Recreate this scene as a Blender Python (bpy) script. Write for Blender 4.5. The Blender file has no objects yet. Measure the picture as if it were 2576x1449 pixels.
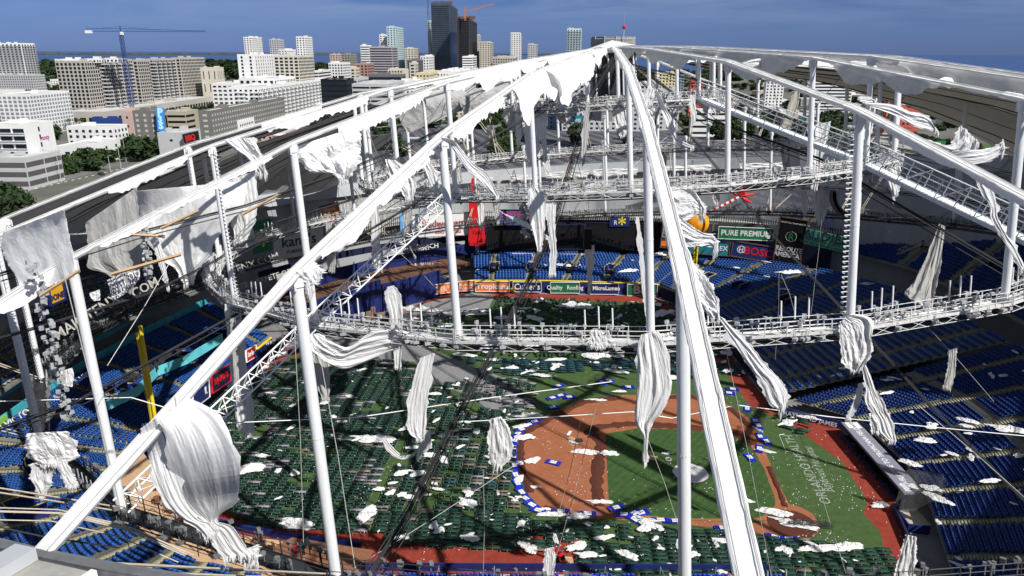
import bpy, math, random
import numpy as np
from mathutils import Vector, Matrix, noise
random.seed(7); RNG = np.random.RandomState(7)
SC = bpy.context.scene; COL = SC.collection
# ------------------------------------------------------------ camera, sky, sun
H = 63.3; FPX = 2922.0 / 4096 * 2576; PITCH = .31217; ROLL = .004
cd = bpy.data.cameras.new('camera'); cam = bpy.data.objects.new('camera', cd); COL.objects.link(cam)
cd.sensor_width = 36; cd.lens = 36 * 2922.0 / 4096; cd.clip_start = .5; cd.clip_end = 90000
cam.matrix_world = Matrix.Translation((0, 0, H)) @ Matrix.Rotation(math.pi/2 - PITCH, 4, 'X') @ Matrix.Rotation(ROLL, 4, 'Z')
SC.camera = cam
SUN_AZ, SUN_EL = math.radians(134), math.radians(46)
sd = bpy.data.lights.new('sun', 'SUN'); sd.energy = 4.6; sd.angle = math.radians(.5); sd.color = (1, .965, .91)
sun = bpy.data.objects.new('sun', sd); COL.objects.link(sun)
sv = Vector((math.sin(SUN_AZ)*math.cos(SUN_EL), math.cos(SUN_AZ)*math.cos(SUN_EL), math.sin(SUN_EL)))
sun.rotation_euler = sv.to_track_quat('Z', 'Y').to_euler()
W = bpy.data.worlds.new('World'); SC.world = W; W.use_nodes = True
nt = W.node_tree; N = nt.nodes; L = nt.links; N.clear()
out = N.new('ShaderNodeOutputWorld'); bg = N.new('ShaderNodeBackground'); L.new(bg.outputs[0], out.inputs[0])
sky = N.new('ShaderNodeTexSky'); sky.sky_type = 'NISHITA'; sky.sun_disc = False
sky.sun_elevation = SUN_EL; sky.sun_rotation = SUN_AZ; sky.air_density = 1.0; sky.dust_density = .3; sky.ozone_density = 3.0; sky.altitude = 60
bg.inputs['Strength'].default_value = .15
tc = N.new('ShaderNodeTexCoord'); sep = N.new('ShaderNodeSeparateXYZ'); L.new(tc.outputs['Generated'], sep.inputs[0])
ramp = N.new('ShaderNodeValToRGB'); L.new(sep.outputs['Z'], ramp.inputs[0])
e = ramp.color_ramp.elements; e[0].position = 0; e[0].color = (.105, .168, .44, 1); e[1].position = .35; e[1].color = (.065, .09, .145, 1)
x_ = ramp.color_ramp.elements.new(.05); x_.color = (.108, .160, .36, 1)
x_ = ramp.color_ramp.elements.new(.10); x_.color = (.105, .145, .28, 1)
mul = N.new('ShaderNodeMix'); mul.data_type = 'RGBA'; mul.blend_type = 'MULTIPLY'; mul.inputs[0].default_value = 1
L.new(sky.outputs[0], mul.inputs[6]); L.new(ramp.outputs[0], mul.inputs[7])
mp = N.new('ShaderNodeMapping'); mp.inputs['Scale'].default_value = (1, 1, 8); mp.inputs['Location'].default_value = (.6, 0, .3); L.new(tc.outputs['Generated'], mp.inputs[0])
nz = N.new('ShaderNodeTexNoise'); nz.inputs['Scale'].default_value = 4.5; nz.inputs['Detail'].default_value = 9; nz.inputs['Roughness'].default_value = .58; nz.inputs['Distortion'].default_value = .5
L.new(mp.outputs[0], nz.inputs[0])
cr = N.new('ShaderNodeValToRGB'); L.new(nz.outputs[0], cr.inputs[0])
cr.color_ramp.elements[0].position = .34; cr.color_ramp.elements[0].color = (0, 0, 0, 1)
cr.color_ramp.elements[1].position = .72; cr.color_ramp.elements[1].color = (.9, .9, .9, 1)
hz = N.new('ShaderNodeMapRange'); hz.inputs[1].default_value = .02; hz.inputs[2].default_value = .12; L.new(sep.outputs['Z'], hz.inputs[0])
mm = N.new('ShaderNodeMath'); mm.operation = 'MULTIPLY'; L.new(cr.outputs[0], mm.inputs[0]); L.new(hz.outputs[0], mm.inputs[1])
mc = N.new('ShaderNodeMix'); mc.data_type = 'RGBA'; L.new(mm.outputs[0], mc.inputs[0]); L.new(mul.outputs[2], mc.inputs[6]); mc.inputs[7].default_value = (2.3, 2.7, 3.4, 1)
L.new(mc.outputs[2], bg.inputs[0])
SC.view_settings.view_transform = 'Standard'; SC.view_settings.look = 'None'; SC.view_settings.exposure = .35; SC.view_settings.gamma = 1
# ------------------------------------------------------------ pixel rays (2576 x 1449 grid of the photograph)
def ray(x, y):
    u = (x-1288)/FPX; v = (y-724.5)/FPX
    c, s = math.cos(-ROLL), math.sin(-ROLL); u, v = c*u - s*v, s*u + c*v
    return Vector((u, math.cos(PITCH) - v*math.sin(PITCH), -math.sin(PITCH) - v*math.cos(PITCH)))
def AZ(x, y, z=0.):            # point of the pixel's ray at height z
    d = ray(x, y); return Vector((0, 0, H)) + d*((z-H)/d.z)
def AY(x, y, Y):               # point of the pixel's ray at forward distance Y
    d = ray(x, y); return Vector((0, 0, H)) + d*(Y/d.y)
def PX(p):
    fw = p[1]*math.cos(PITCH) - (p[2]-H)*math.sin(PITCH); up = p[1]*math.sin(PITCH) + (p[2]-H)*math.cos(PITCH)
    if fw < .1: return (-9999, -9999)
    return (1288 + FPX*p[0]/fw, 724.5 - FPX*up/fw)
# ------------------------------------------------------------ materials
def mat(name, col, rough=.7, var=.12, scale=.6, metal=0, bump=0, trans=0, spec=.3, streak=False, col2=None, detail=4, alpha=None):
    m = bpy.data.materials.new(name); m.use_nodes = True; n = m.node_tree.nodes; l = m.node_tree.links
    b = n['Principled BSDF']; b.inputs['Roughness'].default_value = rough; b.inputs['Metallic'].default_value = metal
    b.inputs['Specular IOR Level'].default_value = spec
    t = n.new('ShaderNodeTexCoord'); mpn = n.new('ShaderNodeMapping'); l.new(t.outputs['Object'], mpn.inputs[0])
    if streak: mpn.inputs['Scale'].default_value = (1, 1, .12)
    z = n.new('ShaderNodeTexNoise'); z.inputs['Scale'].default_value = scale; z.inputs['Detail'].default_value = detail; z.inputs['Roughness'].default_value = .65
    l.new(mpn.outputs[0], z.inputs[0])
    r = n.new('ShaderNodeValToRGB'); l.new(z.outputs[0], r.inputs[0])
    r.color_ramp.elements[0].position = .3; r.color_ramp.elements[1].position = .7
    c2 = col2 if col2 else [min(1, c*(1+var)) for c in col]
    r.color_ramp.elements[0].color = (*[c*(1-var) for c in col], 1) if not col2 else (*col, 1); r.color_ramp.elements[1].color = (*c2, 1)
    l.new(r.outputs[0], b.inputs['Base Color'])
    if bump:
        bn = n.new('ShaderNodeBump'); bn.inputs['Strength'].default_value = bump; l.new(z.outputs[0], bn.inputs['Height']); l.new(bn.outputs[0], b.inputs['Normal'])
    if trans:
        tr = n.new('ShaderNodeBsdfTranslucent'); l.new(r.outputs[0], tr.inputs[0]); mx = n.new('ShaderNodeMixShader'); mx.inputs[0].default_value = trans
        l.new(b.outputs[0], mx.inputs[1]); l.new(tr.outputs[0], mx.inputs[2]); l.new(mx.outputs[0], n['Material Output'].inputs[0])
    return m
WHITE = mat('white_paint', (.78, .79, .80), .45, .06, .8)
POSTW = mat('post_paint', (.70, .715, .73), .45, .13, 1.6, streak=True, detail=10)
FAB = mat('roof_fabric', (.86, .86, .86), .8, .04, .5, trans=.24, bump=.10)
FABD = mat('dusty_roof_fabric', (.62, .62, .60), .8, .12, .8, trans=.25, bump=.12)  # greyer fabric tone; puts the shade into cloths that hang in shade
LIN = mat('roof_lining', (.60, .57, .50), .8, .05, .12, trans=.22)
LIN2 = mat('roof_lining_grey', (.52, .52, .51), .8, .05, .12, trans=.22)
CABLE = mat('black_cable', (.025, .025, .027), .6, .2, 2)
CABLT = mat('tan_cable', (.42, .37, .30), .6, .15, 2)
CABLW = mat('galvanised_cable', (.50, .49, .46), .5, .15, 2)
STEEL = mat('grey_steel', (.38, .39, .40), .5, .15, 1.5)
DARKM = mat('dark_metal', (.035, .037, .042), .6, .2, 2)
CONC = mat('concrete', (.30, .295, .27), .9, .0, .35, col2=(.42, .41, .385), bump=.2, detail=8)
CONCD = mat('weathered_concrete', (.17, .16, .14), .9, .0, .5, col2=(.40, .39, .36), bump=.3, detail=10)
WALLG = mat('corrugated_wall', (.34, .355, .37), .7, .10, .25, streak=True)
RIMG = mat('rim_panel', (.42, .44, .46), .7, .08, .3)
NAVY = mat('navy_wall', (.012, .022, .12), .6, .15, .5)
NAVY2 = mat('dark_navy', (.010, .013, .045), .7, .15, .5)
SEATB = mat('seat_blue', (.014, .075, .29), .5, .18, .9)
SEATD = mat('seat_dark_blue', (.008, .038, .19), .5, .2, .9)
TEAL = mat('teal_wall', (.06, .38, .46), .6, .12, .6)
YEL = mat('yellow_paint', (.75, .58, .03), .5, .08, 1)
BLK = mat('black_screen', (.008, .008, .010), .5, .3, 1)
RED = mat('sign_red', (.62, .015, .02), .5, .08, 1)
ORG = mat('sign_orange', (.78, .20, .03), .5, .08, 1)
GRN = mat('sign_green', (.015, .16, .07), .5, .1, 1)
LGRN = mat('sign_mint', (.10, .42, .24), .5, .08, 1)
SIGNW = mat('sign_white', (.78, .78, .78), .5, .05, 1)
SIGNT = mat('sign_teal', (.02, .20, .26), .5, .1, 1)
BROWN = mat('rust_brown', (.13, .065, .04), .8, .25, 1)
TAN = mat('tan_floor', (.50, .33, .20), .85, .12, .4)
WOOD = mat('wood_deck', (.22, .10, .055), .7, .25, 2)
LUMB = mat('lumber', (.48, .32, .18), .8, .15, 2)
DIRTM = mat('infield_dirt', (.26, .085, .035), .95, .0, .35, col2=(.33, .125, .062), bump=.25, detail=10)
DIRTD = mat('loose_dark_dirt', (.085, .025, .014), 1, .35, 3, bump=.8)
TRACK = mat('warning_track', (.235, .034, .020), .95, .2, .8, bump=.1)
GRAV = mat('plywood_floor', (.20, .20, .205), .9, .15, .25, detail=8)
GLASS = mat('window_glass', (.012, .017, .026), .3, .3, .2, spec=.4)
GLASSB = mat('blue_glass', (.05, .085, .13), .15, .4, .05, spec=.7)
LEAF = mat('leaves', (.022, .045, .012), .8, .0, .35, col2=(.06, .10, .028), trans=.12)
LEAFD = mat('dark_leaves', (.018, .038, .014), .8, .0, .35, col2=(.045, .075, .026), trans=.1)
BARK = mat('bark', (.10, .075, .05), .9, .2, 2)
PALM = mat('palm_leaves', (.05, .085, .03), .7, .0, .5, col2=(.11, .14, .05), trans=.15)
def mottled_turf():
    m = mat('turf', (.036, .072, .018), .95, .0, .9, col2=(.062, .108, .034), bump=.2, detail=8)
    return m
TURF = mottled_turf()
def striped_turf():
    m = mat('mown_turf', (.026, .062, .014), .95, .0, .8, col2=(.048, .096, .026), bump=.2, detail=8)
    n = m.node_tree.nodes; l = m.node_tree.links; b = n['Principled BSDF']; r = b.inputs['Base Color'].links[0].from_node
    t = n.new('ShaderNodeTexCoord'); w = n.new('ShaderNodeTexWave'); w.inputs['Scale'].default_value = .28; w.inputs['Distortion'].default_value = .3
    mpn = n.new('ShaderNodeMapping'); mpn.inputs['Rotation'].default_value = (0, 0, math.radians(37)); l.new(t.outputs['Object'], mpn.inputs[0]); l.new(mpn.outputs[0], w.inputs[0])
    mx = n.new('ShaderNodeMix'); mx.data_type = 'RGBA'; mx.blend_type = 'MULTIPLY'; mx.inputs[0].default_value = 1
    rr = n.new('ShaderNodeMapRange'); rr.inputs[3].default_value = .90; rr.inputs[4].default_value = 1.08; l.new(w.outputs['Fac'], rr.inputs[0])
    l.new(r.outputs[0], mx.inputs[6]); l.new(rr.outputs[0], mx.inputs[7]); l.new(mx.outputs[2], b.inputs['Base Color'])
    return m
TURF2 = striped_turf()
# ------------------------------------------------------------ mesh helpers
def obj(name, me, parent=None):
    o = bpy.data.objects.new(name, me); COL.objects.link(o)
    if parent: o.parent = parent
    return o
def np_mesh(name, V, F, m, smooth=False):
    V = np.asarray(V, np.float32).reshape(-1, 3); F = np.asarray(F, np.int32); k = F.shape[1]
    me = bpy.data.meshes.new(name); me.vertices.add(len(V)); me.vertices.foreach_set('co', V.ravel())
    me.loops.add(F.size); me.loops.foreach_set('vertex_index', F.ravel())
    me.polygons.add(len(F)); me.polygons.foreach_set('loop_start', np.arange(0, F.size, k, dtype=np.int32))
    me.polygons.foreach_set('loop_total', np.full(len(F), k, np.int32))
    if smooth: me.polygons.foreach_set('use_smooth', np.ones(len(F), bool))
    me.update(calc_edges=True); me.materials.append(m); return me
class MB:
    def __init__(s): s.v = []; s.f = []
    def add(s, vs, fs):
        o = len(s.v); s.v += [tuple(x) for x in vs]; s.f += [tuple(i+o for i in f) for f in fs]
    def box(s, c, d, M=None, yaw=0):
        x, y, z = [q/2 for q in d]; vs = [Vector((a*x, b*y, g*z)) for a in (-1, 1) for b in (-1, 1) for g in (-1, 1)]
        if yaw: R = Matrix.Rotation(yaw, 3, 'Z'); vs = [R @ q for q in vs]
        vs = [q + Vector(c) for q in vs]
        if M: vs = [M @ q for q in vs]
        s.add(vs, [(0, 1, 3, 2), (4, 6, 7, 5), (0, 4, 5, 1), (2, 3, 7, 6), (0, 2, 6, 4), (1, 5, 7, 3)])
    def tube(s, a, b, r, n=5, r2=None, cap=False):
        a = Vector(a); b = Vector(b); d = b-a
        if d.length < 1e-6: return
        q = d.to_track_quat('Z', 'Y').to_matrix(); r2 = r if r2 is None else r2; vs = []
        for p, rad in ((a, r), (b, r2)):
            for i in range(n): t = 2*math.pi*i/n; vs.append(p + q @ Vector((rad*math.cos(t), rad*math.sin(t), 0)))
        fs = [(i, (i+1) % n, n+(i+1) % n, n+i) for i in range(n)]
        if cap: fs += [tuple(range(n, 2*n)), tuple(reversed(range(n)))]
        s.add(vs, fs)
    def path(s, pts, r, n=5):
        pts = [Vector(p) for p in pts]; vs = []
        for i, p in enumerate(pts):
            d = (pts[min(i+1, len(pts)-1)] - pts[max(i-1, 0)]); q = d.to_track_quat('Z', 'Y').to_matrix()
            for k in range(n): t = 2*math.pi*k/n; vs.append(p + q @ Vector((r*math.cos(t), r*math.sin(t), 0)))
        fs = [(i*n+k, i*n+(k+1) % n, (i+1)*n+(k+1) % n, (i+1)*n+k) for i in range(len(pts)-1) for k in range(n)]
        s.add(vs, fs)
    def quad(s, *p): s.add(p, [tuple(range(len(p)))])
    def wall(s, a, b, z0, z1, t=.3):   # vertical slab from a to b (xy)
        a = Vector((a[0], a[1])); b = Vector((b[0], b[1])); d = b-a; l = d.length
        s.box(((a.x+b.x)/2, (a.y+b.y)/2, (z0+z1)/2), (l, t, z1-z0), yaw=math.atan2(d.y, d.x))
    def prism(s, pts, z0, z1):
        n = len(pts); s.add([(p[0], p[1], z0) for p in pts] + [(p[0], p[1], z1) for p in pts],
            [tuple(range(n, 2*n))] + [(i, (i+1) % n, n+(i+1) % n, n+i) for i in range(n)])
    def build(s, name, m, parent=None, smooth=False, solid=0):
        me = bpy.data.meshes.new(name); me.from_pydata([tuple(q) for q in s.v], [], s.f); me.update(); me.materials.append(m)
        if smooth: me.polygons.foreach_set('use_smooth', [True]*len(me.polygons))
        o = obj(name, me, parent)
        if solid: k = o.modifiers.new('thickness', 'SOLIDIFY'); k.thickness = solid
        return o
def tag(o, label=None, cat=None, group=None, kind=None):
    if label: o['label'] = label
    if cat: o['category'] = cat
    if group: o['group'] = group
    if kind: o['kind'] = kind
    return o
def thing(name, label, cat, loc=(0, 0, 0), yaw=0, group=None):
    o = bpy.data.objects.new(name, None); COL.objects.link(o); o.location = loc; o.rotation_euler = (0, 0, yaw); o.empty_display_size = .1
    return tag(o, label, cat, group)
BOXV = np.array([(a, b, c) for a in (-.5, .5) for b in (-.5, .5) for c in (-.5, .5)]); BOXF = np.array([(0, 1, 3, 2), (4, 6, 7, 5), (0, 4, 5, 1), (2, 3, 7, 6), (0, 2, 6, 4), (1, 5, 7, 3)])
def boxes(lst):                # template from boxes: (cx,cy,cz,sx,sy,sz)
    V = []; F = []
    for i, b in enumerate(lst): V.append(BOXV*np.array(b[3:6]) + np.array(b[:3])); F.append(BOXF + 8*i)
    return np.concatenate(V), np.concatenate(F)
def merge(T, pos, yaw, tilt=None, scale=None):
    V, F = T; pos = np.asarray(pos, float); yaw = np.asarray(yaw, float); n = len(pos)
    c, s = np.cos(yaw)[:, None], np.sin(yaw)[:, None]
    P = np.repeat(V[None], n, 0).copy()
    if scale is not None: P *= np.asarray(scale)[:, None, None]
    if tilt is not None:
        t = np.asarray(tilt)[:, None]; y = P[..., 1]*np.cos(t) - P[..., 2]*np.sin(t); z = P[..., 1]*np.sin(t) + P[..., 2]*np.cos(t); P[..., 1] = y; P[..., 2] = z
    x = P[..., 0]*c - P[..., 1]*s; y = P[..., 0]*s + P[..., 1]*c
    P[..., 0] = x + pos[:, None, 0]; P[..., 1] = y + pos[:, None, 1]; P[..., 2] += pos[:, None, 2]
    FF = (F[None] + (np.arange(n)*len(V))[:, None, None]).reshape(-1, F.shape[1])
    return P.reshape(-1, 3), FF
def copy_tree(o, parent=None):
    c = o.copy(); COL.objects.link(c); c.parent = parent
    for ch in [q for q in o.children]: copy_tree(ch, c)
    return c
def inside(p, poly):
    x, y = p[0], p[1]; r = False; j = len(poly)-1
    for i in range(len(poly)):
        a, b = poly[i], poly[j]
        if (a[1] > y) != (b[1] > y) and x < (b[0]-a[0])*(y-a[1])/(b[1]-a[1]) + a[0]: r = not r
        j = i
    return r
def text_mesh(s, size, m, parent, M, name='lettering', ext=.03, bold=0, sx=1, align='CENTER'):
    cu = bpy.data.curves.new('t', 'FONT'); cu.body = s; cu.size = size; cu.align_x = align; cu.align_y = 'CENTER'; cu.extrude = ext; cu.offset = bold; cu.resolution_u = 2
    t = bpy.data.objects.new('t', cu); COL.objects.link(t); bpy.context.view_layer.update()
    me = bpy.data.meshes.new_from_object(t.evaluated_get(bpy.context.evaluated_depsgraph_get())); bpy.data.objects.remove(t)
    me.name = name; me.materials.clear(); me.materials.append(m)
    o = obj(name, me, parent); o.matrix_basis = M @ Matrix.Diagonal((sx, 1, 1, 1)); return o
def frame_from(a, b, up=Vector((0, 0, 1))):  # matrix: x along a->b, y up, z towards viewer
    x = (b-a).normalized(); z = x.cross(up).normalized(); y = z.cross(x)
    M = Matrix((x, y, z)).transposed().to_4x4(); M.translation = a; return M
def board(name, label, cat, A, B, h, m, texts=(), frame=None, thick=.25, up=Vector((0, 0, 1)), ft=.25):
    """flat sign: A,B lower corners (left,right as seen from the camera)."""
    w = (B-A).length; M = frame_from(A, B, up); o = thing(name, label, cat, A)
    b = MB(); b.box((w/2, h/2, -thick/2), (w, h, thick), M=Matrix.Translation(-A) @ M); pn = b.build('panel', m, o)
    if frame:
        b = MB()
        for c, d in (((w/2, h, 0), (w+ft, ft, thick+.1)), ((w/2, 0, 0), (w+ft, ft, thick+.1)), ((0, h/2, 0), (ft, h-ft, thick+.1)), ((w, h/2, 0), (ft, h-ft, thick+.1))):
            b.box(c, d, M=Matrix.Translation(-A) @ M)
        b.build('frame', frame, o)
    for (s, u, v, size, tm, *r) in texts:
        sx = r[0] if r else 1; bd = r[1] if len(r) > 1 else 0
        text_mesh(s, size, tm, pn, Matrix.Translation(-A) @ M @ Matrix.Translation((w*u, h*v, .04)), bold=bd, sx=sx)
    return o
# ------------------------------------------------------------ the cable dome's frame
DP = (15.651, 120.615, -.034+H); R3 = Matrix(((.99788, .00514, -.06492), (0, .99689, .07886), (.06512, -.07869, .99477)))
DM = Matrix.Translation(DP) @ R3.to_4x4(); A0 = -.09048
RR = {0: 4.2, 1: 16.4, 2: 40.58, 3: 63.25, 4: 84.0, 5: 101.57}
ZT = {0: .3, 1: -1.08, 2: -4.59, 3: -9.94, 4: -16.75, 5: -24.1}
ZB = {0: -4, 1: -8.23, 2: -17.6, 3: -27.56, 4: -37.24, 5: -27.5}
def ang(k): return A0 + math.radians(15)*k
def node(ring, k, top=True, dz=0, dr=0):
    a = ang(k); r = RR[ring]+dr; return DM @ Vector((r*math.sin(a), -r*math.cos(a), (ZT if top else ZB)[ring]+dz))
def rpt(r, k, z):
    a = ang(k); return DM @ Vector((r*math.sin(a), -r*math.cos(a), z))
def zridge(r):
    ks = [0, 1, 2, 3, 4, 5]
    for i in range(5):
        if r <= RR[i+1]: t = (r-RR[i])/(RR[i+1]-RR[i]); return ZT[i]*(1-t)+ZT[i+1]*t
    return ZT[5]
def ridge_pt(r, k, dz=0): return rpt(r, k, zridge(r)+dz)
def visible(ps, mx=120):
    return any(-mx < PX(p)[0] < 2576+mx and -mx < PX(p)[1] < 1449+mx for p in ps)
def side(k):
    k = (k+12) % 24 - 12
    if k == 0: return 'central near ridge'
    if k == -12: return 'far ridge opposite the camera'
    o = ['', 'first', 'second', 'third', 'fourth', 'fifth', 'sixth', 'seventh', 'eighth', 'ninth', 'tenth', 'eleventh'][abs(k)]
    return f"{o} ridge {'left' if k < 0 else 'right'} of centre"
RN = {1: 'innermost', 2: 'second', 3: 'third', 4: 'outermost'}
# ============================================================ ground, water, field
def sheet(name, pts, z, m):
    b = MB(); b.quad(*[(p[0], p[1], z) for p in pts]); o = b.build(name, m); return tag(o, kind='structure')
GROUND = mat('city_ground', (.055, .065, .04), .95, .0, .012, col2=(.19, .185, .17), detail=12)
WATER = mat('bay_water', (.02, .06, .19), .35, .12, .0006, spec=.25)
def disc(name, r, z, m, n=96, cx=0, cy=0):
    b = MB(); b.v = [(cx+r*math.cos(2*math.pi*i/n), cy+r*math.sin(2*math.pi*i/n), z) for i in range(n)]; b.f = [tuple(range(n))]
    return tag(b.build(name, m), kind='structure')
disc('water', 60000, -4, WATER)
sheet('ground', [(-9000, -3000), (3000, -3000), (2600, 800), (1500, 1500), (700, 2450), (-200, 2800), (-900, 3300), (-1700, 4200), (-5200, 5200), (-9000, 5600)], -1.2, GROUND)
SHORE = mat('far_shore', (.05, .075, .07), 1, .3, .003, col2=(.11, .125, .11))
b = MB()
for i in range(60):
    a0 = math.radians(-42 + i*1.0); rr = 15500 + 900*math.sin(i*.7) + (4000 if i > 36 else 0); hh = 16 + 14*abs(math.sin(i*1.3)) + 7*abs(math.sin(i*4.1))
    c = Vector((rr*math.sin(a0), rr*math.cos(a0), hh/2)); b.box(c, (rr*math.radians(1.15), 700, hh), yaw=-a0)
tag(b.build('far_shore', SHORE), kind='structure')
# stadium floor sheets
C0 = (12.5, 121)
fl = [rpt(104, k, 0) for k in range(24)]
sheet('concourse_floor', [(p.x, p.y) for p in fl], -.05, GRAV)
FIELD = [(-57.5, 122), (-52, 150), (-46, 156), (-19, 189), (-10.9, 192), (38, 189), (46, 178), (48, 160), (49, 121), (58.3, 115.5), (57.4, 92.8), (55.3, 90.8), (51, 72), (-16, 76), (-37, 83), (-47, 85), (-60, 104)]
sheet('warning_track', FIELD, 0, TRACK)
TP = [(-53.5, 121), (-49, 146), (-42, 152), (-16, 184), (-8, 187.2), (35, 184), (42, 175), (44, 160), (45, 124), (49.5, 119)] + [tuple(AZ(x, y)[:2]) for x, y in ((2120, 1163), (2182, 1260), (2172, 1290), (2215, 1340), (2240, 1449))] + [(49, 76)] + [tuple(AZ(x, y)[:2]) for x, y in ((1480, 1410), (1450, 1350), (1000, 1340), (700, 1330))] + [(-52, 95), (-55, 108)]
sheet('field_turf', TP, .004, TURF)
sheet('outfield_floor', [AZ(x, y) for x, y in ((1190, 735), (1245, 742), (1230, 775), (1030, 830), (1000, 850), (1150, 905), (1290, 960), (1330, 1010), (1270, 1065), (1190, 1000), (1090, 960), (1040, 910), (820, 900), (790, 860), (900, 810), (1110, 752))], .008, GRAV)
DP_ = [(1300, 1100), (1335, 1065), (1400, 1035), (1460, 1008), (1560, 995), (1650, 991), (1740, 993), (1820, 1012), (1880, 1048), (1905, 1090), (1937, 1165), (1968, 1235), (1985, 1268), (2015, 1276), (2045, 1293), (2060, 1317), (2058, 1340), (2030, 1360), (1975, 1362), (1920, 1345), (1895, 1338), (1800, 1328), (1650, 1312), (1560, 1308), (1450, 1304), (1370, 1290), (1330, 1245), (1308, 1190), (1298, 1140)]
sheet('infield_dirt', [AZ(x, y) for x, y in DP_], .008, DIRTM)
GP = [(1524, 1092), (1545, 1087), (1568, 1084), (1600, 1078), (1720, 1080), (1850, 1092), (1868, 1096), (1880, 1105), (1923, 1180), (1950, 1255), (1950, 1270), (1935, 1290), (1910, 1302), (1880, 1305), (1700, 1304), (1600, 1294), (1560, 1290), (1540, 1284), (1532, 1270), (1527, 1180)]
sheet('infield_turf', [AZ(x, y) for x, y in GP], .016, TURF2)
sheet('foul_grass', [AZ(x, y) for x, y in ((1905, 1316), (1800, 1312), (1560, 1301), (1640, 1304), (1800, 1311), (1930, 1309))], .014, TURF2)
def strip(pts, w, z, name, m, rag=.3):
    b = MB(); P = [AZ(*q, z) for q in pts]; Q = []
    for i in range(len(P)-1):
        n = 8
        for j in range(n): Q.append(P[i].lerp(P[i+1], j/n))
    Q.append(P[-1])
    vs = []
    for i, q in enumerate(Q):
        d = (Q[min(i+1, len(Q)-1)]-Q[max(0, i-1)]).normalized(); nn = Vector((-d.y, d.x, 0)); w1 = w*(1+rag*(random.random()-.5)*2)
        for t, hh in ((-1, 0), (-.4, .16+.1*random.random()), (.3, .14+.1*random.random()), (1, 0)): vs.append(q + nn*w1*t/2 + Vector((0, 0, hh)))
    fs = [(i*4+k, i*4+k+1, i*4+k+5, i*4+k+4) for i in range(len(Q)-1) for k in range(3)]
    b.add(vs, fs); return tag(b.build(name, m, smooth=True), kind='structure')
strip([(1508, 1275), (1500, 1220), (1505, 1160), (1515, 1118), (1480, 1085), (1500, 1075), (1580, 1066), (1700, 1072), (1850, 1085), (1895, 1120)], 2.0, .01, 'loose_dirt_windrow', DIRTD)
strip([(1320, 1085), (1400, 1043), (1470, 1010), (1560, 1000)], 1.7, .01, 'loose_dirt_windrow', DIRTD)
strip([(1335, 1240), (1310, 1180), (1308, 1120), (1330, 1080)], 1.4, .01, 'loose_dirt_windrow', DIRTD)
strip([(1640, 1000), (1740, 998), (1840, 1030), (1890, 1075)], 1.5, .01, 'loose_dirt_windrow', DIRTD)
strip([(1935, 1175), (1962, 1240), (1975, 1275)], .8, .012, 'loose_dirt_windrow', DIRTD)
strip([(1480, 1302), (1420, 1295), (1370, 1275)], 1.2, .012, 'loose_dirt_windrow', DIRTD)
# home plate circle of darker clay, batter's box chalk marks on the turf
cc = AZ(1992, 1318, 0); b = MB(); b.v = [(cc.x+3.4*math.cos(t*.2618), cc.y+3.4*math.sin(t*.2618), .013) for t in range(24)]; b.f = [tuple(range(24))]; tag(b.build('home_plate_clay', DIRTD), kind='structure')
b = MB(); P = [AZ(x, y, .02) for x, y in ((1973, 1092), (1960, 1094), (1977, 1136), (1992, 1135))]
for i in range(3): b.tube(P[i], P[i+1], .05, 4)
tag(b.build('chalk_marks', SIGNW), kind='structure')
# painted advertising on the turf
def turf_text(s, x0, y0, x1, y1, size, name='turf_lettering'):
    a = AZ(x0, y0, .02); bb = AZ(x1, y1, .02); d = (bb-a).normalized(); M = Matrix((d, Vector((-d.y, d.x, 0)), Vector((0, 0, 1)))).transposed().to_4x4(); M.translation = (a+bb)/2
    o = text_mesh(s, size, PAINTW, None, M, name=name, ext=.002); return o
PAINTW = mat('turf_paint', (.26, .30, .25), .9, .2, 3)
tt = turf_text('ORLANDO HEALTH', 2051, 1215, 2006, 1136, 2.3); tag(tt, kind='structure')
tt = turf_text('Bayfront Hospital', 2078, 1218, 2040, 1139, 1.9); tag(tt, kind='structure')
b = MB(); b.tube(AZ(2066, 1192, .02), AZ(2038, 1140, .02), .05, 4); tag(b.build('turf_rule', PAINTW), kind='structure')
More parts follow.
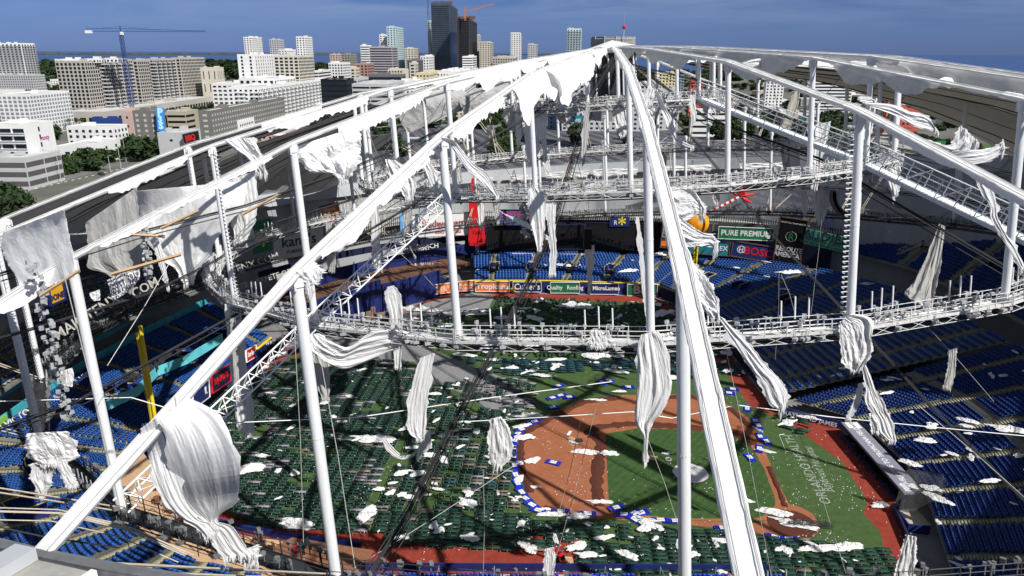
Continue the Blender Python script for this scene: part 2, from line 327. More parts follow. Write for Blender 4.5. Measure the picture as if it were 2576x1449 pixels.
# ============================================================ seating bowls
FOLD = boxes([(0, .06, .46, .52, .12, .44), (0, -.16, .30, .52, .36, .08)])
SEATT = boxes([(0, .08, .62, .47, .07, .50), (0, -.14, .42, .46, .40, .07), (0, .0, .2, .06, .06, .4)])
def lerp_poly(P, n):
    P = [Vector(p) for p in P]; D = [0]
    for i in range(1, len(P)): D.append(D[-1] + (P[i]-P[i-1]).length)
    out = []
    for j in range(n):
        t = D[-1]*j/(n-1); i = max(k for k in range(len(P)-1) if D[k] <= t+1e-9); u = (t-D[i])/(D[i+1]-D[i]); out.append(P[i].lerp(P[i+1], min(u, 1)))
    return out
STANDC = mat('stand_concrete', (.13, .13, .12), .9, .0, .5, col2=(.20, .20, .18), bump=.1, detail=6)
def stand(name, label, F, B, rows, seatm, concm=STANDC, pitch=.62, aisles=9, cross=None, T=FOLD, gaps=(), nseg=48, gapw=.012, stepm=None, seatname='stadium_seats', scale=1.0):
    t = thing(name, label, 'seating stand', F[0])
    FP = lerp_poly(F, nseg); BP = lerp_poly(B, nseg); vs = []; fs = []
    o0 = Vector(F[0])
    for r in range(rows+1):
        for h in (0, 1):
            for i in range(nseg):
                u = r/rows; p = FP[i].lerp(BP[i], u); zz = FP[i].z + (BP[i].z-FP[i].z)*(r+h-1)/rows if True else 0
                vs.append((p.x-o0.x, p.y-o0.y, zz-o0.z))
    for k in range(2*(rows+1)-1):
        for i in range(nseg-1): fs.append((k*nseg+i, k*nseg+i+1, (k+1)*nseg+i+1, (k+1)*nseg+i))
    obj('tread', np_mesh('tread', vs, fs, concm), t)
    pos = []; yaw = []; ai = []
    am = [(j+.5)/aisles for j in range(aisles)]
    for r in range(rows):
        row = [FP[i].lerp(BP[i], (r+.5)/rows) for i in range(nseg)]
        z = [FP[i].z + (BP[i].z-FP[i].z)*r/rows for i in range(nseg)]
        L_ = sum((row[i+1].xy-row[i].xy).length for i in range(nseg-1)); n = int(L_/pitch)
        for s in range(n):
            u = (s+.5)/n; q = u*(nseg-1); i = int(q); w = q-i
            if any(abs(u-a) < gapw for a in am): continue
            if any(a0 < u < a1 and r0 <= r <= r1 for a0, a1, r0, r1 in gaps): continue
            if cross and r in cross: continue
            p = row[i].lerp(row[i+1], w); d = (BP[i]-FP[i]).xy; pos.append((p.x, p.y, z[i]*(1-w)+z[i+1]*w)); yaw.append(math.atan2(d.y, d.x)-math.pi/2)
    V, Fc = merge(T, np.array(pos)-np.array(o0), np.array(yaw), scale=np.full(len(pos), scale))
    o = obj(seatname, np_mesh(seatname, V, Fc, seatm), t); o['kind'] = 'stuff'
    # aisle steps
    if stepm:
        sp = []; sy = []
        for a in am:
            for r in range(rows*2):
                q = a*(nseg-1); i = int(q); w = q-i; u = (r+.5)/(rows*2); p = FP[i].lerp(BP[i], u).lerp(FP[i+1].lerp(BP[i+1], u), w); d = (BP[i]-FP[i]).xy
                sp.append((p.x, p.y, FP[i].z+(BP[i].z-FP[i].z)*u)); sy.append(math.atan2(d.y, d.x)-math.pi/2)
        V, Fc = merge(boxes([(0, 0, .05, 1.0, .30, .16), (0, -.14, .135, 1.0, .05, .012)]), np.array(sp)-np.array(o0), np.array(sy)); o = obj('aisle_steps', np_mesh('aisle_steps', V, Fc, stepm), t); o['kind'] = 'stuff'
    return t, FP, BP
STEPM = mat('aisle_step', (.26, .25, .16), .85, .25, 2)
def vomitory(FP, BP, u, r, rail=YEL, w=2.6, label='', steps=True):
    i = int(u*(len(FP)-1)); f, b_ = FP[i], BP[i]; d = (b_-f).xy.normalized(); p = f.lerp(b_, r); yaw = math.atan2(d.y, d.x)-math.pi/2
    t = thing('stand_entrance', label, 'stand entrance', p, yaw, 'entrance tunnels cut into the seating')
    m = MB()
    for x in (-w/2, w/2): m.box((x, 1.4, .8), (.22, 3.6, 2.3))
    m.box((0, 3.2, 1.0), (w+.22, .22, 1.9)); m.build('side_wall', NAVY, t)
    m = MB(); m.box((0, 1.4, .55), (w-.25, 3.4, .12)); m.build('dark_opening', BLK, t)
    m = MB()
    for x in (-w/2, w/2): m.tube((x, -.4, 2.1), (x, 3.2, 2.3), .06, 4); m.tube((x, -.4, 1.2), (x, -.4, 2.1), .06, 4)
    m.tube((-w/2, 3.2, 2.3), (w/2, 3.2, 2.3), .06, 4); m.build('handrail', rail, t)
    return t
# outfield seats straight across
T1, f1, b1 = stand('outfield_stand', 'bright blue seats behind the far outfield wall', [(-10.6, 193.2, 3.3), (10, 193.4, 3.3), (37.5, 191.2, 3.3), (40, 190.3, 3.3)], [(-11.4, 207.5, 7.1), (12, 208.5, 7.1), (41, 206, 7.1), (52, 204.8, 7.1)], 17, SEATB, aisles=5, stepm=STEPM, pitch=.85, scale=1.35, gapw=.018)
for u, lb in ((.12, 'leftmost dark tunnel opening in the far outfield seats'), (.30, 'dark tunnel opening in the outfield seats under the hanging speaker'), (.5, 'tunnel opening in the outfield seats with white fabric draped over it'), (.72, 'tunnel opening in the outfield seats right of the long white pole')):
    vomitory(f1, b1, u, .25, label=lb)
T2, f2, b2 = stand('right_field_stand', 'blue seats wrapping the right field corner, lit far end, shaded near end', [(40.5, 190.2, 3.3), (46.2, 180, 3.2), (48.6, 160, 3), (50, 140, 3), (51.5, 124, 3)], [(52.5, 204.6, 7.2), (68, 200, 7.6), (84, 186, 8.4), (93.5, 160, 10.4), (95, 130, 11)], 24, SEATB, aisles=7, stepm=STEPM, pitch=.85, scale=1.3, nseg=80, gapw=.013)
for u, r, lb in ((.16, .3, 'yellow railed tunnel opening near the top of the lit right field seats'), (.3, .36, 'second yellow railed tunnel opening in the right field seats, at the edge of the shade'), (.5, .42, 'tunnel opening in the shaded right field seats left of the spiky white pole')):
    vomitory(f2, b2, u, r, label=lb)
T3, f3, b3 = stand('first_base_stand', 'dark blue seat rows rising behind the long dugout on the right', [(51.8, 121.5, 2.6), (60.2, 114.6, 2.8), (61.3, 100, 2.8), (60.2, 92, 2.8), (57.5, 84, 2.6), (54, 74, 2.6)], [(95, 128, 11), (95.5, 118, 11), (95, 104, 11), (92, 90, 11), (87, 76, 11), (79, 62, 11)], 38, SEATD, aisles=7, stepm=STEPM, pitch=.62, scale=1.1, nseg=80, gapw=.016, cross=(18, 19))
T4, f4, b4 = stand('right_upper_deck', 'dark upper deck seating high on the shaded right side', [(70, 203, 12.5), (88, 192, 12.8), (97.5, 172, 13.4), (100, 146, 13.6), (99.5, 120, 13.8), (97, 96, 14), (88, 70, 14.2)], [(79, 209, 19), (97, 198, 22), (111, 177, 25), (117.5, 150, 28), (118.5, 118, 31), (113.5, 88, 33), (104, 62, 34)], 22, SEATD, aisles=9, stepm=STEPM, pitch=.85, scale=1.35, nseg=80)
for u, lb in ((.3, 'yellow railed tunnel opening high in the right upper deck, leftmost'), (.44, 'yellow railed tunnel opening beside the grey hanging cloth'), (.58, 'yellow railed tunnel opening in the upper deck below the sloping white gangway')):
    vomitory(f4, b4, u, .35, w=4.5, label=lb)
# lower left bowl
T5, f5, b5 = stand('left_field_stand', 'blue seats sloping down to the left field wall beside the yellow foul pole', [(-54.5, 152, 2.6), (-57, 134, 2.6), (-58.6, 118, 2.6), (-61.5, 104.6, 2.8)], [(-68, 156, 9), (-73, 138, 9), (-76.5, 119, 9), (-77, 99, 9)], 21, SEATB, aisles=6, stepm=STEPM, pitch=.62, scale=1.1, nseg=60, gapw=.014)
for u, lb in ((.2, 'tunnel opening in the left field seats behind the red wall sign'), (.44, 'yellow edged tunnel opening right of the yellow foul pole'), (.72, 'yellow edged tunnel opening between the foul pole and the left white pole')):
    vomitory(f5, b5, u, .35, label=lb)
T6, f6, b6 = stand('left_corner_stand', 'curved blue seat rows in the bottom left corner of the bowl', [(-62, 104.2, 2.8), (-61, 97, 3.2), (-56, 88, 3.2), (-49, 81, 3.2), (-40, 76, 3.2), (-30, 73, 3.2)], [(-77.2, 98.5, 9), (-75, 88, 9.2), (-68, 73, 9.6), (-57, 61, 10), (-43, 51, 10), (-26, 45, 10)], 24, SEATB, aisles=9, stepm=STEPM, pitch=.66, scale=1.15, nseg=70, gapw=.02)
vomitory(f6, b6, .36, .45, label='yellow railed tunnel opening in the curved seats at the bottom left', w=4)
vomitory(f6, b6, .16, .4, label='yellow railed tunnel opening below the torn fabric bundle on the left')
BENCHM = mat('bench_grey', (.33, .33, .30), .8, .2, 1)
T7, f7, b7 = stand('left_upper_deck', 'grey and blue bench rows of the upper deck at the far left', [(-66, 165, 12.6), (-71, 150, 12.6), (-76.5, 134, 12.8), (-79.5, 118, 13), (-79, 98, 13.2), (-73.5, 82, 13.8), (-64, 68, 14.5)], [(-70, 170, 18), (-77, 153, 19.5), (-83.5, 134, 21), (-88, 117, 22), (-87.5, 97, 23), (-81.5, 77, 24), (-70, 60, 25)], 13, BENCHM, concm=mat('deck_concrete', (.13, .13, .12), .9, .2, .6), T=boxes([(0, 0, .42, .95, .34, .07), (0, 0, .2, .08, .2, .4)]), aisles=8, stepm=STEPM, pitch=1.05, scale=1.0)
# blue back strips on those benches
pos = []; yw = []
for r in range(0, 13, 2):
    for i in range(47):
        if i % 6 in (0,): continue
        p = f7[i].lerp(b7[i], (r+.9)/13); q = f7[i+1].lerp(b7[i+1], (r+.9)/13); pos.append((*((p+q)/2).xy, f7[i].z+(b7[i].z-f7[i].z)*(r+.3)/13)); d = (q-p).xy; yw.append(math.atan2(d.y, d.x))
V, Fc = merge(boxes([(0, 0, .55, 2.0, .08, .35)]), np.array(pos)-np.array(T7.location), yw); o = obj('bench_backs', np_mesh('bench_backs', V, Fc, SEATB), T7); o['kind'] = 'stuff'
# individually modelled seats of the front sections at the bottom of the picture
SEATME = None
def seat_thing(p, yaw, label, group):
    global SEATME
    if SEATME is None:
        SEATME = thing('stadium_seat', label, 'seat')
        obj('backrest', np_mesh('backrest', *boxes([(0, .16, .62, .46, .05, .46), (0, .13, .60, .34, .03, .30)]), SEATC), SEATME)
        obj('seat_pan', np_mesh('seat_pan', *boxes([(0, .04, .40, .45, .12, .34)]), SEATC), SEATME)
        obj('bracket', np_mesh('bracket', *boxes([(-.23, .08, .3, .04, .2, .55), (.23, .08, .3, .04, .2, .55)]), DARKM), SEATME); r = SEATME
    else: r = copy_tree(SEATME)
    r.location = p; r.rotation_euler = (0, 0, yaw); tag(r, label, 'seat', group); return r
SEATC = mat('near_seat_blue', (.012, .05, .42), .4, .12, 2)
n_ = 0
bl = thing('box_seat_terrace', 'concrete terrace with blue box seats at the bottom centre behind the red track', 'seating terrace', (6, 78, 0)); m_ = MB()
for r in range(5): m_.box((0, -1.6-r*.95, -.1+.22*r), (58, .95, 1.0))
m_.build('terrace_steps', CONC, bl); m_ = MB()
for x in range(-15, 29, 7): m_.tube((x-.1, -.9, .4), (x-.1, -.9, 1.5), .04, 4); m_.tube((x-.1, -.9, 1.5), (x-.1, -5, 2.4), .04, 4); m_.tube((x-.1, -5, 1.4), (x-.1, -5, 2.4), .04, 4)
m_.build('aisle_rail', STEEL, bl)
for r in range(5):
    x = -20.6
    while x < 34.5 and n_ < 296:
        if abs((x+29) % 7) > 1.1 and not (-3.3 < x-19 < 3):
            seat_thing((x, 78-1.75-r*.95, .4+.22*r), math.pi, 'blue folding box seat in the rows at the bottom centre edge', 'blue box seats at the bottom centre'); n_ += 1
        x += .56
b = MB(); b.wall((-19.5, 78), (33, 78), 0, 1.15, .18); tag(b.build('padded_wall', NAVY), 'low navy padded wall in front of the bottom centre box seats', 'wall')
# ============================================================ walls of the bowl
def wallline(name, label, pts, z0, z1, m, t=.35, cap=None, cat='wall', capw=.5):
    o = thing(name, label, cat, (pts[0][0], pts[0][1], z0)); b = MB(); o0 = Vector((pts[0][0], pts[0][1], z0))
    for i in range(len(pts)-1): a = Vector((*pts[i][:2], 0))-o0; c = Vector((*pts[i+1][:2], 0))-o0; b.wall(a, c, 0, z1-z0, t)
    b.build('wall_face', m, o)
    if cap:
        b = MB()
        for i in range(len(pts)-1): a = Vector((*pts[i][:2], 0))-o0; c = Vector((*pts[i+1][:2], 0))-o0; b.wall(a, c, z1-z0+.003, z1-z0+.2, capw)
        b.build('top_rail', cap, o)
    return o
wallline('left_field_wall', 'navy left field wall with a yellow top line', [(-60.5, 104), (-57.6, 118), (-56, 134), (-53.4, 151)], 0, 2.7, NAVY, cap=YEL)
wallline('outfield_wall', 'navy outfield wall carrying the row of advertising boards', [(-19, 189.3), (-10.9, 192.4), (10, 192.4), (37.5, 190.2), (40, 189)], 0, 3.3, NAVY, cap=YEL)
wallline('right_field_wall', 'dark navy right field wall curving towards the dugout', [(40, 189), (45.9, 179), (48.1, 160), (49.4, 140), (49.6, 121)], 0, 3.0, NAVY2, cap=DARKM)
wallline('side_wall', 'navy wall with raised white company name beside the far end of the dugout', [(49.6, 121), (58.4, 115.6)], 0, 1.5, NAVY)
wallline('backstop_wall', 'low dark wall at the near end of the dugout', [(57.6, 92.4), (55.3, 90), (51.5, 74)], 0, 1.2, NAVY2)
wallline('corner_wall', 'low navy wall between the tan patio and the corner seats', [(-61.5, 103.6), (-60.6, 97), (-55.6, 88.4), (-48.6, 81.4), (-40, 76.5)], 0, 3.0, NAVY2)
wallline('track_fence', 'navy fence with white panels between the green cots and the wooden deck', [(-44, 88.2), (-37, 85.8), (-28, 83.6), (-20, 82.2)], 0, 1.1, NAVY)
# batter's eye block
be = thing('batters_eye', 'tall plain navy wall block behind the outfield floor, left of the blue seats', 'wall', (-46, 156, 0))
def bl_(name, pts, z0, z1, m, par, t=.5):
    b = MB(); o0 = Vector(par.location)
    for i in range(len(pts)-1): a = Vector((*pts[i], 0))-o0; c = Vector((*pts[i+1], 0))-o0; b.wall(a, c, z0, z1, t)
    return b.build(name, m, par)
bl_('wall_panel', [(-47.5, 156.5), (-40, 168), (-33.3, 176)], 0, 8.6, NAVY, be); bl_('wall_panel', [(-33, 176.4), (-24, 184.4), (-19.4, 189.2)], 0, 7.3, NAVY, be); bl_('wall_panel', [(-19.2, 189.4), (-15.5, 191.0)], 0, 4.6, NAVY, be)
b = MB()
for i in range(12): p = Vector((-46.9, 157, 0)).lerp(Vector((-20, 188.4, 0)), i/11)-be.location; b.box((p.x+.33, p.y-.33, 3.8), (.12, .12, 7.3), yaw=.86)
b.build('panel_joint', NAVY2, be)
pl = thing('rooftop_deck', 'rusty brown bare deck with posts above the tall navy wall', 'deck', (-40, 170, 0))
b = MB(); b.prism([(q[0]+40, q[1]-170) for q in ((-47.8, 157.2), (-33.3, 177), (-24, 185.2), (-16, 192), (-12, 198), (-20, 206), (-40, 196), (-58, 170))], 6.2, 6.9); b.build('deck_floor', BROWN, pl)
b = MB()
for i in range(60): x = -44+random.random()*26; y = 165+(x+44)*.95+3+random.random()*9; b.box((x+40, y-170, 7.2), (.12, random.uniform(1, 3.4), .1), yaw=random.choice((-.7, .85)))
b.build('bench_frames', WOOD, pl)
wallline('porch_wall', 'navy porch front with white lettering above the brown deck', [(-56, 166), (-46, 180), (-34, 192), (-16, 204), (-11, 208)], 7, 10.2, NAVY)
wallline('porch_upper_wall', 'second navy band of the porch higher up', [(-62, 171), (-50, 187), (-36, 199), (-14, 210)], 10.2, 12, NAVY2)
# facade behind the outfield seats and the perimeter wall under the roof rim
wallline('scoreboard_wall', 'dark navy facade behind the outfield seats', [(-14, 209.3), (12, 211), (41, 209), (68, 203), (86, 190)], 5.0, 15.6, NAVY2)
b = MB(); pr = [(-60, 182), (-30, 206), (-10, 212), (12, 212.6), (41, 210.4), (69, 204.2), (90, 190), (96, 196), (70, 214), (40, 224), (10, 226), (-20, 224), (-66, 190)]
b.prism(pr, 16.2, 16.9); tag(b.build('upper_concourse_floor', CONC), kind='structure')
def perim(name, k0, k1, r, z0, zf, m, sub=2, t=.4):
    b = MB(); pts = []
    for i in range(int((k1-k0)*sub)+1):
        k = k0 + i/sub; p = rpt(r, k, ZT[5]); pts.append(p)
    for i in range(len(pts)-1):
        a, c = pts[i], pts[i+1]; d = (c-a).xy.normalized(); nn = Vector((-d.y, d.x))*t
        q = [(a.x, a.y, z0), (c.x, c.y, z0), (c.x, c.y, c.z+zf), (a.x, a.y, a.z+zf)]; q2 = [(x+nn.x*-1, y-nn.y, z) for x, y, z in q]
        b.add(q+q2, [(0, 1, 2, 3), (7, 6, 5, 4), (0, 4, 5, 1), (3, 2, 6, 7)])
    return tag(b.build(name, m), kind='structure')
perim('perimeter_wall', -13.5, 9.5, 102.3, -1, -3.0, WALLG)
# ribs of the corrugated wall (far half)
b = MB()
for i in range(900):
    k = -12.9 + i*(9.5+3.2)/900 + (0 if i < 450 else 0); k = -14.5 + (i/900.)*11.0
    p = rpt(102.3, k if k > -12 else k, ZT[5]); a = ang(k); b.box((p.x-.12*math.sin(a), p.y+.12*math.cos(a), (16.9+p.z-3.2)/2), (.16, .12, p.z-3.2-16.9), yaw=a)
tag(b.build('wall_ribs', WALLG), kind='structure')
# picket fence on the upper concourse
pf = thing('picket_fence', 'black picket fence along the upper concourse above the video board', 'fence', (12, 211.5, 16.9)); b = MB(); pv = [(-50, 189), (-30, 204.5), (-9, 211.2), (12, 211.8), (41, 209.8), (68, 203.6), (88, 189.5)]
PP = lerp_poly([(*q, 16.9) for q in pv], 230)
for i, p in enumerate(PP): b.box((p.x-12, p.y-211.5, 1.0), (.16, .16, 2.0 if i % 4 else 2.5))
b.build('pickets', DARKM, pf)['kind'] = 'stuff'
b = MB(); b.path([(p.x-12, p.y-211.5, .35) for p in PP[::4]], .07, 4); b.path([(p.x-12, p.y-211.5, 1.6) for p in PP[::4]], .07, 4); b.build('rail', DARKM, pf)
# rim beam: swept profile
def sweep(name, prof, m, k0=-12, k1=12, sub=4, smooth=False, closed=True):
    n = int((k1-k0)*sub); vs = []; fs = []
    for i in range(n + (0 if k1-k0 == 24 else 1)):
        for dr, dz in prof: vs.append(rpt(RR[5]+dr, k0+i/sub, ZT[5]+dz))
    m_ = len(prof); tot = n if k1-k0 == 24 else n
    nn = n if k1-k0 == 24 else n+1
    for i in range(tot):
        for j in range(m_ if closed else m_-1): fs.append((i*m_+j, i*m_+(j+1) % m_, ((i+1) % nn)*m_+(j+1) % m_, ((i+1) % nn)*m_+j))
    b = MB(); b.add(vs, fs); return tag(b.build(name, m, smooth=smooth), kind='structure')
sweep('rim_beam', [(-.3, 0), (.75, .0), (.75, -3.2), (-.3, -3.2)], RIMG)
sweep('rim_ledge', [(.753, .02), (1.75, -.02), (1.75, -2.4), (.753, -2.4)], CONCD, sub=6)
sweep('rim_track', [(-.3, .003), (-.3, .3), (.0, .38), (.3, .32), (.3, .003)], mat('rim_track_grey', (.16, .165, .175), .5, .2, 1), sub=6)
sweep('rim_rail', [(.5, .003), (.5, .15), (.62, .15), (.62, .003)], RIMG, sub=6)
sweep('rim_parapet', [(1.76, .10), (2.0, .10), (2.0, -1.4), (1.76, -1.4)], SIGNW, sub=6)
sweep('rim_gutter', [(2.01, -.9), (5.5, -.9), (5.5, -1.4), (2.01, -1.4)], SIGNW, sub=6)
for k, lb in ((-1, 'stained concrete buttress block under the foot of the near left ridge'),):
    bu = thing('ridge_buttress', lb, 'buttress', rpt(RR[5]+.4, k, ZT[5])); a = ang(k); b = MB(); M__ = R3.to_4x4() @ Matrix.Rotation(a, 4, 'Z')
    b.box((0, -6.8, -.6), (6.6, 13.6, 1.9), M=M__); b.build('block', CONCD, bu); b = MB(); b.box((3.45, -6.8, -.4), (.26, 13.6, 1.75), M=M__); b.box((-3.45, -6.8, -.4), (.26, 13.6, 1.75), M=M__); b.build('flashing', SIGNW, bu); b = MB(); b.box((0, -6.8, .62), (1.1, 13.6, .5), M=M__); b.build('beam_cover', RIMG, bu)
    b = MB()
    for i in range(16):
        p = Vector((random.uniform(-3.4, 3.4), -random.uniform(.6, 9), .37)); a = random.random()*6; pts = []
        for j in range(9): a += random.uniform(-.9, .9); pts.append(M__ @ p); p = p+Vector((math.cos(a), math.sin(a), 0))*.32; p.x = max(-3.2, min(3.2, p.x))
        if abs(pts[4].x-pts[0].x) > 0: b.path(pts, .07+.08*random.random(), 4)
    b.build('sealant_streaks', SIGNW, bu)
sweep('outer_roof', [(7.91, -2.2), (26, -4.0), (26, -4.5), (7.91, -2.7)], mat('tan_roof', (.30, .25, .20), .9, .2, .3), k0=-4, k1=1, sub=6)
b = MB()
for i in range(900):
    k = -3.2+i*.0034*1.0; p = rpt(RR[5]+.12, k, ZT[5]+.38); a = ang(k); b.box((p.x, p.y, p.z), (.30, .34, .06), yaw=a)
o = tag(b.build('clamp_plates', mat('grey_clamp', (.12, .125, .13), .6, .2, 2)), kind='structure')
b = MB()
for i in range(9):
    k = -2.9+i*.33; p = rpt(RR[5]+1.2, k, ZT[5]+.04); pts = []
    a = random.random()*6
    for j in range(9): a += random.uniform(-.8, .8); pts.append(p.copy()); p = p+Vector((math.cos(a), math.sin(a), 0))*.5; p.z = rpt(RR[5]+1.2, k, ZT[5]+.04).z
    pass
b.box((0, 0, -3), (.1, .1, .1)); tag(b.build('gutter_outlet', STEEL), kind='structure')
# ============================================================ dome: posts
PR = {1: .24, 2: .30, 3: .35, 4: .36}
post_me = {}
def rungs_mesh(ln, a=0):
    b = MB()
    for i in range(int(ln/.42)):
        z = -.3-i*.42
        b.box((PR[4]+.28, 0, z), (.56, .07, .07)); b.box((PR[4]+.5, .12, z-.1), (.06, .25, .05))
    me = bpy.data.meshes.new('rungs'); me.from_pydata([tuple(q) for q in b.v], [], b.f); me.materials.append(WHITE); return me
for ring in (1, 2, 3, 4):
    ln = ZT[ring]-ZB[ring]-.2; b = MB(); b.tube((0, 0, -.25), (0, 0, -ln), PR[ring], 18)
    me = bpy.data.meshes.new('post_tube'); me.from_pydata([tuple(q) for q in b.v], [], b.f); me.polygons.foreach_set('use_smooth', [True]*len(me.polygons)); me.materials.append(POSTW)
    c = MB(); c.tube((0, 0, 0), (0, 0, -.7), PR[ring]*1.25, 14, cap=True); c.tube((0, 0, -ln*.5), (0, 0, -ln*.5-.12), PR[ring]*1.06, 14)
    for q in range(4): t = q*math.pi/2+.4; c.box((PR[ring]*1.1*math.cos(t), PR[ring]*1.1*math.sin(t), -.5), (.3, .08, .8), yaw=t)
    cm = bpy.data.meshes.new('post_head'); cm.from_pydata([tuple(q) for q in c.v], [], c.f); cm.materials.append(POSTW)
    f = MB(); f.tube((0, 0, -ln+.5), (0, 0, -ln-.5), PR[ring]*1.35, 14, cap=True); f.box((0, 0, -ln-.2), (1.1, .5, .5)); f.box((0, 0, -ln-.35), (.4, 1.3, .3))
    fm = bpy.data.meshes.new('post_foot'); fm.from_pydata([tuple(q) for q in f.v], [], f.f); fm.materials.append(STEEL if ring < 4 else DARKM)
    post_me[ring] = (me, cm, fm, rungs_mesh(ln))
RUNG = {(4, -3), (3, -3), (3, 1), (4, -4), (3, -4), (3, -5)}
for ring in (1, 2, 3, 4):
    for k in range(-12, 12):
        if not visible([node(ring, k), node(ring, k, False)], 60): continue
        t = thing('roof_post', f"white tubular roof post over the {RN[ring]} catwalk ring, {side(k)}", 'post')
        t.matrix_world = Matrix.Translation(node(ring, k)) @ R3.to_4x4() @ Matrix.Rotation(ang(k), 4, 'Z')
        for nm, me in zip(('tube', 'post_head', 'post_foot'), post_me[ring][:3]): obj(nm, me, t)
        if (ring, k) in RUNG:
            o = obj('rungs', post_me[ring][3], t); o.rotation_euler = (0, 0, math.pi if (ring, k) == (3, 1) else 0)
# ---------------------------------------------------------------- ridges
def nz3(p, s=1.): return noise.noise(Vector(p)*s)
def ridge(k, rings, w0=.5, sleeve=True, seed=0):
    rnd = random.Random(seed+k*31); a = ang(k); er = Vector((math.sin(a), -math.cos(a), 0)); et = Vector((math.cos(a), math.sin(a), 0))
    D = R3 @ et; U = R3 @ Vector((0, 0, 1))
    t = thing('ridge_tube', f"white fabric-wrapped roof ridge, {'the big central one running straight at the camera' if k == 0 else side(k).replace(' ridge ', ' one ')}", 'roof ridge', node(rings[1], k))
    o0 = t.location; r0, r1 = RR[rings[0]], RR[rings[1]]; n = int((r1-r0)/.8)
    n = int((r1-r0)/.4); PRF = [(-1, -.02), (-1.02, .12), (-.86, .17), (-.76, .12), (-.3, .11), (.3, .11), (.76, .12), (.86, .17), (1.02, .12), (1, -.02), (.62, -.30), (-.62, -.30)]; prof = 12; vs = []
    for i in range(n+1):
        r = r0+(r1-r0)*i/n; c = ridge_pt(r, k, .15)-o0
        wv = w0*(1+.10*nz3((r*.23, k, 0))) if sleeve else w0*.6
        if any(abs(r-RR[q]) < 1.4 for q in (1, 2, 3, 4)): wv *= 1.15
        sm = .035 if i % 13 == 0 else 0
        for j, (px_, pz_) in enumerate(PRF):
            q = .03*nz3((r*1.1, j*2.3, k))+.02*nz3((r*3.1, j*.9, k+7)) if sleeve else 0
            vs.append(c + D*(wv*px_+q*(1 if abs(px_) > .5 else .2)) + U*(pz_*w0*2+q*.8+sm))
    fs = [(i*prof+j, i*prof+(j+1) % prof, (i+1)*prof+(j+1) % prof, (i+1)*prof+j) for i in range(n) for j in range(prof)]
    b = MB(); b.add(vs, fs); b.build('sleeve', FAB if sleeve else POSTW, t)
    # clamping rails along both edges
    for s in (-1, 1):
        pts = [ridge_pt(r0+(r1-r0)*i/60, k, .36)-o0 + D*s*w0*.70 for i in range(61)]; b = MB(); b.path(pts, .03, 4); b.build('edge_cable', FABD, t)
    return t
def strip_on_ridge(parent, k, s, ra, rb, depth, seed, m=FAB, out=.35, rag=1.0, base=.15, blow=0.):
    """ragged strip of fabric hanging from one edge of a ridge: s = -1 left / +1 right"""
    rnd = random.Random(seed); a = ang(k); et = R3 @ Vector((math.cos(a), math.sin(a), 0)); U = Vector((0, 0, 1)); o0 = parent.location
    n = max(6, int((rb-ra)/.30)); rows = 9; vs = []
    ph = rnd.random()*50
    for i in range(n+1):
        r = ra+(rb-ra)*i/n; u = i/n; env = min(1, 6*u+.25, 6*(1-u)+.25)
        dl = depth*env*(base+(1-base)*abs(nz3((r*.16, seed*1.3, 0))*1.9+.35)) + rag*.25*abs(nz3((r*1.7, seed, 9)))+rag*.12*rnd.random()
        c = ridge_pt(r, k, .1)-o0 + et*s*.42
        for j in range(rows):
            v = j/(rows-1); f = .28*depth*.25*math.sin(r*1.5+ph+2.5*nz3((r*.3, v, seed)))*v + .25*nz3((r*.9, v*2, seed+5))*v
            vs.append(c + et*s*(out*v**.7*depth*.5+f*.6+blow*v) - U*(dl*v*(1-.15*blow)) + Vector((f*.3, f*.3, 0)))
    fs = [(i*rows+j, i*rows+j+1, (i+1)*rows+j+1, (i+1)*rows+j) for i in range(n) for j in range(rows-1)]
    b = MB(); b.add(vs, fs); o = b.build('torn_strip', m, parent, smooth=True); return o
RID = {}
for k in range(-12, 12):
    kk = k
    pts = [node(r, k) for r in (1, 2, 3, 4, 5)]
    if not visible(pts): continue
    near = -3 <= k <= 3
    RID[k] = ridge(k, (0, 5) if -4 <= k <= 4 or abs(k) < 9 else (0, 2), w0=.47 if k == 0 else .43 if abs(k) == 1 else .33, seed=3)
S = strip_on_ridge
# left-hand ridges: long ragged strips
S(RID[-1], -1, -1, 96, 101, .8, 11); S(RID[-1], -1, 1, 66, 82, .9, 12, rag=1.2); S(RID[-1], -1, -1, 64, 92, .35, 14)
S(RID[-1], -1, 1, 50, 62, 1.3, 15, rag=2); S(RID[-1], -1, 1, 34, 47, 3.4, 155, rag=2, base=.4, blow=.3); S(RID[-1], -1, 1, 24, 36, 5.0, 16, rag=2.5, base=.45, blow=.4); S(RID[-1], -1, 1, 14, 25, 4.2, 17, rag=2.5, base=.4); S(RID[-1], -1, 1, 6, 15, 2.4, 18, rag=2)
S(RID[-2], -2, 1, 66, 82, .35, 21, rag=1.5); S(RID[-2], -2, 1, 44, 58, 1.0, 22, rag=2.4); S(RID[-2], -2, 1, 22, 36, 1.6, 24, rag=2); S(RID[-2], -2, 1, 85, 90, 1.1, 25); S(RID[-2], -2, 1, 5, 20, 2.6, 26, rag=2)
S(RID[-3], -3, 1, 66, 74, .6, 31, rag=1.6); S(RID[-3], -3, 1, 44, 56, 1.2, 32, rag=2); S(RID[-3], -3, 1, 14, 30, 2, 33, rag=2); S(RID[-3], -3, 1, 90, 95, .5, 34, rag=1.2)
S(RID[-4], -4, 1, 46, 54, .8, 41, rag=2); S(RID[-4], -4, 1, 16, 34, 2, 42, rag=2)
S(RID[0], 0, 1, 20, 60, .7, 51, rag=1.6); S(RID[0], 0, -1, 62, 100, .22, 52, rag=.5); S(RID[0], 0, -1, 20, 62, .35, 53, rag=.6)
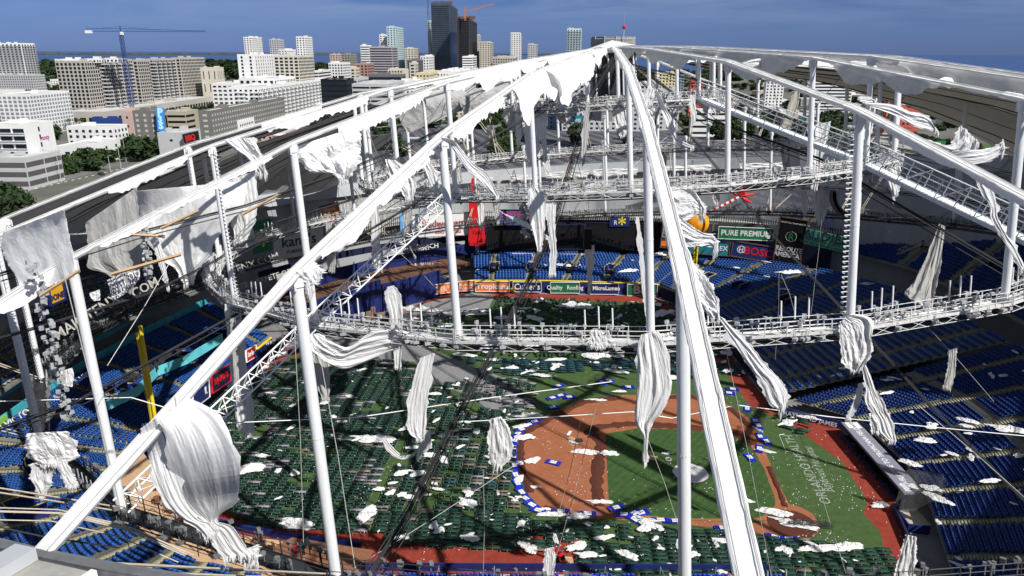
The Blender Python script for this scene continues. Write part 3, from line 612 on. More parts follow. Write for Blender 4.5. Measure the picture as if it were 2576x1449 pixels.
S(RID[1], 1, -1, 62, 98, .3, 61, rag=.6); S(RID[1], 1, 1, 40, 96, .35, 71, rag=.8); S(RID[1], 1, -1, 5, 16, 1.6, 84, rag=1.2, m=FABD); S(RID[1], 1, -1, 17, 32, 1.2, 85, rag=1.4, m=FABD, base=.4)
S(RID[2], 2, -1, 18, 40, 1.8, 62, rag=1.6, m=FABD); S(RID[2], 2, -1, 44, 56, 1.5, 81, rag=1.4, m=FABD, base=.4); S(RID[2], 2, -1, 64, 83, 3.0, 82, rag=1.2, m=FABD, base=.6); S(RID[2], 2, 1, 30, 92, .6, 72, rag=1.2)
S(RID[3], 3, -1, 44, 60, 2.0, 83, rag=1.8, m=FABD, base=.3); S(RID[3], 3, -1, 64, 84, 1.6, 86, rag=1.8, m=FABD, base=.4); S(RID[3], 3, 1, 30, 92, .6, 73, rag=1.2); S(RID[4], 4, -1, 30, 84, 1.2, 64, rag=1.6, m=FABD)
# ---------------------------------------------------------------- intact roof panels (outer skin + lining)
def panel(k, rings, cut=None, lining=LIN, sag=1.5, u0=0., u1=1.):
    t = thing('roof_panel', f"intact {'grey' if k<0 else 'tan'} lined roof panel starting at the {side(k)}", 'roof panel', node(rings[1], k))
    o0 = t.location
    for nm, dz, m in (('outer_skin', .05, FAB), ('inner_lining', 0, lining)):
        nr, nu = 24, 10; vs = []
        for i in range(nr+1):
            r = RR[rings[0]]+(RR[rings[1]]-RR[rings[0]])*i/nr
            for j in range(nu+1):
                u = u0+(u1-u0)*j/nu; sg = sag*(1-(2*u-1)**2)*(.35+.65*r/100)
                seg = 1-min(abs(r-RR[q]) for q in range(6))/12
                vs.append(ridge_pt(r, k, 0).lerp(ridge_pt(r, k+1, 0), u) - Vector((0, 0, sg-dz)) + Vector((0, 0, .25*nz3((r*.2, k+u, 1)))) - o0)
        fs = [(i*(nu+1)+j, i*(nu+1)+j+1, (i+1)*(nu+1)+j+1, (i+1)*(nu+1)+j) for i in range(nr) for j in range(nu)]
        if cut: fs = [f for f in fs if not cut((f[0]//(nu+1))/nr, (f[0] % (nu+1))/nu)]
        b = MB(); b.add(vs, fs); b.build(nm, m, t, smooth=True)
    b = MB()
    for u in (.25, .5, .75):
        b.path([ridge_pt(RR[rings[0]]+(RR[rings[1]]-RR[rings[0]])*i/20, k).lerp(ridge_pt(RR[rings[0]]+(RR[rings[1]]-RR[rings[0]])*i/20, k+1), u)-Vector((0, 0, sag*(1-(2*u-1)**2)*(.35+.65*(RR[rings[0]]+(RR[rings[1]]-RR[rings[0]])*i/20)/100)+.12))-o0 for i in range(21)], .09 if u == .5 else .05, 4)
    b.build('seam', DARKM, t); return t
for k in (-9, -8, -7, -6, -5): panel(k, (2, 5) if k != -9 else (3, 5), lining=LIN2, cut=(lambda a, u, k=k: nz3((a*3+k, u*2, 7)) > .42))
panel(-4, (4, 5), lining=LIN2, cut=lambda a, u: (u > .75 and a < .6) or nz3((a*4, u*3, 2)) > .3)
panel(5, (1, 5), lining=LIN, sag=2.6, cut=lambda a, u: u < .35 and a < .5+.3*nz3((u*3, a*4, 5)))
panel(6, (1, 5), lining=LIN, sag=2.6); panel(7, (1, 5), lining=LIN, sag=2.6)
panel(8, (1, 2), lining=LIN, cut=lambda a, u: nz3((a*3, u*3, 3)) > .3)
# ---------------------------------------------------------------- catwalk rings (24 straight bays each)
CWALK = mat('catwalk_paint', (.50, .50, .49), .6, .0, 2.5, col2=(.74, .74, .73), detail=8)
def catwalk_bay(ln, kind):
    P = {}
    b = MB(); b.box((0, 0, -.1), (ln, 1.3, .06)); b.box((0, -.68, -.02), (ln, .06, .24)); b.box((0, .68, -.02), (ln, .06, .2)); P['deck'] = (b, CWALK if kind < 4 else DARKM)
    b = MB(); n = max(3, int(ln/1.7))
    for s in (-1, 1):
        for z in (.3, .7, 1.1): b.tube((-ln/2, s*.7, z), (ln/2, s*.7, z), .035, 4)
        for i in range(n): b.tube((-ln/2+ln*i/n, s*.66, -.05), (-ln/2+ln*(i+1)/n, s*.66, -.75 if i % 2 else -.05), .03, 3); b.tube((-ln/2+ln*i/n, s*.66, -.75 if i % 2 else -.05), (-ln/2+ln*(i+1)/n, s*.66, -.05 if i % 2 else -.75), .03, 3)
        b.tube((-ln/2, s*.66, -.75), (ln/2, s*.66, -.75), .035, 4)
        for i in range(n+1): x = -ln/2+ln*i/n; b.box((x, s*.7, .5), (.07, .07, 1.3))
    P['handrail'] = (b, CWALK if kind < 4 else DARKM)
    b = MB(); rnd = random.Random(kind*7)
    for i in range(int(ln*1.9)):
        x = rnd.uniform(-ln/2+.6, ln/2-.6); y = rnd.choice((-.9, .85)); z = rnd.uniform(.9, 1.35)
        b.box((x, y, z), (rnd.uniform(.15, .42), rnd.uniform(.15, .4), rnd.uniform(.15, .35)), yaw=rnd.random()*3); b.box((x, y*.9, z-.35), (.06, .06, .6))
    for i in range(int(ln*.5)):
        x = rnd.uniform(-ln/2+.5, ln/2-.5); b.box((x, -.85, -.35), (.5, .35, .22), yaw=rnd.random()); b.tube((x, -.8, .2), (x, -.85, -.3), .03, 4)
    P['floodlights'] = (b, STEEL if kind < 4 else mat('sooty_steel', (.16, .165, .17), .5, .3, 2))  # even mid-dark grey for the outermost ring
    b = MB()
    for i in range(7 if kind < 4 else 9):
        x0 = rnd.uniform(-ln/2, ln/2-3); x1 = x0+rnd.uniform(2, 6); y = rnd.uniform(-.6, .6); z = rnd.uniform(0, .5)
        b.path([(x0+(x1-x0)*t/6, y+rnd.uniform(-.1, .1), z+.35*math.sin(t)) for t in range(7)], .035, 3)
    P['loose_cables'] = (b, DARKM)
    if kind == 3:
        b = MB()
        for x, h_ in ((-ln*.33, 1.7), (-ln*.27, 1.85), (-ln*.2, 1.9), (ln*.17, 1.6), (ln*.24, 1.9), (ln*.31, 1.75)): b.tube((x, .75, .9), (x+.03*(h_-1.7), .78, .9+h_), .07, 7, cap=True)
        P['lamp_tube'] = (b, WHITE)
    elif kind == 4:
        b = MB()
        for i in range(6): x = -ln*.42+i*ln*.05; b.tube((x, .75, .9), (x, .75, 1.8), .05, 6)
        P['lamp_tube'] = (b, STEEL)
    R = {}
    for nm, (b, m) in P.items():
        me = bpy.data.meshes.new(nm); me.from_pydata([tuple(q) for q in b.v], [], b.f); me.materials.append(m); R[nm] = me
    return R
CW = {}
for ring in (1, 2, 3, 4):
    rr = RR[ring]; ln = 2*rr*math.sin(math.radians(7.5)); bays = catwalk_bay(ln, ring)
    t = thing('catwalk_ring', f"{ {1:'smallest innermost', 2:'second', 3:'large third', 4:'outermost dark'}[ring]} ring of railed lighting catwalk under the ruined roof", 'catwalk')
    t.matrix_world = DM; CW[ring] = t
    for k in range(-12, 12):
        a = ang(k+.5); rm = rr*math.cos(math.radians(7.5))
        if not visible([node(ring, k, False), node(ring, k+1, False)], 200): continue
        for nm, me in bays.items():
            o = obj(nm, me, t); (o.__setitem__('kind', 'stuff') if nm in ('floodlights', 'loose_cables', 'lamp_tube') else None); o.matrix_basis = Matrix.Translation((rm*math.sin(a), -rm*math.cos(a), ZB[ring]+.3)) @ Matrix.Rotation(a, 4, 'Z') @ (Matrix.Rotation(math.pi, 4, 'Z') if k % 2 and ring != 3 else Matrix.Identity(4))
# radial gangways
def gangway(name, label, pts, w, h, m, tri=False, step=2.2):
    t = thing(name, label, 'gangway', pts[0]); o0 = t.location
    dk = MB(); rl = MB()
    for i in range(len(pts)-1):
        a = pts[i]-o0; b_ = pts[i+1]-o0; d = (b_-a); l = d.length; d.normalize(); s = d.cross(Vector((0, 0, 1))).normalized(); up = s.cross(d)
        q = Matrix((d, s, up)).transposed().to_4x4(); q.translation = (a+b_)/2
        if not tri:
            dk.box((0, 0, 0), (l, w, .12), M=q); dk.box((0, w/2, -.1), (l, .08, .42), M=q); dk.box((0, -w/2, -.1), (l, .08, .42), M=q); [rl.box((-l/2+(i_+.5)*l/60, 0, .09), (.10, w*.8, .05), M=q) for i_ in range(60)]
        n = max(2, int(l/step))
        top = [(-w/2, h), (w/2, h)] if not tri else [(0, h)]
        bot = [(-w/2, 0), (w/2, 0)]
        for y, z in top+bot: rl.tube(q @ Vector((-l/2, y, z)), q @ Vector((l/2, y, z)), .08, 5)
        if not tri:
            for y in (-w/2, w/2): rl.tube(q @ Vector((-l/2, y, h*.5)), q @ Vector((l/2, y, h*.5)), .05, 4)
        for j in range(n):
            x0 = -l/2+l*j/n; x1 = -l/2+l*(j+1)/n; xm = (x0+x1)/2
            if tri:
                for y in (-w/2, w/2): rl.tube(q @ Vector((x0, y, 0)), q @ Vector((xm, 0, h)), .05, 4); rl.tube(q @ Vector((xm, 0, h)), q @ Vector((x1, y, 0)), .05, 4)
                rl.tube(q @ Vector((x0, -w/2, 0)), q @ Vector((x1, w/2, 0)), .04, 4); rl.tube(q @ Vector((x0, -w/2, 0)), q @ Vector((x0, w/2, 0)), .04, 4)
            else:
                for y in (-w/2, w/2): rl.tube(q @ Vector((x0, y, 0)), q @ Vector((x0, y, h)), .06, 4); (rl.tube(q @ Vector((x0, y, 0)), q @ Vector((x1, y, h)), .05, 4) if j % 2 == 0 else None)
    if dk.v: dk.build('deck', m, t)
    rl.build('truss', m, t)
    return t
gangway('gangway', 'wide white railed gangway sloping down to the right across the upper right', [node(1, 3, False, .5), node(2, 3, False, .8), node(3, 3, False, .6)], 2.4, 2.3, POSTW)
gangway('truss_bridge', 'slim white lattice bridge rising from the bottom left towards the middle of the bowl', [node(4, -2, False, .4), node(3, -2, False, .4), node(2, -2, False, .4)], 1.4, 1.3, WHITE, tri=True, step=1.5)
gangway('truss_bridge', 'tan lattice beam in the shade at the right, behind the hanging grey cloth', [node(4, 9, False, 1), node(4, 8, False, -1), AY(2260, 640, 165)], 1.0, 1.1, CABLT, tri=True, step=1.6)
# hub in the middle of the roof
hb = thing('roof_hub', 'dark centre ring drum with hanging grey scraps at the peak of the ruined roof', 'roof hub', rpt(0, 0, -1)); b = MB()
for z0, z1, ra, rb in ((-1.2, -.2, 3.6, 3.8), (-6.6, -6.2, 3.6, 3.7), (-6.2, -1.2, 3.3, 3.3)):
    b.tube(rpt(0, 0, z0)-hb.location, rpt(0, 0, z1)-hb.location, ra, 20, r2=rb)
b.build('drum', DARKM, hb); b = MB()
for i in range(10): t_ = i*.628; b.tube(rpt(0, 0, 0)-hb.location+R3 @ Vector((3.6*math.cos(t_), 3.6*math.sin(t_), -.4)), rpt(0, 0, 0)-hb.location+R3 @ Vector((3.6*math.cos(t_), 3.6*math.sin(t_), -6.6)), .12, 6)
b.build('drum_post', WHITE, hb)
# peak cap
b = MB(); vs = []
for i in range(25):
    t_ = i/24*2*math.pi; vs.append(rpt(0, 0, 0)-hb.location+R3 @ Vector((4.6*math.cos(t_), 4.6*math.sin(t_), .5+.25*math.sin(t_*5))))
vs.append(rpt(0, 0, 1.9)-hb.location); b.add(vs, [(i, i+1, 25) for i in range(24)]); b.build('cap_fabric', FAB, hb)
# ---------------------------------------------------------------- cables
BARM = mat('brown_cable', (.17, .13, .10), .6, .2, 2)
def cable(label, pts, r, m, group=None, n=1, spread=.2, name='cable', sag=0):
    t = thing(name, label, 'cable', pts[0], group=group); o0 = t.location
    for s in range(n):
        off = Vector((math.cos(s*2.4), math.sin(s*2.4), math.sin(s*1.3)))*spread*(s/max(1, n)) ; P = []
        for i in range(len(pts)-1):
            for j in range(8): u = j/8; P.append(pts[i].lerp(pts[i+1], u)-o0+off*(1 if n > 1 else 0)-Vector((0, 0, sag*math.sin(math.pi*(i+u)/(len(pts)-1)))))
        P.append(pts[-1]-o0+off); b = MB(); b.path(P, r, 4); b.build('strand', m, t)
    return t
for k in range(-12, 12):
    for ring in (1, 2, 3, 4):
        lo, hi = node(ring, k, False, .3), node(ring+1, k, True, -.4)
        if not visible([lo, hi], 30): continue
        near = ring >= 3 and -4 <= k <= 3
        m = BROWNC if False else (CABLT if near or k % 3 == 0 else CABLE)
        big = ring == 3 and k in (-1, 0)
    cable(f"{'thick brown ' if big else ''}stay cables rising from the {RN[ring]} ring post, {side(k)}", [lo, hi], .10 if big else .07 if near else .055, BARM if big else m, n=3 if big else 2 if ring > 1 else 1, spread=.35 if big else .55, name='stay_cable')
# cross cables below the ridges between neighbouring posts (hoops)
for ring in (2, 3, 4):
    b = []
    t = thing('hoop_cable', f"black hoop cable bundle running along the {RN[ring]} catwalk ring", 'cable', DP)
    for dz, dr in ((-.5, .3), (-.65, -.3), (-.35, -.1)):
        b = MB(); b.path([node(ring, k, False, dz, dr)-Vector(DP) for k in range(-12, 13)], .075, 4); b.build('strand', CABLE, t)
apex = rpt(0, 0, .2)
def pc(lst): return [AY(x, y, d) for x, y, d in lst]
cable('thick bundle of black cables dropping from the roof peak to the bottom of the picture', pc([(1545, 150, 114), (1490, 240, 112), (1440, 400, 106), (1392, 565, 98), (1335, 700, 88), (1270, 832, 78), (1150, 1050, 64), (1030, 1290, 52), (930, 1449, 46), (900, 1500, 44)]), .06, CABLE, n=9, spread=.75, name='cable_bundle')
cable('black cables crossing diagonally from the roof peak to the lower right edge', pc([(1600, 190, 112), (1760, 370, 100), (1940, 590, 90), (2130, 790, 82), (2330, 1010, 74), (2576, 1260, 66), (2640, 1320, 64)]), .06, CABLE, n=4, spread=.6, name='cable_bundle')
cable('black cables running along under the wide white gangway', pc([(1600, 165, 118), (1780, 300, 108), (2060, 400, 92), (2300, 540, 84), (2576, 700, 76), (2640, 740, 74)]), .06, CABLE, n=5, spread=.8, name='cable_bundle')
cable('black cables from the left edge up behind the front left posts', pc([(-20, 700, 60), (180, 640, 66), (360, 585, 74), (620, 520, 84), (850, 440, 96), (1110, 330, 110), (1330, 210, 120)]), .06, CABLE, n=4, spread=.8, name='cable_bundle')
cable('black cables sweeping across the left field seats', pc([(-20, 1090, 52), (200, 1010, 60), (420, 890, 70), (600, 790, 78), (830, 640, 90), (1100, 480, 106)]), .06, CABLE, n=4, spread=.7, name='cable_bundle')
cable('dark cables rising from the left edge below the white panel', pc([(-20, 860, 58), (150, 810, 64), (380, 740, 72), (540, 660, 80), (700, 560, 92), (900, 500, 104)]), .05, CABLE, n=3, spread=.5, name='cable_bundle')
cable('thin dark cables fanning down from the roof peak to the left', pc([(1530, 165, 116), (1400, 250, 110), (1290, 320, 106), (1150, 400, 98), (960, 520, 90)]), .06, CABLE, n=4, spread=.9, name='cable_bundle')
cable('dark cables crossing under the right hand ridges', pc([(1570, 160, 118), (1800, 215, 112), (2050, 330, 104), (2300, 385, 96), (2576, 440, 90)]), .05, CABLE, n=5, spread=.9, name='cable_bundle')
cable('tan cables crossing low over the bottom left seats', pc([(-20, 1285, 34), (150, 1290, 36), (320, 1330, 38), (470, 1395, 38)]), .045, CABLT, n=5, spread=.7, name='cable_bundle')
cable('black cable lying along the concrete rim at the bottom left', pc([(-20, 1322, 30), (120, 1352, 30), (300, 1378, 29)]), .05, CABLE, name='cable')
for i, (lb, l) in enumerate([('white sagging line strung above the infield from left', [(-10, 1010, 66), (330, 1000, 66), (550, 1065, 66), (900, 1050, 70), (1240, 1000, 74), (1540, 960, 76)]), ('white pipe-like line crossing the infield', [(1150, 1062, 74), (1400, 1048, 74), (1590, 1036, 74), (1690, 1052, 74), (1860, 1018, 74)]), ('white straight line reaching the right edge', [(1860, 1020, 72), (2100, 1050, 72), (2350, 1075, 70), (2590, 1098, 68)]),
      ]): cable(lb, pc(l), .055, WHITE, name='guy_line')
for i, (a, c) in enumerate([((153, 660, 36), (330, 1400, 38)), ((440, 1000, 30), (500, 1400, 33)), ((738, 790, 50), (765, 1420, 50)), ((797, 850, 60), (895, 1440, 50)), ((1500, 1020, 60), (1385, 1449, 60)), ((1215, 1180, 60), (1215, 1449, 60)), ((1460, 1060, 60), (1400, 1310, 60)), ((1620, 1080, 60), (1715, 1349, 60)), ((1820, 850, 58), (1940, 1449, 58)), ((2000, 1060, 60), (2130, 1449, 60)), ((1965, 690, 120), (2000, 790, 118)), ((1950, 905, 110), (1960, 640, 112)), ((2075, 440, 120), (2040, 790, 116)), ((2310, 1020, 62), (2576, 1250, 60)), ((2285, 770, 80), (2500, 1010, 80)), ((1010, 640, 120), (1110, 740, 120)), ((270, 920, 46), (450, 620, 52)), ((1310, 1160, 60), (860, 1449, 52))]):
    cable('thin slack line hanging down through the bowl', pc([a, ((a[0]+c[0])/2+4, (a[1]+c[1])/2, (a[2]+c[2])/2), c]), .028, CABLW, group='thin slack lines hanging through the bowl', name='slack_line')
# wooden edge battens torn loose on the left ridge
for i, (x0, y0, x1, y1, d) in enumerate([(280, 690, 455, 640, 36), (610, 540, 700, 490, 52), (630, 548, 840, 500, 50), (330, 590, 415, 595, 44), (330, 588, 470, 560, 44), (405, 575, 500, 530, 44), (100, 745, 200, 680, 38), (690, 555, 730, 690, 70)]):
    o = MB(); a = AY(x0, y0, d); c = AY(x1, y1, d+.6); 
    if i in (2, 4, 7): continue
    t = thing('wooden_batten', 'loose tan wooden batten dangling from the torn edge of the left ridge', 'batten', a, group='loose wooden battens on the left ridge'); o.tube((0, 0, 0), c-a, .09, 4, cap=True); o.build('plank', LUMB, t)
# ============================================================ hanging torn fabric
FRINGE = FAB
def cloth(label, rows, d, folds=3, amp=.4, seed=0, m=FAB, name='torn_roof_fabric', rag=1.0, group=None, skew=.6, wr=.25):
    """rows: (xl, yl, xr, yr[, dl, dr]) from the hanging edge to the free edge; d = forward distance in metres"""
    rnd = random.Random(seed); R_ = [(r[0], r[1], r[2], r[3], r[4] if len(r) > 4 else d, r[5] if len(r) > 5 else (r[4] if len(r) > 4 else d)) for r in rows]
    small = group is not None; nr = 26 if small else 46; nu = 18 if small else 34; A = [[0]*6 for _ in range(nr+1)]
    wm = max(math.hypot(r[2]-r[0], r[3]-r[1])*r[4]/1838. for r in R_); amp = min(amp, .13*wm)*1.15; wr = min(wr, .09*wm)
    FL = [(rnd.uniform(-.05, 1.05), rnd.uniform(-.35, .35), rnd.uniform(.04, .16), rnd.choice((-1, 1, 1))*rnd.uniform(.4, 1.5), rnd.uniform(0, .7)) for _ in range(folds*2+2)]
    def cat(p0, p1, p2, p3, t): return .5*((2*p1)+(-p0+p2)*t+(2*p0-5*p1+4*p2-p3)*t*t+(-p0+3*p1-3*p2+p3)*t**3)
    vs = []; o0 = None; k = len(R_)-1; ph = rnd.random()*9
    for i in range(nr+1):
        q = i/nr*k; s = min(int(q), k-1); w = q-s; g = [R_[max(s-1, 0)], R_[s], R_[s+1], R_[min(s+2, k)]]
        r = [cat(g[0][c], g[1][c], g[2][c], g[3][c], w) for c in range(6)]; v = i/nr
        for j in range(nu+1):
            u = j/nu; e = 1 if (j in (0, nu)) else 0
            x = r[0]*(1-u)+r[2]*u; y = r[1]*(1-u)+r[3]*u; dd = r[4]*(1-u)+r[5]*u; sc = 1838./dd
            jx = e*sc*.30*rag*(nz3((v*7, seed, j))+.5*nz3((v*23, seed, j+3))); 
            if i >= nr-1: y += sc*rag*(.30*nz3((u*8, seed, 4))+.12*(rnd.random()-.5))*(1 if i == nr else .5)
            uu = u+.05*nz3((v*3, u*3, seed)); f = 0
            for (u0_, sl, wd_, am, v0) in FL:
                q_ = abs(uu-u0_-sl*(v-.5)*.5)/wd_
                if q_ < 2.2: f += am*(1-q_/2.2)**1.5*min(1, .35+max(0, v-v0*.5)*1.5)
            f = f*amp*.24 + amp*.08*math.sin(2*math.pi*folds*uu*.45+ph+skew*v*2)
            g1 = nz3((u*6, v*3.2, seed+3)); g2 = nz3((u*15, v*8, seed+8)); f += wr*.9*(g1-.6*abs(g1)) + wr*.5*(.3-abs(g2)) + wr*.35*(.2-abs(nz3((u*7+seed, v*2.2, 2)))) + wr*.18*(.3-abs(nz3((u*30+seed, v*18, 2))))
            P = AY(x+jx, y, dd+f)
            if o0 is None: o0 = P.copy()
            vs.append(P-o0)
    fs = [(i*(nu+1)+j, i*(nu+1)+j+1, (i+1)*(nu+1)+j+1, (i+1)*(nu+1)+j) for i in range(nr) for j in range(nu)]
    t = None; b = MB(); b.add(vs, fs)
    # fringe of loose threads on the free edge
    bot = vs[-(nu+1):]; fr = []
    for j in range(nu*3):
        u = rnd.random()*nu; i = int(u); p = bot[i].lerp(bot[min(i+1, nu)], u-i); l = (.1+.35*rnd.random())*rag; o = len(b.v); b.v += [tuple(p-Vector((.03, 0, 0))), tuple(p+Vector((.05, 0, .0))), tuple(p+Vector((rnd.uniform(-.1, .1), rnd.uniform(-.1, .1), -l)))]; b.f.append((o, o+1, o+2))
    ob = b.build(name, m, None, smooth=False); ob.location = o0; k_ = ob.modifiers.new('thickness', 'SOLIDIFY'); k_.thickness = .02
    return tag(ob, label, 'fabric', group)
C = cloth
C('huge white fabric bag billowing down from the near left ridge, knotted near its foot', [(395, 1060, 470, 1000, 29, 31), (412, 1100, 545, 1040, 29.5, 30), (425, 1160, 592, 1120, 30, 29), (440, 1215, 606, 1190, 30.5, 29), (460, 1265, 604, 1240, 31, 30), (495, 1300, 580, 1268, 31, 30.5), (517, 1317, 552, 1296, 31, 31), (524, 1330, 548, 1312, 31, 31), (528, 1355, 585, 1325, 31, 31), (545, 1385, 620, 1375, 31, 31), (560, 1402, 642, 1392, 31, 31)], 30, folds=0, amp=.5, seed=1, wr=.10)
C('long white sheet trailing beside the knotted bag on the near left ridge', [(352, 1080, 392, 1050, 29, 29.3), (370, 1140, 420, 1120), (386, 1200, 445, 1195), (412, 1262, 470, 1262), (450, 1300, 500, 1305), (485, 1322, 535, 1318), (515, 1350, 548, 1335)], 30.2, folds=3, amp=.35, seed=2)
C('pale crumpled scrap at the tip of the knotted bag', [(605, 1385, 650, 1370), (600, 1405, 652, 1385), (612, 1415, 650, 1405)], 31.2, folds=2, amp=.3, seed=22)
C('large square white fabric sheet hanging at the far left between two ridges', [(8, 585, 160, 528, 60, 52), (5, 620, 168, 560, 60, 52), (18, 660, 178, 610, 58, 50), (45, 700, 186, 645, 54, 48), (85, 735, 190, 690, 50, 46)], 55, folds=2, amp=.3, seed=3, rag=.4)
C('big torn white flap hanging from the second left ridge at its high post', [(735, 372, 900, 318, 70, 72), (748, 395, 908, 345, 69, 71), (765, 420, 905, 378, 69, 71), (785, 435, 905, 400, 69, 70), (832, 436, 885, 440, 69, 70), (850, 448, 875, 452, 69, 70)], 70, folds=2, amp=.7, seed=4, wr=.7, rag=2)
C('small torn white scrap left of the big flap', [(560, 352, 640, 345), (590, 375, 655, 380), (620, 395, 665, 410), (640, 425, 672, 438)], 78, folds=2, amp=.6, seed=5, wr=.4, rag=2)
C('huge white fabric sheet ending in two pointed tails behind the front left posts', [(345, 480, 620, 455, 84, 88), (352, 540, 610, 520), (368, 600, 560, 580), (395, 640, 530, 640), (440, 680, 505, 672), (462, 716, 488, 702)], 86, folds=5, amp=.8, seed=6, m=FAB, rag=1.5)
C('narrow pointed tail of white fabric left of the big double tailed sheet', [(372, 590, 398, 600), (392, 640, 412, 645), (408, 690, 420, 690), (420, 724, 426, 724)], 84, folds=1, amp=.3, seed=7)
C('grey shaded fabric sheet hanging between the front left posts', [(215, 560, 345, 470), (222, 620, 352, 540), (224, 672, 358, 620), (270, 690, 350, 690), (310, 720, 330, 735)], 90, folds=3, amp=.5, seed=8, m=LIN2)
C('white fabric curtain lit at the right of the double tailed sheet', [(560, 460, 640, 430), (570, 520, 650, 500), (585, 570, 640, 560), (590, 610, 622, 600)], 88, folds=2, amp=.5, seed=9)
C('long tied bundle of white fabric hanging from the catwalk at the left', [(565, 765, 606, 765), (572, 850, 612, 850), (580, 940, 622, 930), (588, 1020, 632, 1000), (600, 1080, 640, 1078), (614, 1096, 634, 1095)], 78, folds=4, amp=.3, seed=10)
C('long thin fabric strip beside the tied bundle, near the slim bridge', [(578, 800, 592, 800), (585, 900, 598, 900), (594, 1010, 606, 1008)], 77, folds=2, amp=.2, seed=110, m=FABD)
C('wide white fabric swag draped along the near catwalk', [(772, 845, 800, 838, 63, 63), (782, 880, 822, 852), (815, 905, 850, 868), (838, 920, 880, 872), (870, 928, 935, 838), (925, 908, 1000, 830), (990, 880, 1032, 842)], 62, folds=2, amp=.5, seed=11, wr=.4)
C('fabric curtain hanging under the left end of the near catwalk', [(775, 850, 810, 850), (782, 900, 826, 905), (795, 960, 830, 962), (808, 1000, 828, 1002)], 64, folds=3, amp=.25, seed=12, m=FABD)
C('knotted white fabric figure hanging above the dark far cots', [(974, 722, 990, 718), (968, 745, 1008, 742), (978, 790, 1014, 788), (985, 830, 1012, 835), (992, 920, 1008, 925)], 80, folds=3, amp=.4, seed=13, wr=.4)
C('long white fabric strip hanging below the near catwalk above the grass lane', [(1058, 900, 1092, 888), (1040, 950, 1084, 955), (1026, 1020, 1076, 1010), (1024, 1062, 1072, 1070), (1030, 1090, 1068, 1100), (1046, 1102, 1066, 1104)], 57, folds=3, amp=.3, seed=14)
C('twisted fabric knot at the end of the strip above the grass lane', [(1066, 1080, 1082, 1084), (1060, 1110, 1086, 1118), (1052, 1128, 1078, 1132), (1048, 1150, 1060, 1140)], 58, folds=3, amp=.3, seed=15)
C('narrow swag curving down from the knot above the grass lane', [(960, 1105, 968, 1098), (975, 1135, 985, 1122), (1005, 1155, 1012, 1145), (1035, 1150, 1040, 1140), (1055, 1130, 1062, 1118)], 58.5, folds=1, amp=.15, seed=16, rag=.4)
C('ghost-like draped fabric hanging left of the infield', [(1236, 1052, 1262, 1052), (1230, 1080, 1280, 1075), (1228, 1130, 1290, 1120), (1232, 1160, 1286, 1150), (1240, 1178, 1262, 1176)], 60, folds=5, amp=.4, seed=17)
C('big draped fabric bundle wrapped round the foot of the tall white post above the infield', [(1612, 842, 1655, 832), (1602, 880, 1672, 862), (1605, 930, 1684, 925), (1600, 990, 1690, 985), (1598, 1050, 1660, 1040), (1604, 1075, 1640, 1065), (1618, 1100, 1632, 1098), (1616, 1150, 1628, 1145), (1620, 1168, 1626, 1164)], 54.5, folds=4, amp=.6, seed=18, wr=.5)
C('crumpled fabric lump on top of the catwalk beside the tall white post', [(1640, 842, 1690, 836), (1645, 860, 1700, 862), (1660, 885, 1690, 880)], 56.5, folds=3, amp=.5, seed=19, wr=.5)
C('large fabric bundle tied round the foot of the spiky post on the right', [(2112, 812, 2140, 790), (2110, 850, 2190, 800), (2116, 890, 2194, 850), (2124, 920, 2190, 895), (2140, 932, 2168, 925)], 55.2, folds=4, amp=.5, seed=20, wr=.5)
C('twisted tail of fabric dangling below the bundle on the right', [(2166, 922, 2178, 918), (2172, 950, 2190, 945), (2178, 985, 2205, 985), (2175, 1010, 2225, 1015), (2190, 1035, 2232, 1035), (2205, 1060, 2240, 1050), (2215, 1090, 2250, 1080), (2236, 1108, 2254, 1106)], 56, folds=3, amp=.35, seed=21, wr=.4)
C('short fabric rag left of the twisted tail on the right', [(2160, 965, 2172, 962), (2150, 1000, 2168, 1002), (2140, 1025, 2160, 1022), (2128, 1048, 2140, 1050)], 56.5, folds=2, amp=.2, seed=23)
C('fabric hanging folded behind the dugout roof below the twisted tail', [(2185, 1040, 2222, 1038), (2188, 1060, 2226, 1062), (2192, 1085, 2230, 1090)], 70, folds=5, amp=.3, seed=24)
C('long blown flag of fabric streaming down to the right from the central ridge', [(1800, 790, 1818, 800, 43, 43), (1830, 840, 1850, 830), (1862, 890, 1890, 870), (1895, 940, 1925, 915), (1915, 975, 1965, 955), (1930, 1010, 1982, 985), (1960, 1030, 1976, 1015)], 43, folds=2, amp=.35, seed=25, rag=1.6)
C('rounded torn flap on the right side of the central ridge, upper', [(1680, 478, 1690, 500, 46, 46), (1710, 474, 1706, 560), (1745, 478, 1735, 552), (1768, 510, 1752, 540), (1775, 522, 1760, 532)], 46, folds=1, amp=.6, seed=26, wr=.6, rag=2)
C('blown flap on the right side of the central ridge with a fringed tip', [(1712, 545, 1718, 620, 43, 43), (1740, 570, 1745, 622), (1770, 585, 1768, 618), (1795, 592, 1790, 616), (1805, 612, 1796, 622)], 43, folds=1, amp=.5, seed=27, wr=.5, rag=2)
C('triangular torn sheet on the right edge of the central ridge above the posts', [(1722, 640, 1740, 740, 38, 37), (1752, 668, 1765, 775), (1780, 700, 1790, 800), (1806, 755, 1808, 802)], 38, folds=1, amp=.35, seed=28, rag=1.4)
C('sheet of fabric hanging off the central ridge high up, twisting at the white post', [(1640, 210, 1655, 230, 86, 84), (1668, 290, 1690, 300), (1695, 350, 1705, 345), (1738, 372, 1745, 368)], 84, folds=2, amp=.5, seed=29)
C('bunched fabric collar near the top of the central post', [(1632, 215, 1648, 225), (1622, 240, 1645, 245), (1618, 262, 1642, 262)], 79, folds=3, amp=.3, seed=30)
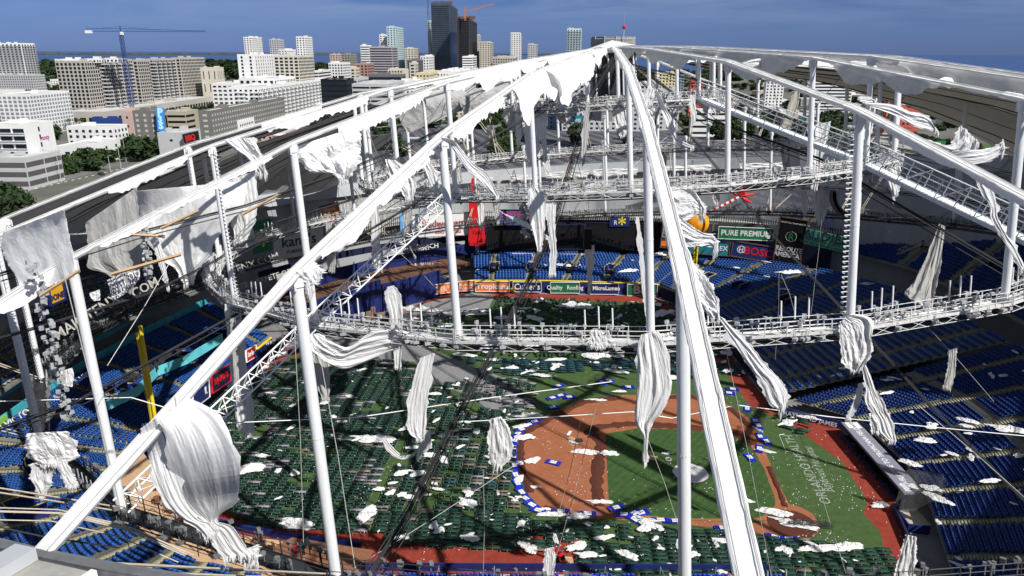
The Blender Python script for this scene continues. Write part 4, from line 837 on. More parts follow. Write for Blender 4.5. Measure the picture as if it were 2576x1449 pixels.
C('fabric strip dangling from the second left ridge post towards the catwalk', [(1110, 345, 1135, 350, 56, 56), (1135, 370, 1150, 362), (1170, 420, 1190, 410), (1205, 455, 1228, 440), (1235, 485, 1248, 480), (1248, 495, 1254, 492)], 58, folds=2, amp=.25, seed=31)
C('fabric rag with frayed tip between the two central left posts', [(1062, 405, 1072, 402), (1072, 440, 1098, 432), (1085, 470, 1102, 462), (1092, 482, 1100, 478)], 80, folds=2, amp=.3, seed=32, rag=2)
C('thick fabric bundle left of the near left ridge crossing', [(968, 400, 998, 404), (980, 440, 1030, 430), (1000, 470, 1048, 460), (1020, 500, 1040, 498)], 84, folds=4, amp=.5, seed=33)
C('pair of fabric curtains wrapped on the catwalk left of the central post, left one', [(1332, 475, 1350, 470), (1328, 510, 1370, 500), (1335, 560, 1372, 550), (1345, 600, 1368, 595), (1352, 630, 1362, 625)], 78.5, folds=3, amp=.4, seed=34)
C('pair of fabric curtains wrapped on the catwalk left of the central post, right one', [(1372, 512, 1400, 515), (1376, 560, 1396, 562), (1384, 620, 1400, 620), (1380, 690, 1398, 688)], 79, folds=3, amp=.3, seed=35, m=FAB)
C('diagonal fabric streamer under the catwalk left of the central post', [(1255, 528, 1262, 536), (1300, 560, 1308, 552), (1340, 580, 1345, 572), (1380, 605, 1385, 598)], 80, folds=1, amp=.2, seed=36)
C('fabric wound around the hanging black loudspeaker', [(1470, 620, 1496, 616), (1474, 660, 1494, 660), (1478, 690, 1490, 690), (1478, 735, 1486, 735)], 150, folds=3, amp=.4, seed=37)
C('long thin white strip hanging left of the tall central post', [(1600, 545, 1606, 545), (1606, 620, 1616, 620), (1612, 700, 1624, 700), (1620, 765, 1628, 765), (1630, 830, 1636, 830)], 62, folds=1, amp=.2, seed=38)
C('huge grey cloth hanging in the shade from the gangway on the right', [(2362, 562, 2378, 570), (2345, 610, 2372, 620), (2318, 670, 2364, 680), (2292, 720, 2352, 740), (2274, 740, 2346, 770), (2310, 762, 2340, 782)], 84, folds=5, amp=.6, seed=39, m=FABD)  # the shade on this cloth is put into its grey colour
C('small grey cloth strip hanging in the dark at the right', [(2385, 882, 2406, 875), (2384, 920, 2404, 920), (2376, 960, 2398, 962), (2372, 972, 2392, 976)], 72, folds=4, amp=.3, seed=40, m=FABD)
C('wide flap lying over the first right hand ridge with a raised corner', [(2175, 258, 2190, 268, 62, 62), (2240, 262, 2250, 290), (2290, 280, 2300, 318), (2330, 290, 2345, 330), (2352, 322, 2360, 334)], 62, folds=1, amp=.5, seed=41, wr=.4)
C('large upturned flap of fabric beyond the first right hand ridge', [(2270, 330, 2300, 345, 58, 57), (2330, 350, 2380, 375), (2385, 365, 2420, 395), (2405, 335, 2448, 390), (2418, 316, 2462, 360)], 58, folds=1, amp=.5, seed=42, wr=.4, rag=1.4)
C('second blown flap with a frayed tip beyond the first right hand ridge', [(2370, 385, 2395, 410, 55, 54), (2430, 378, 2440, 415), (2480, 375, 2490, 405), (2512, 362, 2520, 385), (2522, 355, 2526, 368)], 54, folds=1, amp=.4, seed=43, wr=.4, rag=2)
C('fabric strip hanging from the first right hand ridge near the right edge', [(2446, 430, 2475, 440, 50, 50), (2462, 470, 2500, 480), (2490, 520, 2508, 520), (2492, 550, 2510, 548), (2520, 600, 2532, 590), (2545, 640, 2556, 625), (2566, 680, 2576, 665)], 50, folds=1, amp=.25, seed=44)
C('crumpled fabric drape hanging from the upper right gangway', [(2030, 320, 2090, 305), (2034, 345, 2085, 335), (2038, 390, 2072, 385), (2044, 440, 2062, 445), (2040, 470, 2056, 475)], 100, folds=4, amp=.4, seed=45)
C('blown fabric lump poking above the first right hand ridge, left', [(1868, 158, 1880, 168, 90, 90), (1890, 150, 1895, 168), (1915, 148, 1918, 165), (1912, 158, 1910, 170)], 90, folds=1, amp=.5, seed=46, rag=2)
C('rounded fabric tuft above the second post of the first right hand ridge', [(2155, 250, 2180, 264, 70, 70), (2165, 242, 2195, 262), (2185, 242, 2205, 258), (2196, 250, 2206, 262)], 70, folds=1, amp=.4, seed=47, wr=.5)
C('thick grey cloth leaning in the gap right of the gangway', [(2000, 225, 2012, 228), (1985, 260, 2008, 262), (1972, 300, 1996, 300), (1962, 335, 1985, 332)], 160, folds=3, amp=.5, seed=48, m=LIN)
C('pale blue-grey translucent fabric sheet hanging high behind the left ridges', [(995, 250, 1150, 215, 150, 156), (1000, 280, 1180, 240), (1010, 310, 1190, 262), (1022, 328, 1130, 292), (1030, 334, 1085, 310)], 152, folds=2, amp=.6, seed=49, m=LIN2, rag=.3)
C('bluish shaded sheet stretched towards the roof peak on the left', [(1150, 245, 1250, 205, 150, 152), (1160, 268, 1290, 215), (1175, 290, 1270, 240), (1150, 300, 1220, 270)], 150, folds=2, amp=.6, seed=50, m=LIN2, rag=.5)
C('white leaning fabric sheet under the left ridges near the peak', [(1505, 245, 1520, 200, 128, 128), (1470, 255, 1500, 215), (1440, 262, 1480, 238), (1428, 252, 1462, 232)], 128, folds=2, amp=.5, seed=51, m=FABD)
C('crumpled fabric wrapped on a catwalk post at the far left', [(70, 1090, 165, 1085), (64, 1120, 190, 1110), (72, 1150, 195, 1150), (100, 1170, 160, 1165)], 46, folds=5, amp=.7, seed=52, wr=.6)
C('torn fabric strips below the wrapped post at the far left', [(82, 1165, 140, 1160), (76, 1200, 132, 1205), (88, 1225, 128, 1222), (100, 1248, 110, 1246)], 46.5, folds=3, amp=.5, seed=53, wr=.4)
C('curled fabric strip hanging from the dark catwalk at the lower left', [(140, 1150, 165, 1160), (152, 1190, 180, 1185), (165, 1222, 195, 1215)], 45, folds=2, amp=.4, seed=54)
C('white fabric hanging at the very bottom centre beside a wooden pallet', [(1372, 1380, 1392, 1376), (1368, 1410, 1398, 1405), (1366, 1449, 1392, 1449)], 66, folds=3, amp=.3, seed=55)
C('thick fabric folds hanging over the end of the dugout at the bottom right', [(2278, 1345, 2305, 1350), (2262, 1400, 2305, 1395), (2245, 1455, 2300, 1450)], 66, folds=4, amp=.5, seed=56)
C('small white fabric puff caught on the near left ridge at its second post', [(735, 690, 790, 660, 40, 41), (745, 705, 812, 680), (770, 712, 806, 705), (770, 720, 790, 716)], 40.5, folds=2, amp=.5, seed=57, wr=.6, rag=2)
C('white fabric on the fence posts of the near catwalk, left sheet of two', [(1486, 830, 1512, 830), (1484, 850, 1520, 852), (1486, 868, 1522, 870)], 55, folds=2, amp=.2, seed=58)
C('white fabric on the fence posts of the near catwalk, pointed right sheet of two', [(1527, 832, 1531, 832), (1520, 850, 1538, 850), (1516, 862, 1548, 866)], 55, folds=2, amp=.2, seed=59)
C('small curtain hanging over the red bottle sign', [(1198, 455, 1218, 455), (1200, 500, 1216, 500), (1202, 545, 1218, 542), (1206, 575, 1216, 572)], 160, folds=3, amp=.5, seed=60)
C('thick pale curtains hanging over the batter\'s eye', [(930, 500, 950, 498), (934, 560, 955, 560), (936, 640, 958, 650), (938, 668, 962, 680)], 110, folds=3, amp=.5, seed=61)
C('twisted grey strip hanging down in front of the seats left of the navy wall', [(820, 560, 842, 558), (822, 620, 845, 625), (826, 680, 842, 682)], 112, folds=3, amp=.5, seed=62, m=FABD)
C('blue-white strip near the navy advertising column at the left centre', [(1008, 520, 1040, 528), (1014, 560, 1030, 570), (1020, 600, 1030, 612), (1040, 640, 1046, 650)], 120, folds=2, amp=.4, seed=63, m=FABD)
rnd = random.Random(99)
# rags dangling from the far catwalks
for i in range(150):
    ring = rnd.choice((1, 1, 2, 2, 2, 3, 3, 3, 4)); k = rnd.uniform(-12, 12); p = rpt(RR[ring]+rnd.uniform(-.8, .8), k, ZB[ring]+.8); x, y = PX(p)
    if not (920 < x < 2300 and y < 560) or p.y < 100: continue
    h = rnd.choice((1.5, 2.5, 4, 6, 9))*rnd.uniform(.8, 1.2)*FPX/p.y; w = rnd.uniform(.5, 2.0)*FPX/p.y; s = rnd.uniform(-.4, .4)*h*.3
    cloth(f"pale fabric rag dangling from the far side of the catwalks under the roof", [(x-w*.5, y, x+w*.5, y), (x-w*.8+s*.4, y+h*.35, x+w*.6+s*.4, y+h*.33), (x-w*.6+s*.8, y+h*.7, x+w*.7+s*.8, y+h*.75), (x-w*.2+s, y+h, x+w*.4+s, y+h*.95)], p.y, folds=rnd.choice((2, 3)), amp=.35, seed=200+i, m=rnd.choice((FAB, FAB, FABD)), group='fabric rags dangling from the far catwalks')
for i in range(52):
    k = rnd.uniform(-12, 12); ra, rb = rnd.choice(((1, 2), (2, 3), (2, 2), (3, 3), (3, 4), (1, 3))); a_ = node(ra, k, rnd.random() < .6); c_ = node(rb, k+rnd.uniform(-2.2, 2.2), rnd.random() < .4)
    if min(a_.y, c_.y) < 108 or not (900 < PX(a_)[0] < 2500): continue
    cable('thin dark broken cable strung between the far posts', [a_, a_.lerp(c_, .5)-Vector((0, 0, rnd.uniform(0, 3))), c_], .06, rnd.choice((CABLE, CABLE, CABLW)), group='thin broken cables strung between the far posts', name='broken_cable')
for i in range(46):
    k = rnd.choice((rnd.uniform(-12, -8), rnd.uniform(6, 12))); ring = rnd.choice((2, 3, 3, 4)); p = rpt(RR[ring]+rnd.uniform(-1, 1), k, ZB[ring]+rnd.uniform(0, 1)); q = rpt(RR[ring]+rnd.uniform(2, 9), k+rnd.uniform(-.25, .25), ZB[ring]+rnd.uniform(3, 9))
    if not (900 < PX(p)[0] < 2500): continue
    t = thing('leaning_strut', 'pale tan strut leaning up from the far catwalks under the roof', 'strut', p, group='tan struts leaning over the far catwalks'); b = MB(); b.tube((0, 0, 0), q-p, .13, 5); b.tube(Vector((.6, .3, 0)), q-p+Vector((.3, 0, .4)), .08, 4); b.build('strut', CABLT, t)
# ragged edge left on the far rim
for i in range(9):
    k = -12.4+i*.55 if i < 6 else 9.2+(i-6)*.8; p = rpt(RR[5]-1.3, k, ZT[5]-1.9); x, y = PX(p); x2, y2 = PX(rpt(RR[5]-1.3, k+.5, ZT[5]-1.9))
    if x > x2: x, y, x2, y2 = x2, y2, x, y
    cloth('ragged white fabric edge left hanging along the far rim', [(x, y, x2, y2), (x, y+7, x2, y2+6), (x+4, y+rnd.uniform(9, 20), x2-3, y2+rnd.uniform(7, 18))], p.y-.4, folds=4, amp=.3, seed=400+i, group='ragged fabric left along the far rim', rag=2)
# banners hanging from the dark catwalk on the left
BANM = SIGNW
for lb, rows, txt, tx, ty, rot in (('white banner with dark lettering and the year 2011 hanging askew at the left', [(270, 705, 308, 688), (276, 728, 314, 708), (285, 756, 332, 726)], 'a', 0, 0, 0), ('white banner with the year 2019 hanging right of the other year banner', [(316, 690, 350, 678), (322, 702, 352, 690), (328, 722, 350, 700)], 'b', 0, 0, 0), ('small curled white banner left of the year banners', [(225, 738, 250, 728), (228, 748, 252, 742), (236, 756, 252, 754)], 'c', 0, 0, 0), ('crumpled white and purple banner above the bench seats at the far left', [(150, 935, 182, 925), (152, 955, 186, 945), (160, 968, 182, 972)], 'd', 0, 0, 0)):
    cloth(lb, rows, 76, folds=2, amp=.2, seed=hash(txt) % 50 if False else ord(txt), m=SIGNW, name='banner', rag=.2, wr=.1)['category'] = 'banner'
def free_text(s, x, y, d, size, m, rotz, name='banner_lettering', lab=None, cat='lettering', sx=1, par=None, bold=.01):
    p = AY(x, y, d); M = Matrix.Translation(p) @ Matrix.Rotation(math.pi/2-.25, 4, 'X') @ Matrix.Rotation(rotz, 4, 'Z'); o = text_mesh(s, size, m, par, M, name=name, bold=bold, sx=sx)
    if lab: tag(o, lab, cat)
    return o
INK = mat('dark_ink', (.03, .03, .07), .7, .1, 1)
free_text('AMERICAN LEAGUE', 290, 702, 75.4, .28, INK, .42, lab='small dark words along the top of the 2011 banner')
free_text('2011', 297, 716, 75.4, .85, INK, .38, lab='dark number 2011 on the tilted white banner'); free_text('WILD CARD', 307, 731, 75.4, .55, INK, .42, lab='dark words wild card on the tilted 2011 banner')
free_text('2019', 334, 694, 75.4, .7, INK, .35, lab='dark number 2019 on the right hand banner'); free_text('WILD', 338, 706, 75.4, .5, INK, .35, lab='dark word wild on the right hand banner')
# ============================================================ signs and boards
def bd(name, label, xl, yl, xr, yr, ytl, d1, d2, m, texts=(), **kw):
    A = AY(xl, yl, d1); B = AY(xr, yr, d2); h = (AY(xl, ytl, d1)-A).length; return board(name, label, 'sign', A, B, h, m, texts, **kw)
BR = 'advertising_board'
sw = SIGNW
bd('video_board', 'large dead black video board above the outfield seats, left half', 1225, 627, 1468, 627, 566, 207.4, 207.6, BLK, frame=NAVY2)
bd('video_board', 'dead black video board right half, left of the grid light panel', 1472, 627, 1656, 630, 560, 207.6, 206.8, BLK, frame=NAVY2)
bd(BR, 'white board with a red bow-tie emblem and Budweiser lettering', 1040, 597, 1186, 590, 540, 204, 206, sw, [('Budweiser', .5, .55, 3.0, RED, .9, .03), ('KING OF BEERS', .6, .16, 1.2, RED, .9, .02)], frame=STEEL)
ck = thing('bottle_sign', 'giant red bottle shaped sign with white script', 'sign', AY(1200, 618, 204.5))
for nm, prof in (('lower_bottle', [(-2.3, .3), (-1.7, 0), (1.7, 0), (2.3, .3), (2.5, 2.5), (2.1, 4.6), (2.4, 6.6), (2.1, 7.6), (-2.1, 7.6), (-2.4, 6.6), (-2.1, 4.6), (-2.5, 2.5)]), ('upper_bottle', [(-2.0, 8.0), (2.0, 8.0), (2.2, 10.5), (2.1, 14), (1.7, 17), (1.3, 19.5), (-1.3, 19.5), (-1.7, 17), (-2.1, 14), (-2.2, 10.5)])):
    b = MB(); n = len(prof); b.add([(x, -.3, z) for x, z in prof]+[(x, .4, z) for x, z in prof], [tuple(range(n))]+[(i, n+i, n+(i+1) % n, (i+1) % n) for i in range(n)]); b.build(nm, RED, ck)
text_mesh('Coca-Cola', 1.3, sw, ck, Matrix.Translation((0, -.36, 13)) @ Matrix.Rotation(math.pi/2, 4, 'X'), bold=.03, sx=.72)
text_mesh('Cola', 1.5, mat('deep_red', (.25, .01, .01), .5, .1, 1), ck, Matrix.Translation((0, -.36, 4)) @ Matrix.Rotation(math.pi/2, 4, 'X'), bold=.03, sx=.8)
bd(BR, 'blue board with red CROWN letters and a white baseball', 1254, 566, 1330, 566, 528, 206.5, 206.5, mat('crown_blue', (.05, .12, .42), .5, .1, 1), [('CROWN', .52, .66, 2.6, RED, .9, .05), ('AUTOMOTIVE | Group', .5, .28, 1.0, sw, .9, .01)], frame=DARKM)
bd(BR, 'small blue flag board with a yellow sunburst above the video board', 1533, 570, 1583, 570, 546, 206.9, 206.9, NAVY, [('*', .62, .2, 5.5, YEL, 1, .05), ('R', .3, .4, 1.8, sw)])
g_ = bd('light_grid_panel', 'white grid panel with an orange and red strip at its foot', 1661, 622, 1712, 626, 510, 204.5, 203.8, DARKM, frame=BROWN); Mx = frame_from(AY(1661, 622, 204.5), AY(1712, 626, 203.8)); b = MB()
for i in range(7): b.box((.3+i*.95, 8.5, .1), (.09, 10.5, .05), M=Matrix.Translation(-g_.location) @ Mx)
for i in range(11): b.box((3.1, 3.2+i*1.05, .1), (5.8, .09, .05), M=Matrix.Translation(-g_.location) @ Mx)
b.build('grid_bars', sw, g_); b = MB(); b.box((2.9, 1.2, .1), (5.6, 1.5, .1), M=Matrix.Translation(-g_.location) @ Mx); b.build('orange_strip', ORG, g_)
bd(BR, 'dark board with big dark outlined Tropicana letters above a green ribbon', 1742, 590, 1972, 602, 556, 202.5, 196.5, mat('shade_board', (.05, .055, .06), .6, .1, 1), [('Tropicana', .52, .55, 4.0, mat('letter_grey', (.14, .16, .15), .4, .1, 1), 1.05, .06)])  # one even dark grey over the whole board
rb = bd(BR, 'green ribbon banner reading Pure Premium in white', 1806, 600, 1944, 606, 570, 199.8, 196.8, GRN, [('PURE PREMIUM', .5, .5, 2.15, sw, .92, .04)], frame=sw, ft=.12)
for x, y in ((1948, 568), (1933, 597)): free_text('®', x, y, 196.4, 1.3, sw, 0, name='mark', lab='white registered mark beside the green ribbon banner' + (', upper' if y < 580 else ', lower'))
# orange with straw
og = thing('orange_fruit_sign', 'giant orange fruit sign with a red striped straw beside the dark letters', 'sign', AY(1752, 562, 201)); b = MB(); n = 28
for r_, z_ in ((3.6, 0), (3.1, -1.1), (1.8, -1.9), (.2, -2.2)): b.v += [(r_*math.cos(i*2*math.pi/n), z_, r_*math.sin(i*2*math.pi/n)) for i in range(n)]
b.f = [(j*n+i, j*n+(i+1) % n, (j+1)*n+(i+1) % n, (j+1)*n+i) for j in range(3) for i in range(n)]; b.f.append(tuple(range(3*n, 4*n))); b.build('fruit', mat('fruit_orange', (.80, .30, .01), .4, .25, .4), og, smooth=True)
b = MB()
for i in range(0, 12, 2): b.tube(Vector((3, -.5, 3.2))+Vector((8, 0, 4.4))*(i/12), Vector((3, -.5, 3.2))+Vector((8, 0, 4.4))*((i+1)/12), .38, 8)
b.build('straw_stripe', RED, og); b = MB()
for i in range(1, 12, 2): b.tube(Vector((3, -.5, 3.2))+Vector((8, 0, 4.4))*(i/12), Vector((3, -.5, 3.2))+Vector((8, 0, 4.4))*((i+1)/12), .38, 8)
b.build('straw_stripe', sw, og); b = MB()
for t_ in (.2, .9, 1.6, -.5, 2.6): c = Vector((11.2, -.5, 7.8)); d = Vector((math.cos(t_), 0, math.sin(t_))); b.tube(c, c+d*1.5, .12, 6, r2=.55); b.tube(c+d*1.5, c+d*4.0, .55, 8, r2=.25, cap=True)
b.build('straw_bend', RED, og)
bd(BR, 'teal board partly hidden by a fabric flap', 1722, 636, 1834, 644, 602, 202.6, 199.5, SIGNT, [('EX', .86, .5, 1.9, sw, 1.0, .02)], frame=BROWN)
bs = bd(BR, 'dark blue board with a white ring emblem and red BOSCH letters', 1838, 644, 1952, 662, 606, 199.4, 196, mat('bosch_blue', (.012, .03, .14), .5, .1, 1), [('BOSCH', .66, .5, 3.0, RED, 1.0, .06), ('H', .2, .5, 1.7, sw, 1.0, .04), ('O', .2, .5, 3.3, sw, 1.0, -.04)], frame=BROWN)
bd(BR, 'tall black board reading Reroute Americas under a round green emblem', 1944, 660, 2012, 672, 545, 195.5, 192, BLK, [('REROUTE', .5, .33, 1.9, sw, .85, .04), ('AMERICAS', .5, .21, 1.9, sw, .85, .04), ('O', .5, .60, 4.6, sw, 1.0, -.18), ('R', .5, .60, 2.6, GRN, 1, .05), ('For All Of Your Sustainable Needs', .5, .9, .6, sw)], frame=BROWN)
bd(BR, 'mint green board advertising hearing centers', 2020, 612, 2140, 640, 575, 191.5, 184, LGRN, [('AUDIBEL', .5, .72, 3.2, INK, 1.05), ('HEARING CENTERS', .5, .42, 1.5, INK, 1.0, .01), ('Better hearing through professional care.', .5, .16, .85, INK, 1.0, .01)])
for i, (a, c) in enumerate(((1288, 1340), (1357, 1449), (1461, 1556))):
    bd(BR, f"pale ribbon board with bank lettering above the outfield seats, {['left', 'middle', 'right'][i]} one", a, 648+i, c, 649+i, 637+i, 206.5, 206.3, sw, [('AMERANT BANK', .5 if i == 0 else .26, .5, .85, RED, .95, .01)] + ([('AMERANT BANK', .75, .5, .85, RED, .95, .01)] if i else []))
def wall_ad(label, x0, x1, m, texts, yb=733, yt=708, d=191.7, frame=sw, **k): return bd(BR, label, x0, yb, x1, yb+.5, yt, d, d-(x1-x0)*.012, m, texts, frame=frame, ft=.1, **k)
wall_ad('orange Tropicana board at the left end of the outfield wall', 1196, 1282, ORG, [('Tropicana', .5, .5, 2.2, sw, 1.0, .06)])
wall_ad('blue Culver\'s board on the outfield wall', 1291, 1362, NAVY, [("Culver's", .5, .5, 2.4, sw, .9, .03)], yb=734, yt=709, d=191.5)
wall_ad('green Quality Roofing board on the outfield wall', 1385, 1458, GRN, [('Quality   Roofing', .5, .5, 1.7, sw, .85, .02)], yb=737, yt=710, d=190.9)
wall_ad('blue MicroLumen board on the outfield wall', 1485, 1556, NAVY, [('MicroLumen', .56, .55, 1.6, sw, .9, .04)], yb=740, yt=713, d=190.3)
wall_ad('green board with large white initials on the outfield wall', 1578, 1653, GRN, [('BR', .45, .5, 3.2, sw, 1.1, .08)], yb=744, yt=715, d=189.6)
free_text('382', 1288, 729, 191.3, 1.5, YEL, 0, name='distance_number', lab='yellow number 382 on the outfield wall beside the orange board')
bd(BR, 'orange hospital board left of the outfield corner, tilted wall', 1092, 740, 1132, 736, 716, 187.5, 189.3, ORG, [('ORLANDO', .4, .6, 1.0, sw), ('HEALTH', .4, .3, 1.0, sw)], frame=sw, ft=.08); bd(BR, 'orange hospital board near the foot of the slim white post', 1146, 733, 1190, 731, 708, 190.7, 191.3, ORG, [('Bayfront', .6, .6, 1.1, sw), ('Hospital', .6, .3, 1.1, sw)], frame=sw, ft=.08)
bd('emblem_box', 'navy block with a gold star emblem at the foot of the navy wall', 1040, 752, 1080, 748, 722, 186, 187, NAVY, [('*', .6, .1, 5.5, YEL, 1, .06)])
bd(BR, 'green board with a yellow sun emblem at the left behind the catwalk', 640, 640, 686, 628, 560, 150, 155, GRN, [('*', .5, .2, 8, YEL, 1, .1)])
bd(BR, "pale grey board with kane's furniture lettering", 690, 656, 815, 634, 588, 156, 166, mat('pale_grey_sign', (.5, .5, .48), .6, .1, 1), [("kane's", .5, .6, 3.4, INK, 1.1, .03), ('FURNITURE', .5, .22, 1.1, INK, 1.2, .01)], up=Vector((0, 0, 1)))
bd(BR, 'orange board on the brick wall behind the left centre', 812, 560, 856, 548, 520, 175, 178, ORG, [('Micro', .5, .7, 1.2, sw)], frame=DARKM)
bd(BR, 'blue and white tall banner left of the bow-tie board', 1008, 592, 1026, 590, 528, 195, 196, mat('sky_banner', (.12, .38, .70), .5, .15, .5), [('R', .5, .2, 1.4, sw)])
pw = AY(1035, 632, 196); free_text('Budweiser', 1046, 625, 194, 1.9, sw, .07, name='porch_lettering', lab='white script on the navy porch wall'); free_text('PORCH', 1076, 620, 194.6, 1.8, sw, .07, name='porch_lettering', lab='white word porch on the navy porch wall')
free_text('BATEA LOS BUDS', 1075, 664, 192, .9, sw, .05, name='wall_lettering', lab='small white words on the navy ledge above the orange boards')
bd(BR, 'red insurance board on the left field wall', 620, 912, 645, 896, 884, 136, 144, RED, [('State Farm', .5, .5, 1.4, sw, .9, .03)], frame=sw, ft=.08)
bd(BR, 'dark board with red Bally Sports script on the left field wall', 534, 990, 580, 958, 948, 118.5, 129, NAVY2, [('Bally SPORTS', .5, .5, 1.6, RED, .9, .04)], frame=RED, ft=.08)
bd(BR, 'navy board with big white letters at the near end of the left field wall', 486, 1030, 527, 998, 988, 108, 116.5, NAVY, [('IL', .8, .5, 1.8, sw, 1, .03)], frame=sw, ft=.06)
free_text('Speedway.com', 675, 862, 148, 1.4, sw, .42, name='wall_lettering', lab='white lettering on the navy wall at the end of the left field stand')
yb_ = bd(BR, 'yellow orange board with dark lettering behind the front left post', 128, 768, 164, 752, 705, 92, 95, mat('sign_amber', (.70, .36, .02), .5, .1, 1), [('DONE.', .5, .22, 1.1, INK, 1, .05)], frame=NAVY)
# fascia of left upper deck with long company name
fa = thing('deck_fascia', 'black fascia of the left upper deck with pale company web address', 'fascia', f7[0]); b = MB()
for i in range(len(b7)-1): a, c = b7[i]-f7[0], b7[i+1]-f7[0]; b.wall(a, c, b7[i].z-f7[0].z+.8, b7[i].z-f7[0].z+4.2, .3)
b.build('panel', DARKM, fa)
for s, x, y, d, rz in (('MAINTENX.', 222, 795, 86.5, .55), ('COM', 365, 724, 97, .5), ('MAINTENX.COM', 612, 672, 134, .32)): free_text(s, x, y, d, 1.9 if s != 'COM' else 1.8, CABLW, rz, name='fascia_lettering', lab=f"pale letters {s.lower()} on the black deck fascia at the left")
free_text('ST.PETE & STPETE.ORG', 655, 706, 128, 1.4, CABLW, .3, name='fascia_lettering', lab='pale web address lettering under the catwalk at the left')
# teal suite wall with stairs
tw = thing('suite_wall', 'turquoise terrace wall with pink and green stripes above the left field seats', 'wall', (-76, 97, 9)); b = MB(); TP_ = [(-77.4, 92), (-78, 100), (-77.6, 119), (-74.2, 138), (-69, 157)]
for i in range(4):
    a, c = Vector((*TP_[i], 0)), Vector((*TP_[i+1], 0)); n = 7
    for j in range(n): p = a.lerp(c, (j+.02)/n); q = a.lerp(c, (j+.97)/n); b.wall(p-Vector((-76, 97, 0)), q-Vector((-76, 97, 0)), -.3, 1.1, .25)
b.build('wall_panel', TEAL, tw); b = MB()
for i in range(4):
    a, c = Vector((*TP_[i], 0)), Vector((*TP_[i+1], 0)); off = Vector((-3.2, 0, 0)) ; b.wall(a-Vector((-76, 97, 0))+off, c-Vector((-76, 97, 0))+off, 1.6, 2.7, .25)
b.build('rear_wall', TEAL, tw)
b = MB(); b.wall((-1.3, -3, 0), (-1.8, 1.5, 0), .1, 1.0, .27); b.build('painted_stripe', mat('pink', (.65, .10, .25), .5, .1, 1), tw); b = MB(); b.wall((-1.75, 1.6, 0), (-1.85, 4, 0), .1, 1.0, .27); b.build('painted_stripe', mat('lime', (.25, .50, .08), .5, .1, 1), tw)
for s, x, y, d in (('GOOD VIBES', 190, 960, 114), ('YOUR VICTORY', 25, 1062, 98)): free_text(s, x, y, d, 1.2, sw, .55, name='wall_lettering', lab=f"white words {s.lower()} painted on the turquoise wall", sx=1.2)
tb = thing('terrace_platform', 'turquoise fenced terrace box with steps and furniture above the left field seats', 'terrace', AZ(330, 980, 8)); b = MB()
o_ = tb.location; Q = [AZ(x, y, 9)-o_ for x, y in ((270, 1020), (345, 985), (395, 935), (470, 905), (560, 850))]
for i in range(4): b.wall(Q[i], Q[i+1], .2, 1.9, .2)
b.build('front_panel', mat('light_teal', (.12, .52, .58), .6, .12, .6), tb); b = MB()
for i in range(26): b.box(Q[0].lerp(Q[3], random.random())+Vector((-1.8*random.random()-.8, 2*random.random()+.6, 1.2)), (random.uniform(.3, 1.2), random.uniform(.3, 1), random.uniform(.4, 1)), yaw=random.random()*3)
b.build('furniture', DARKM, tb)
# foul poles
for lb, p, h in (('tall yellow foul pole standing in the left field corner', AZ(404, 1135, 2), 21.5), ('yellow foul pole in the right field corner behind the central ridge', AZ(1742, 768, 1), 19)):
    t = thing('foul_pole', lb, 'foul pole', p); dx = .03*h if p.x > 0 else 0; b = MB(); b.tube((0, 0, 0), (dx*0, 0, h), .28, 10, cap=True); b.build('pole', YEL, t); b = MB(); b.box((-.55, .1, h*.55), (.75, .06, h*.8)); b.build('mesh_screen', YEL, t)
# dugout
dg = thing('dugout', 'long dugout with a grey-violet roof lettered in white beside the red track', 'dugout', (58, 103, 0)); A = AZ(2122, 1062, 2.6); B_ = AZ(2282, 1262, 2.6)
dA, dB = Vector((57.3, 113.2, 0)), Vector((57.0, 92.0, 0)); Mr = mat('dugout_roof', (.22, .22, .28), .6, .1, 1)
b = MB(); b.prism([(-.9, 10.3), (2.1, 10.6), (2.3, -11), (-.9, -11)], 2.25, 2.55); b.build('roof', Mr, dg); b = MB(); b.prism([(-.9, 10.3), (-.6, 10.3), (-.6, -11), (-.9, -11)], 1.95, 2.24)
b.prism([(1.9, 10.5), (2.25, 10.5), (2.25, -11), (1.9, -11)], 0, 2.24); b.build('back_wall', NAVY2, dg); b = MB(); b.prism([(-.8, 10.3), (1.9, 10.3), (1.9, -11), (-.8, -11)], -.02, .03); b.build('floor', BLK, dg)
b = MB()
for i in range(16): y = 10-i*1.38; b.box((-1.3, y, .55), (.09, .09, 1.1))
for s in ((10.1, 3.2), (2.4, -4.2), (-5, -10.8)):
    for z in (.35, .7, 1.1): b.tube((-1.3, s[0], z), (-1.3, s[1], z), .05, 4)
b.build('guard_rail', NAVY, dg)
M_ = Matrix(((0, -1, 0), (1, 0, 0), (0, 0, 1))).to_4x4()
Mt = Matrix.Translation((.6, 0, 2.57)) @ Matrix.Rotation(math.pi/2, 4, 'Z') @ Matrix.Rotation(0, 4, 'X')
text_mesh('WELCOME TO TROPICANA FIELD', 1.25, sw, dg, Matrix.Translation((.7, -.3, 2.575)) @ Matrix.Rotation(math.pi/2, 4, 'Z'), name='roof_lettering', ext=.004, bold=.02, sx=.92)
for y, mk in ((9.2, 1), (-9.6, 1)):
    b = MB(); b.box((.65, y, 2.57), (2.2, 2.0, .03)); b.build('logo_panel', SIGNW, dg); text_mesh('RAYS', .9, INK, dg, Matrix.Translation((.65, y, 2.60)) @ Matrix.Rotation(math.pi/2, 4, 'Z'), name='logo_lettering', ext=.004, bold=.01, sx=.8)
p0, p1 = Vector((49.3, 120.7, .25)), Vector((58.1, 115.3, .25)); Mx = frame_from(p0, p1); o = text_mesh('RAYMOND JAMES', 1.15, sw, None, Mx @ Matrix.Translation((5.2, .5, .22)), name='wall_lettering', bold=.01); tag(o, 'white raised company letters on the navy wall by the dugout', 'lettering')
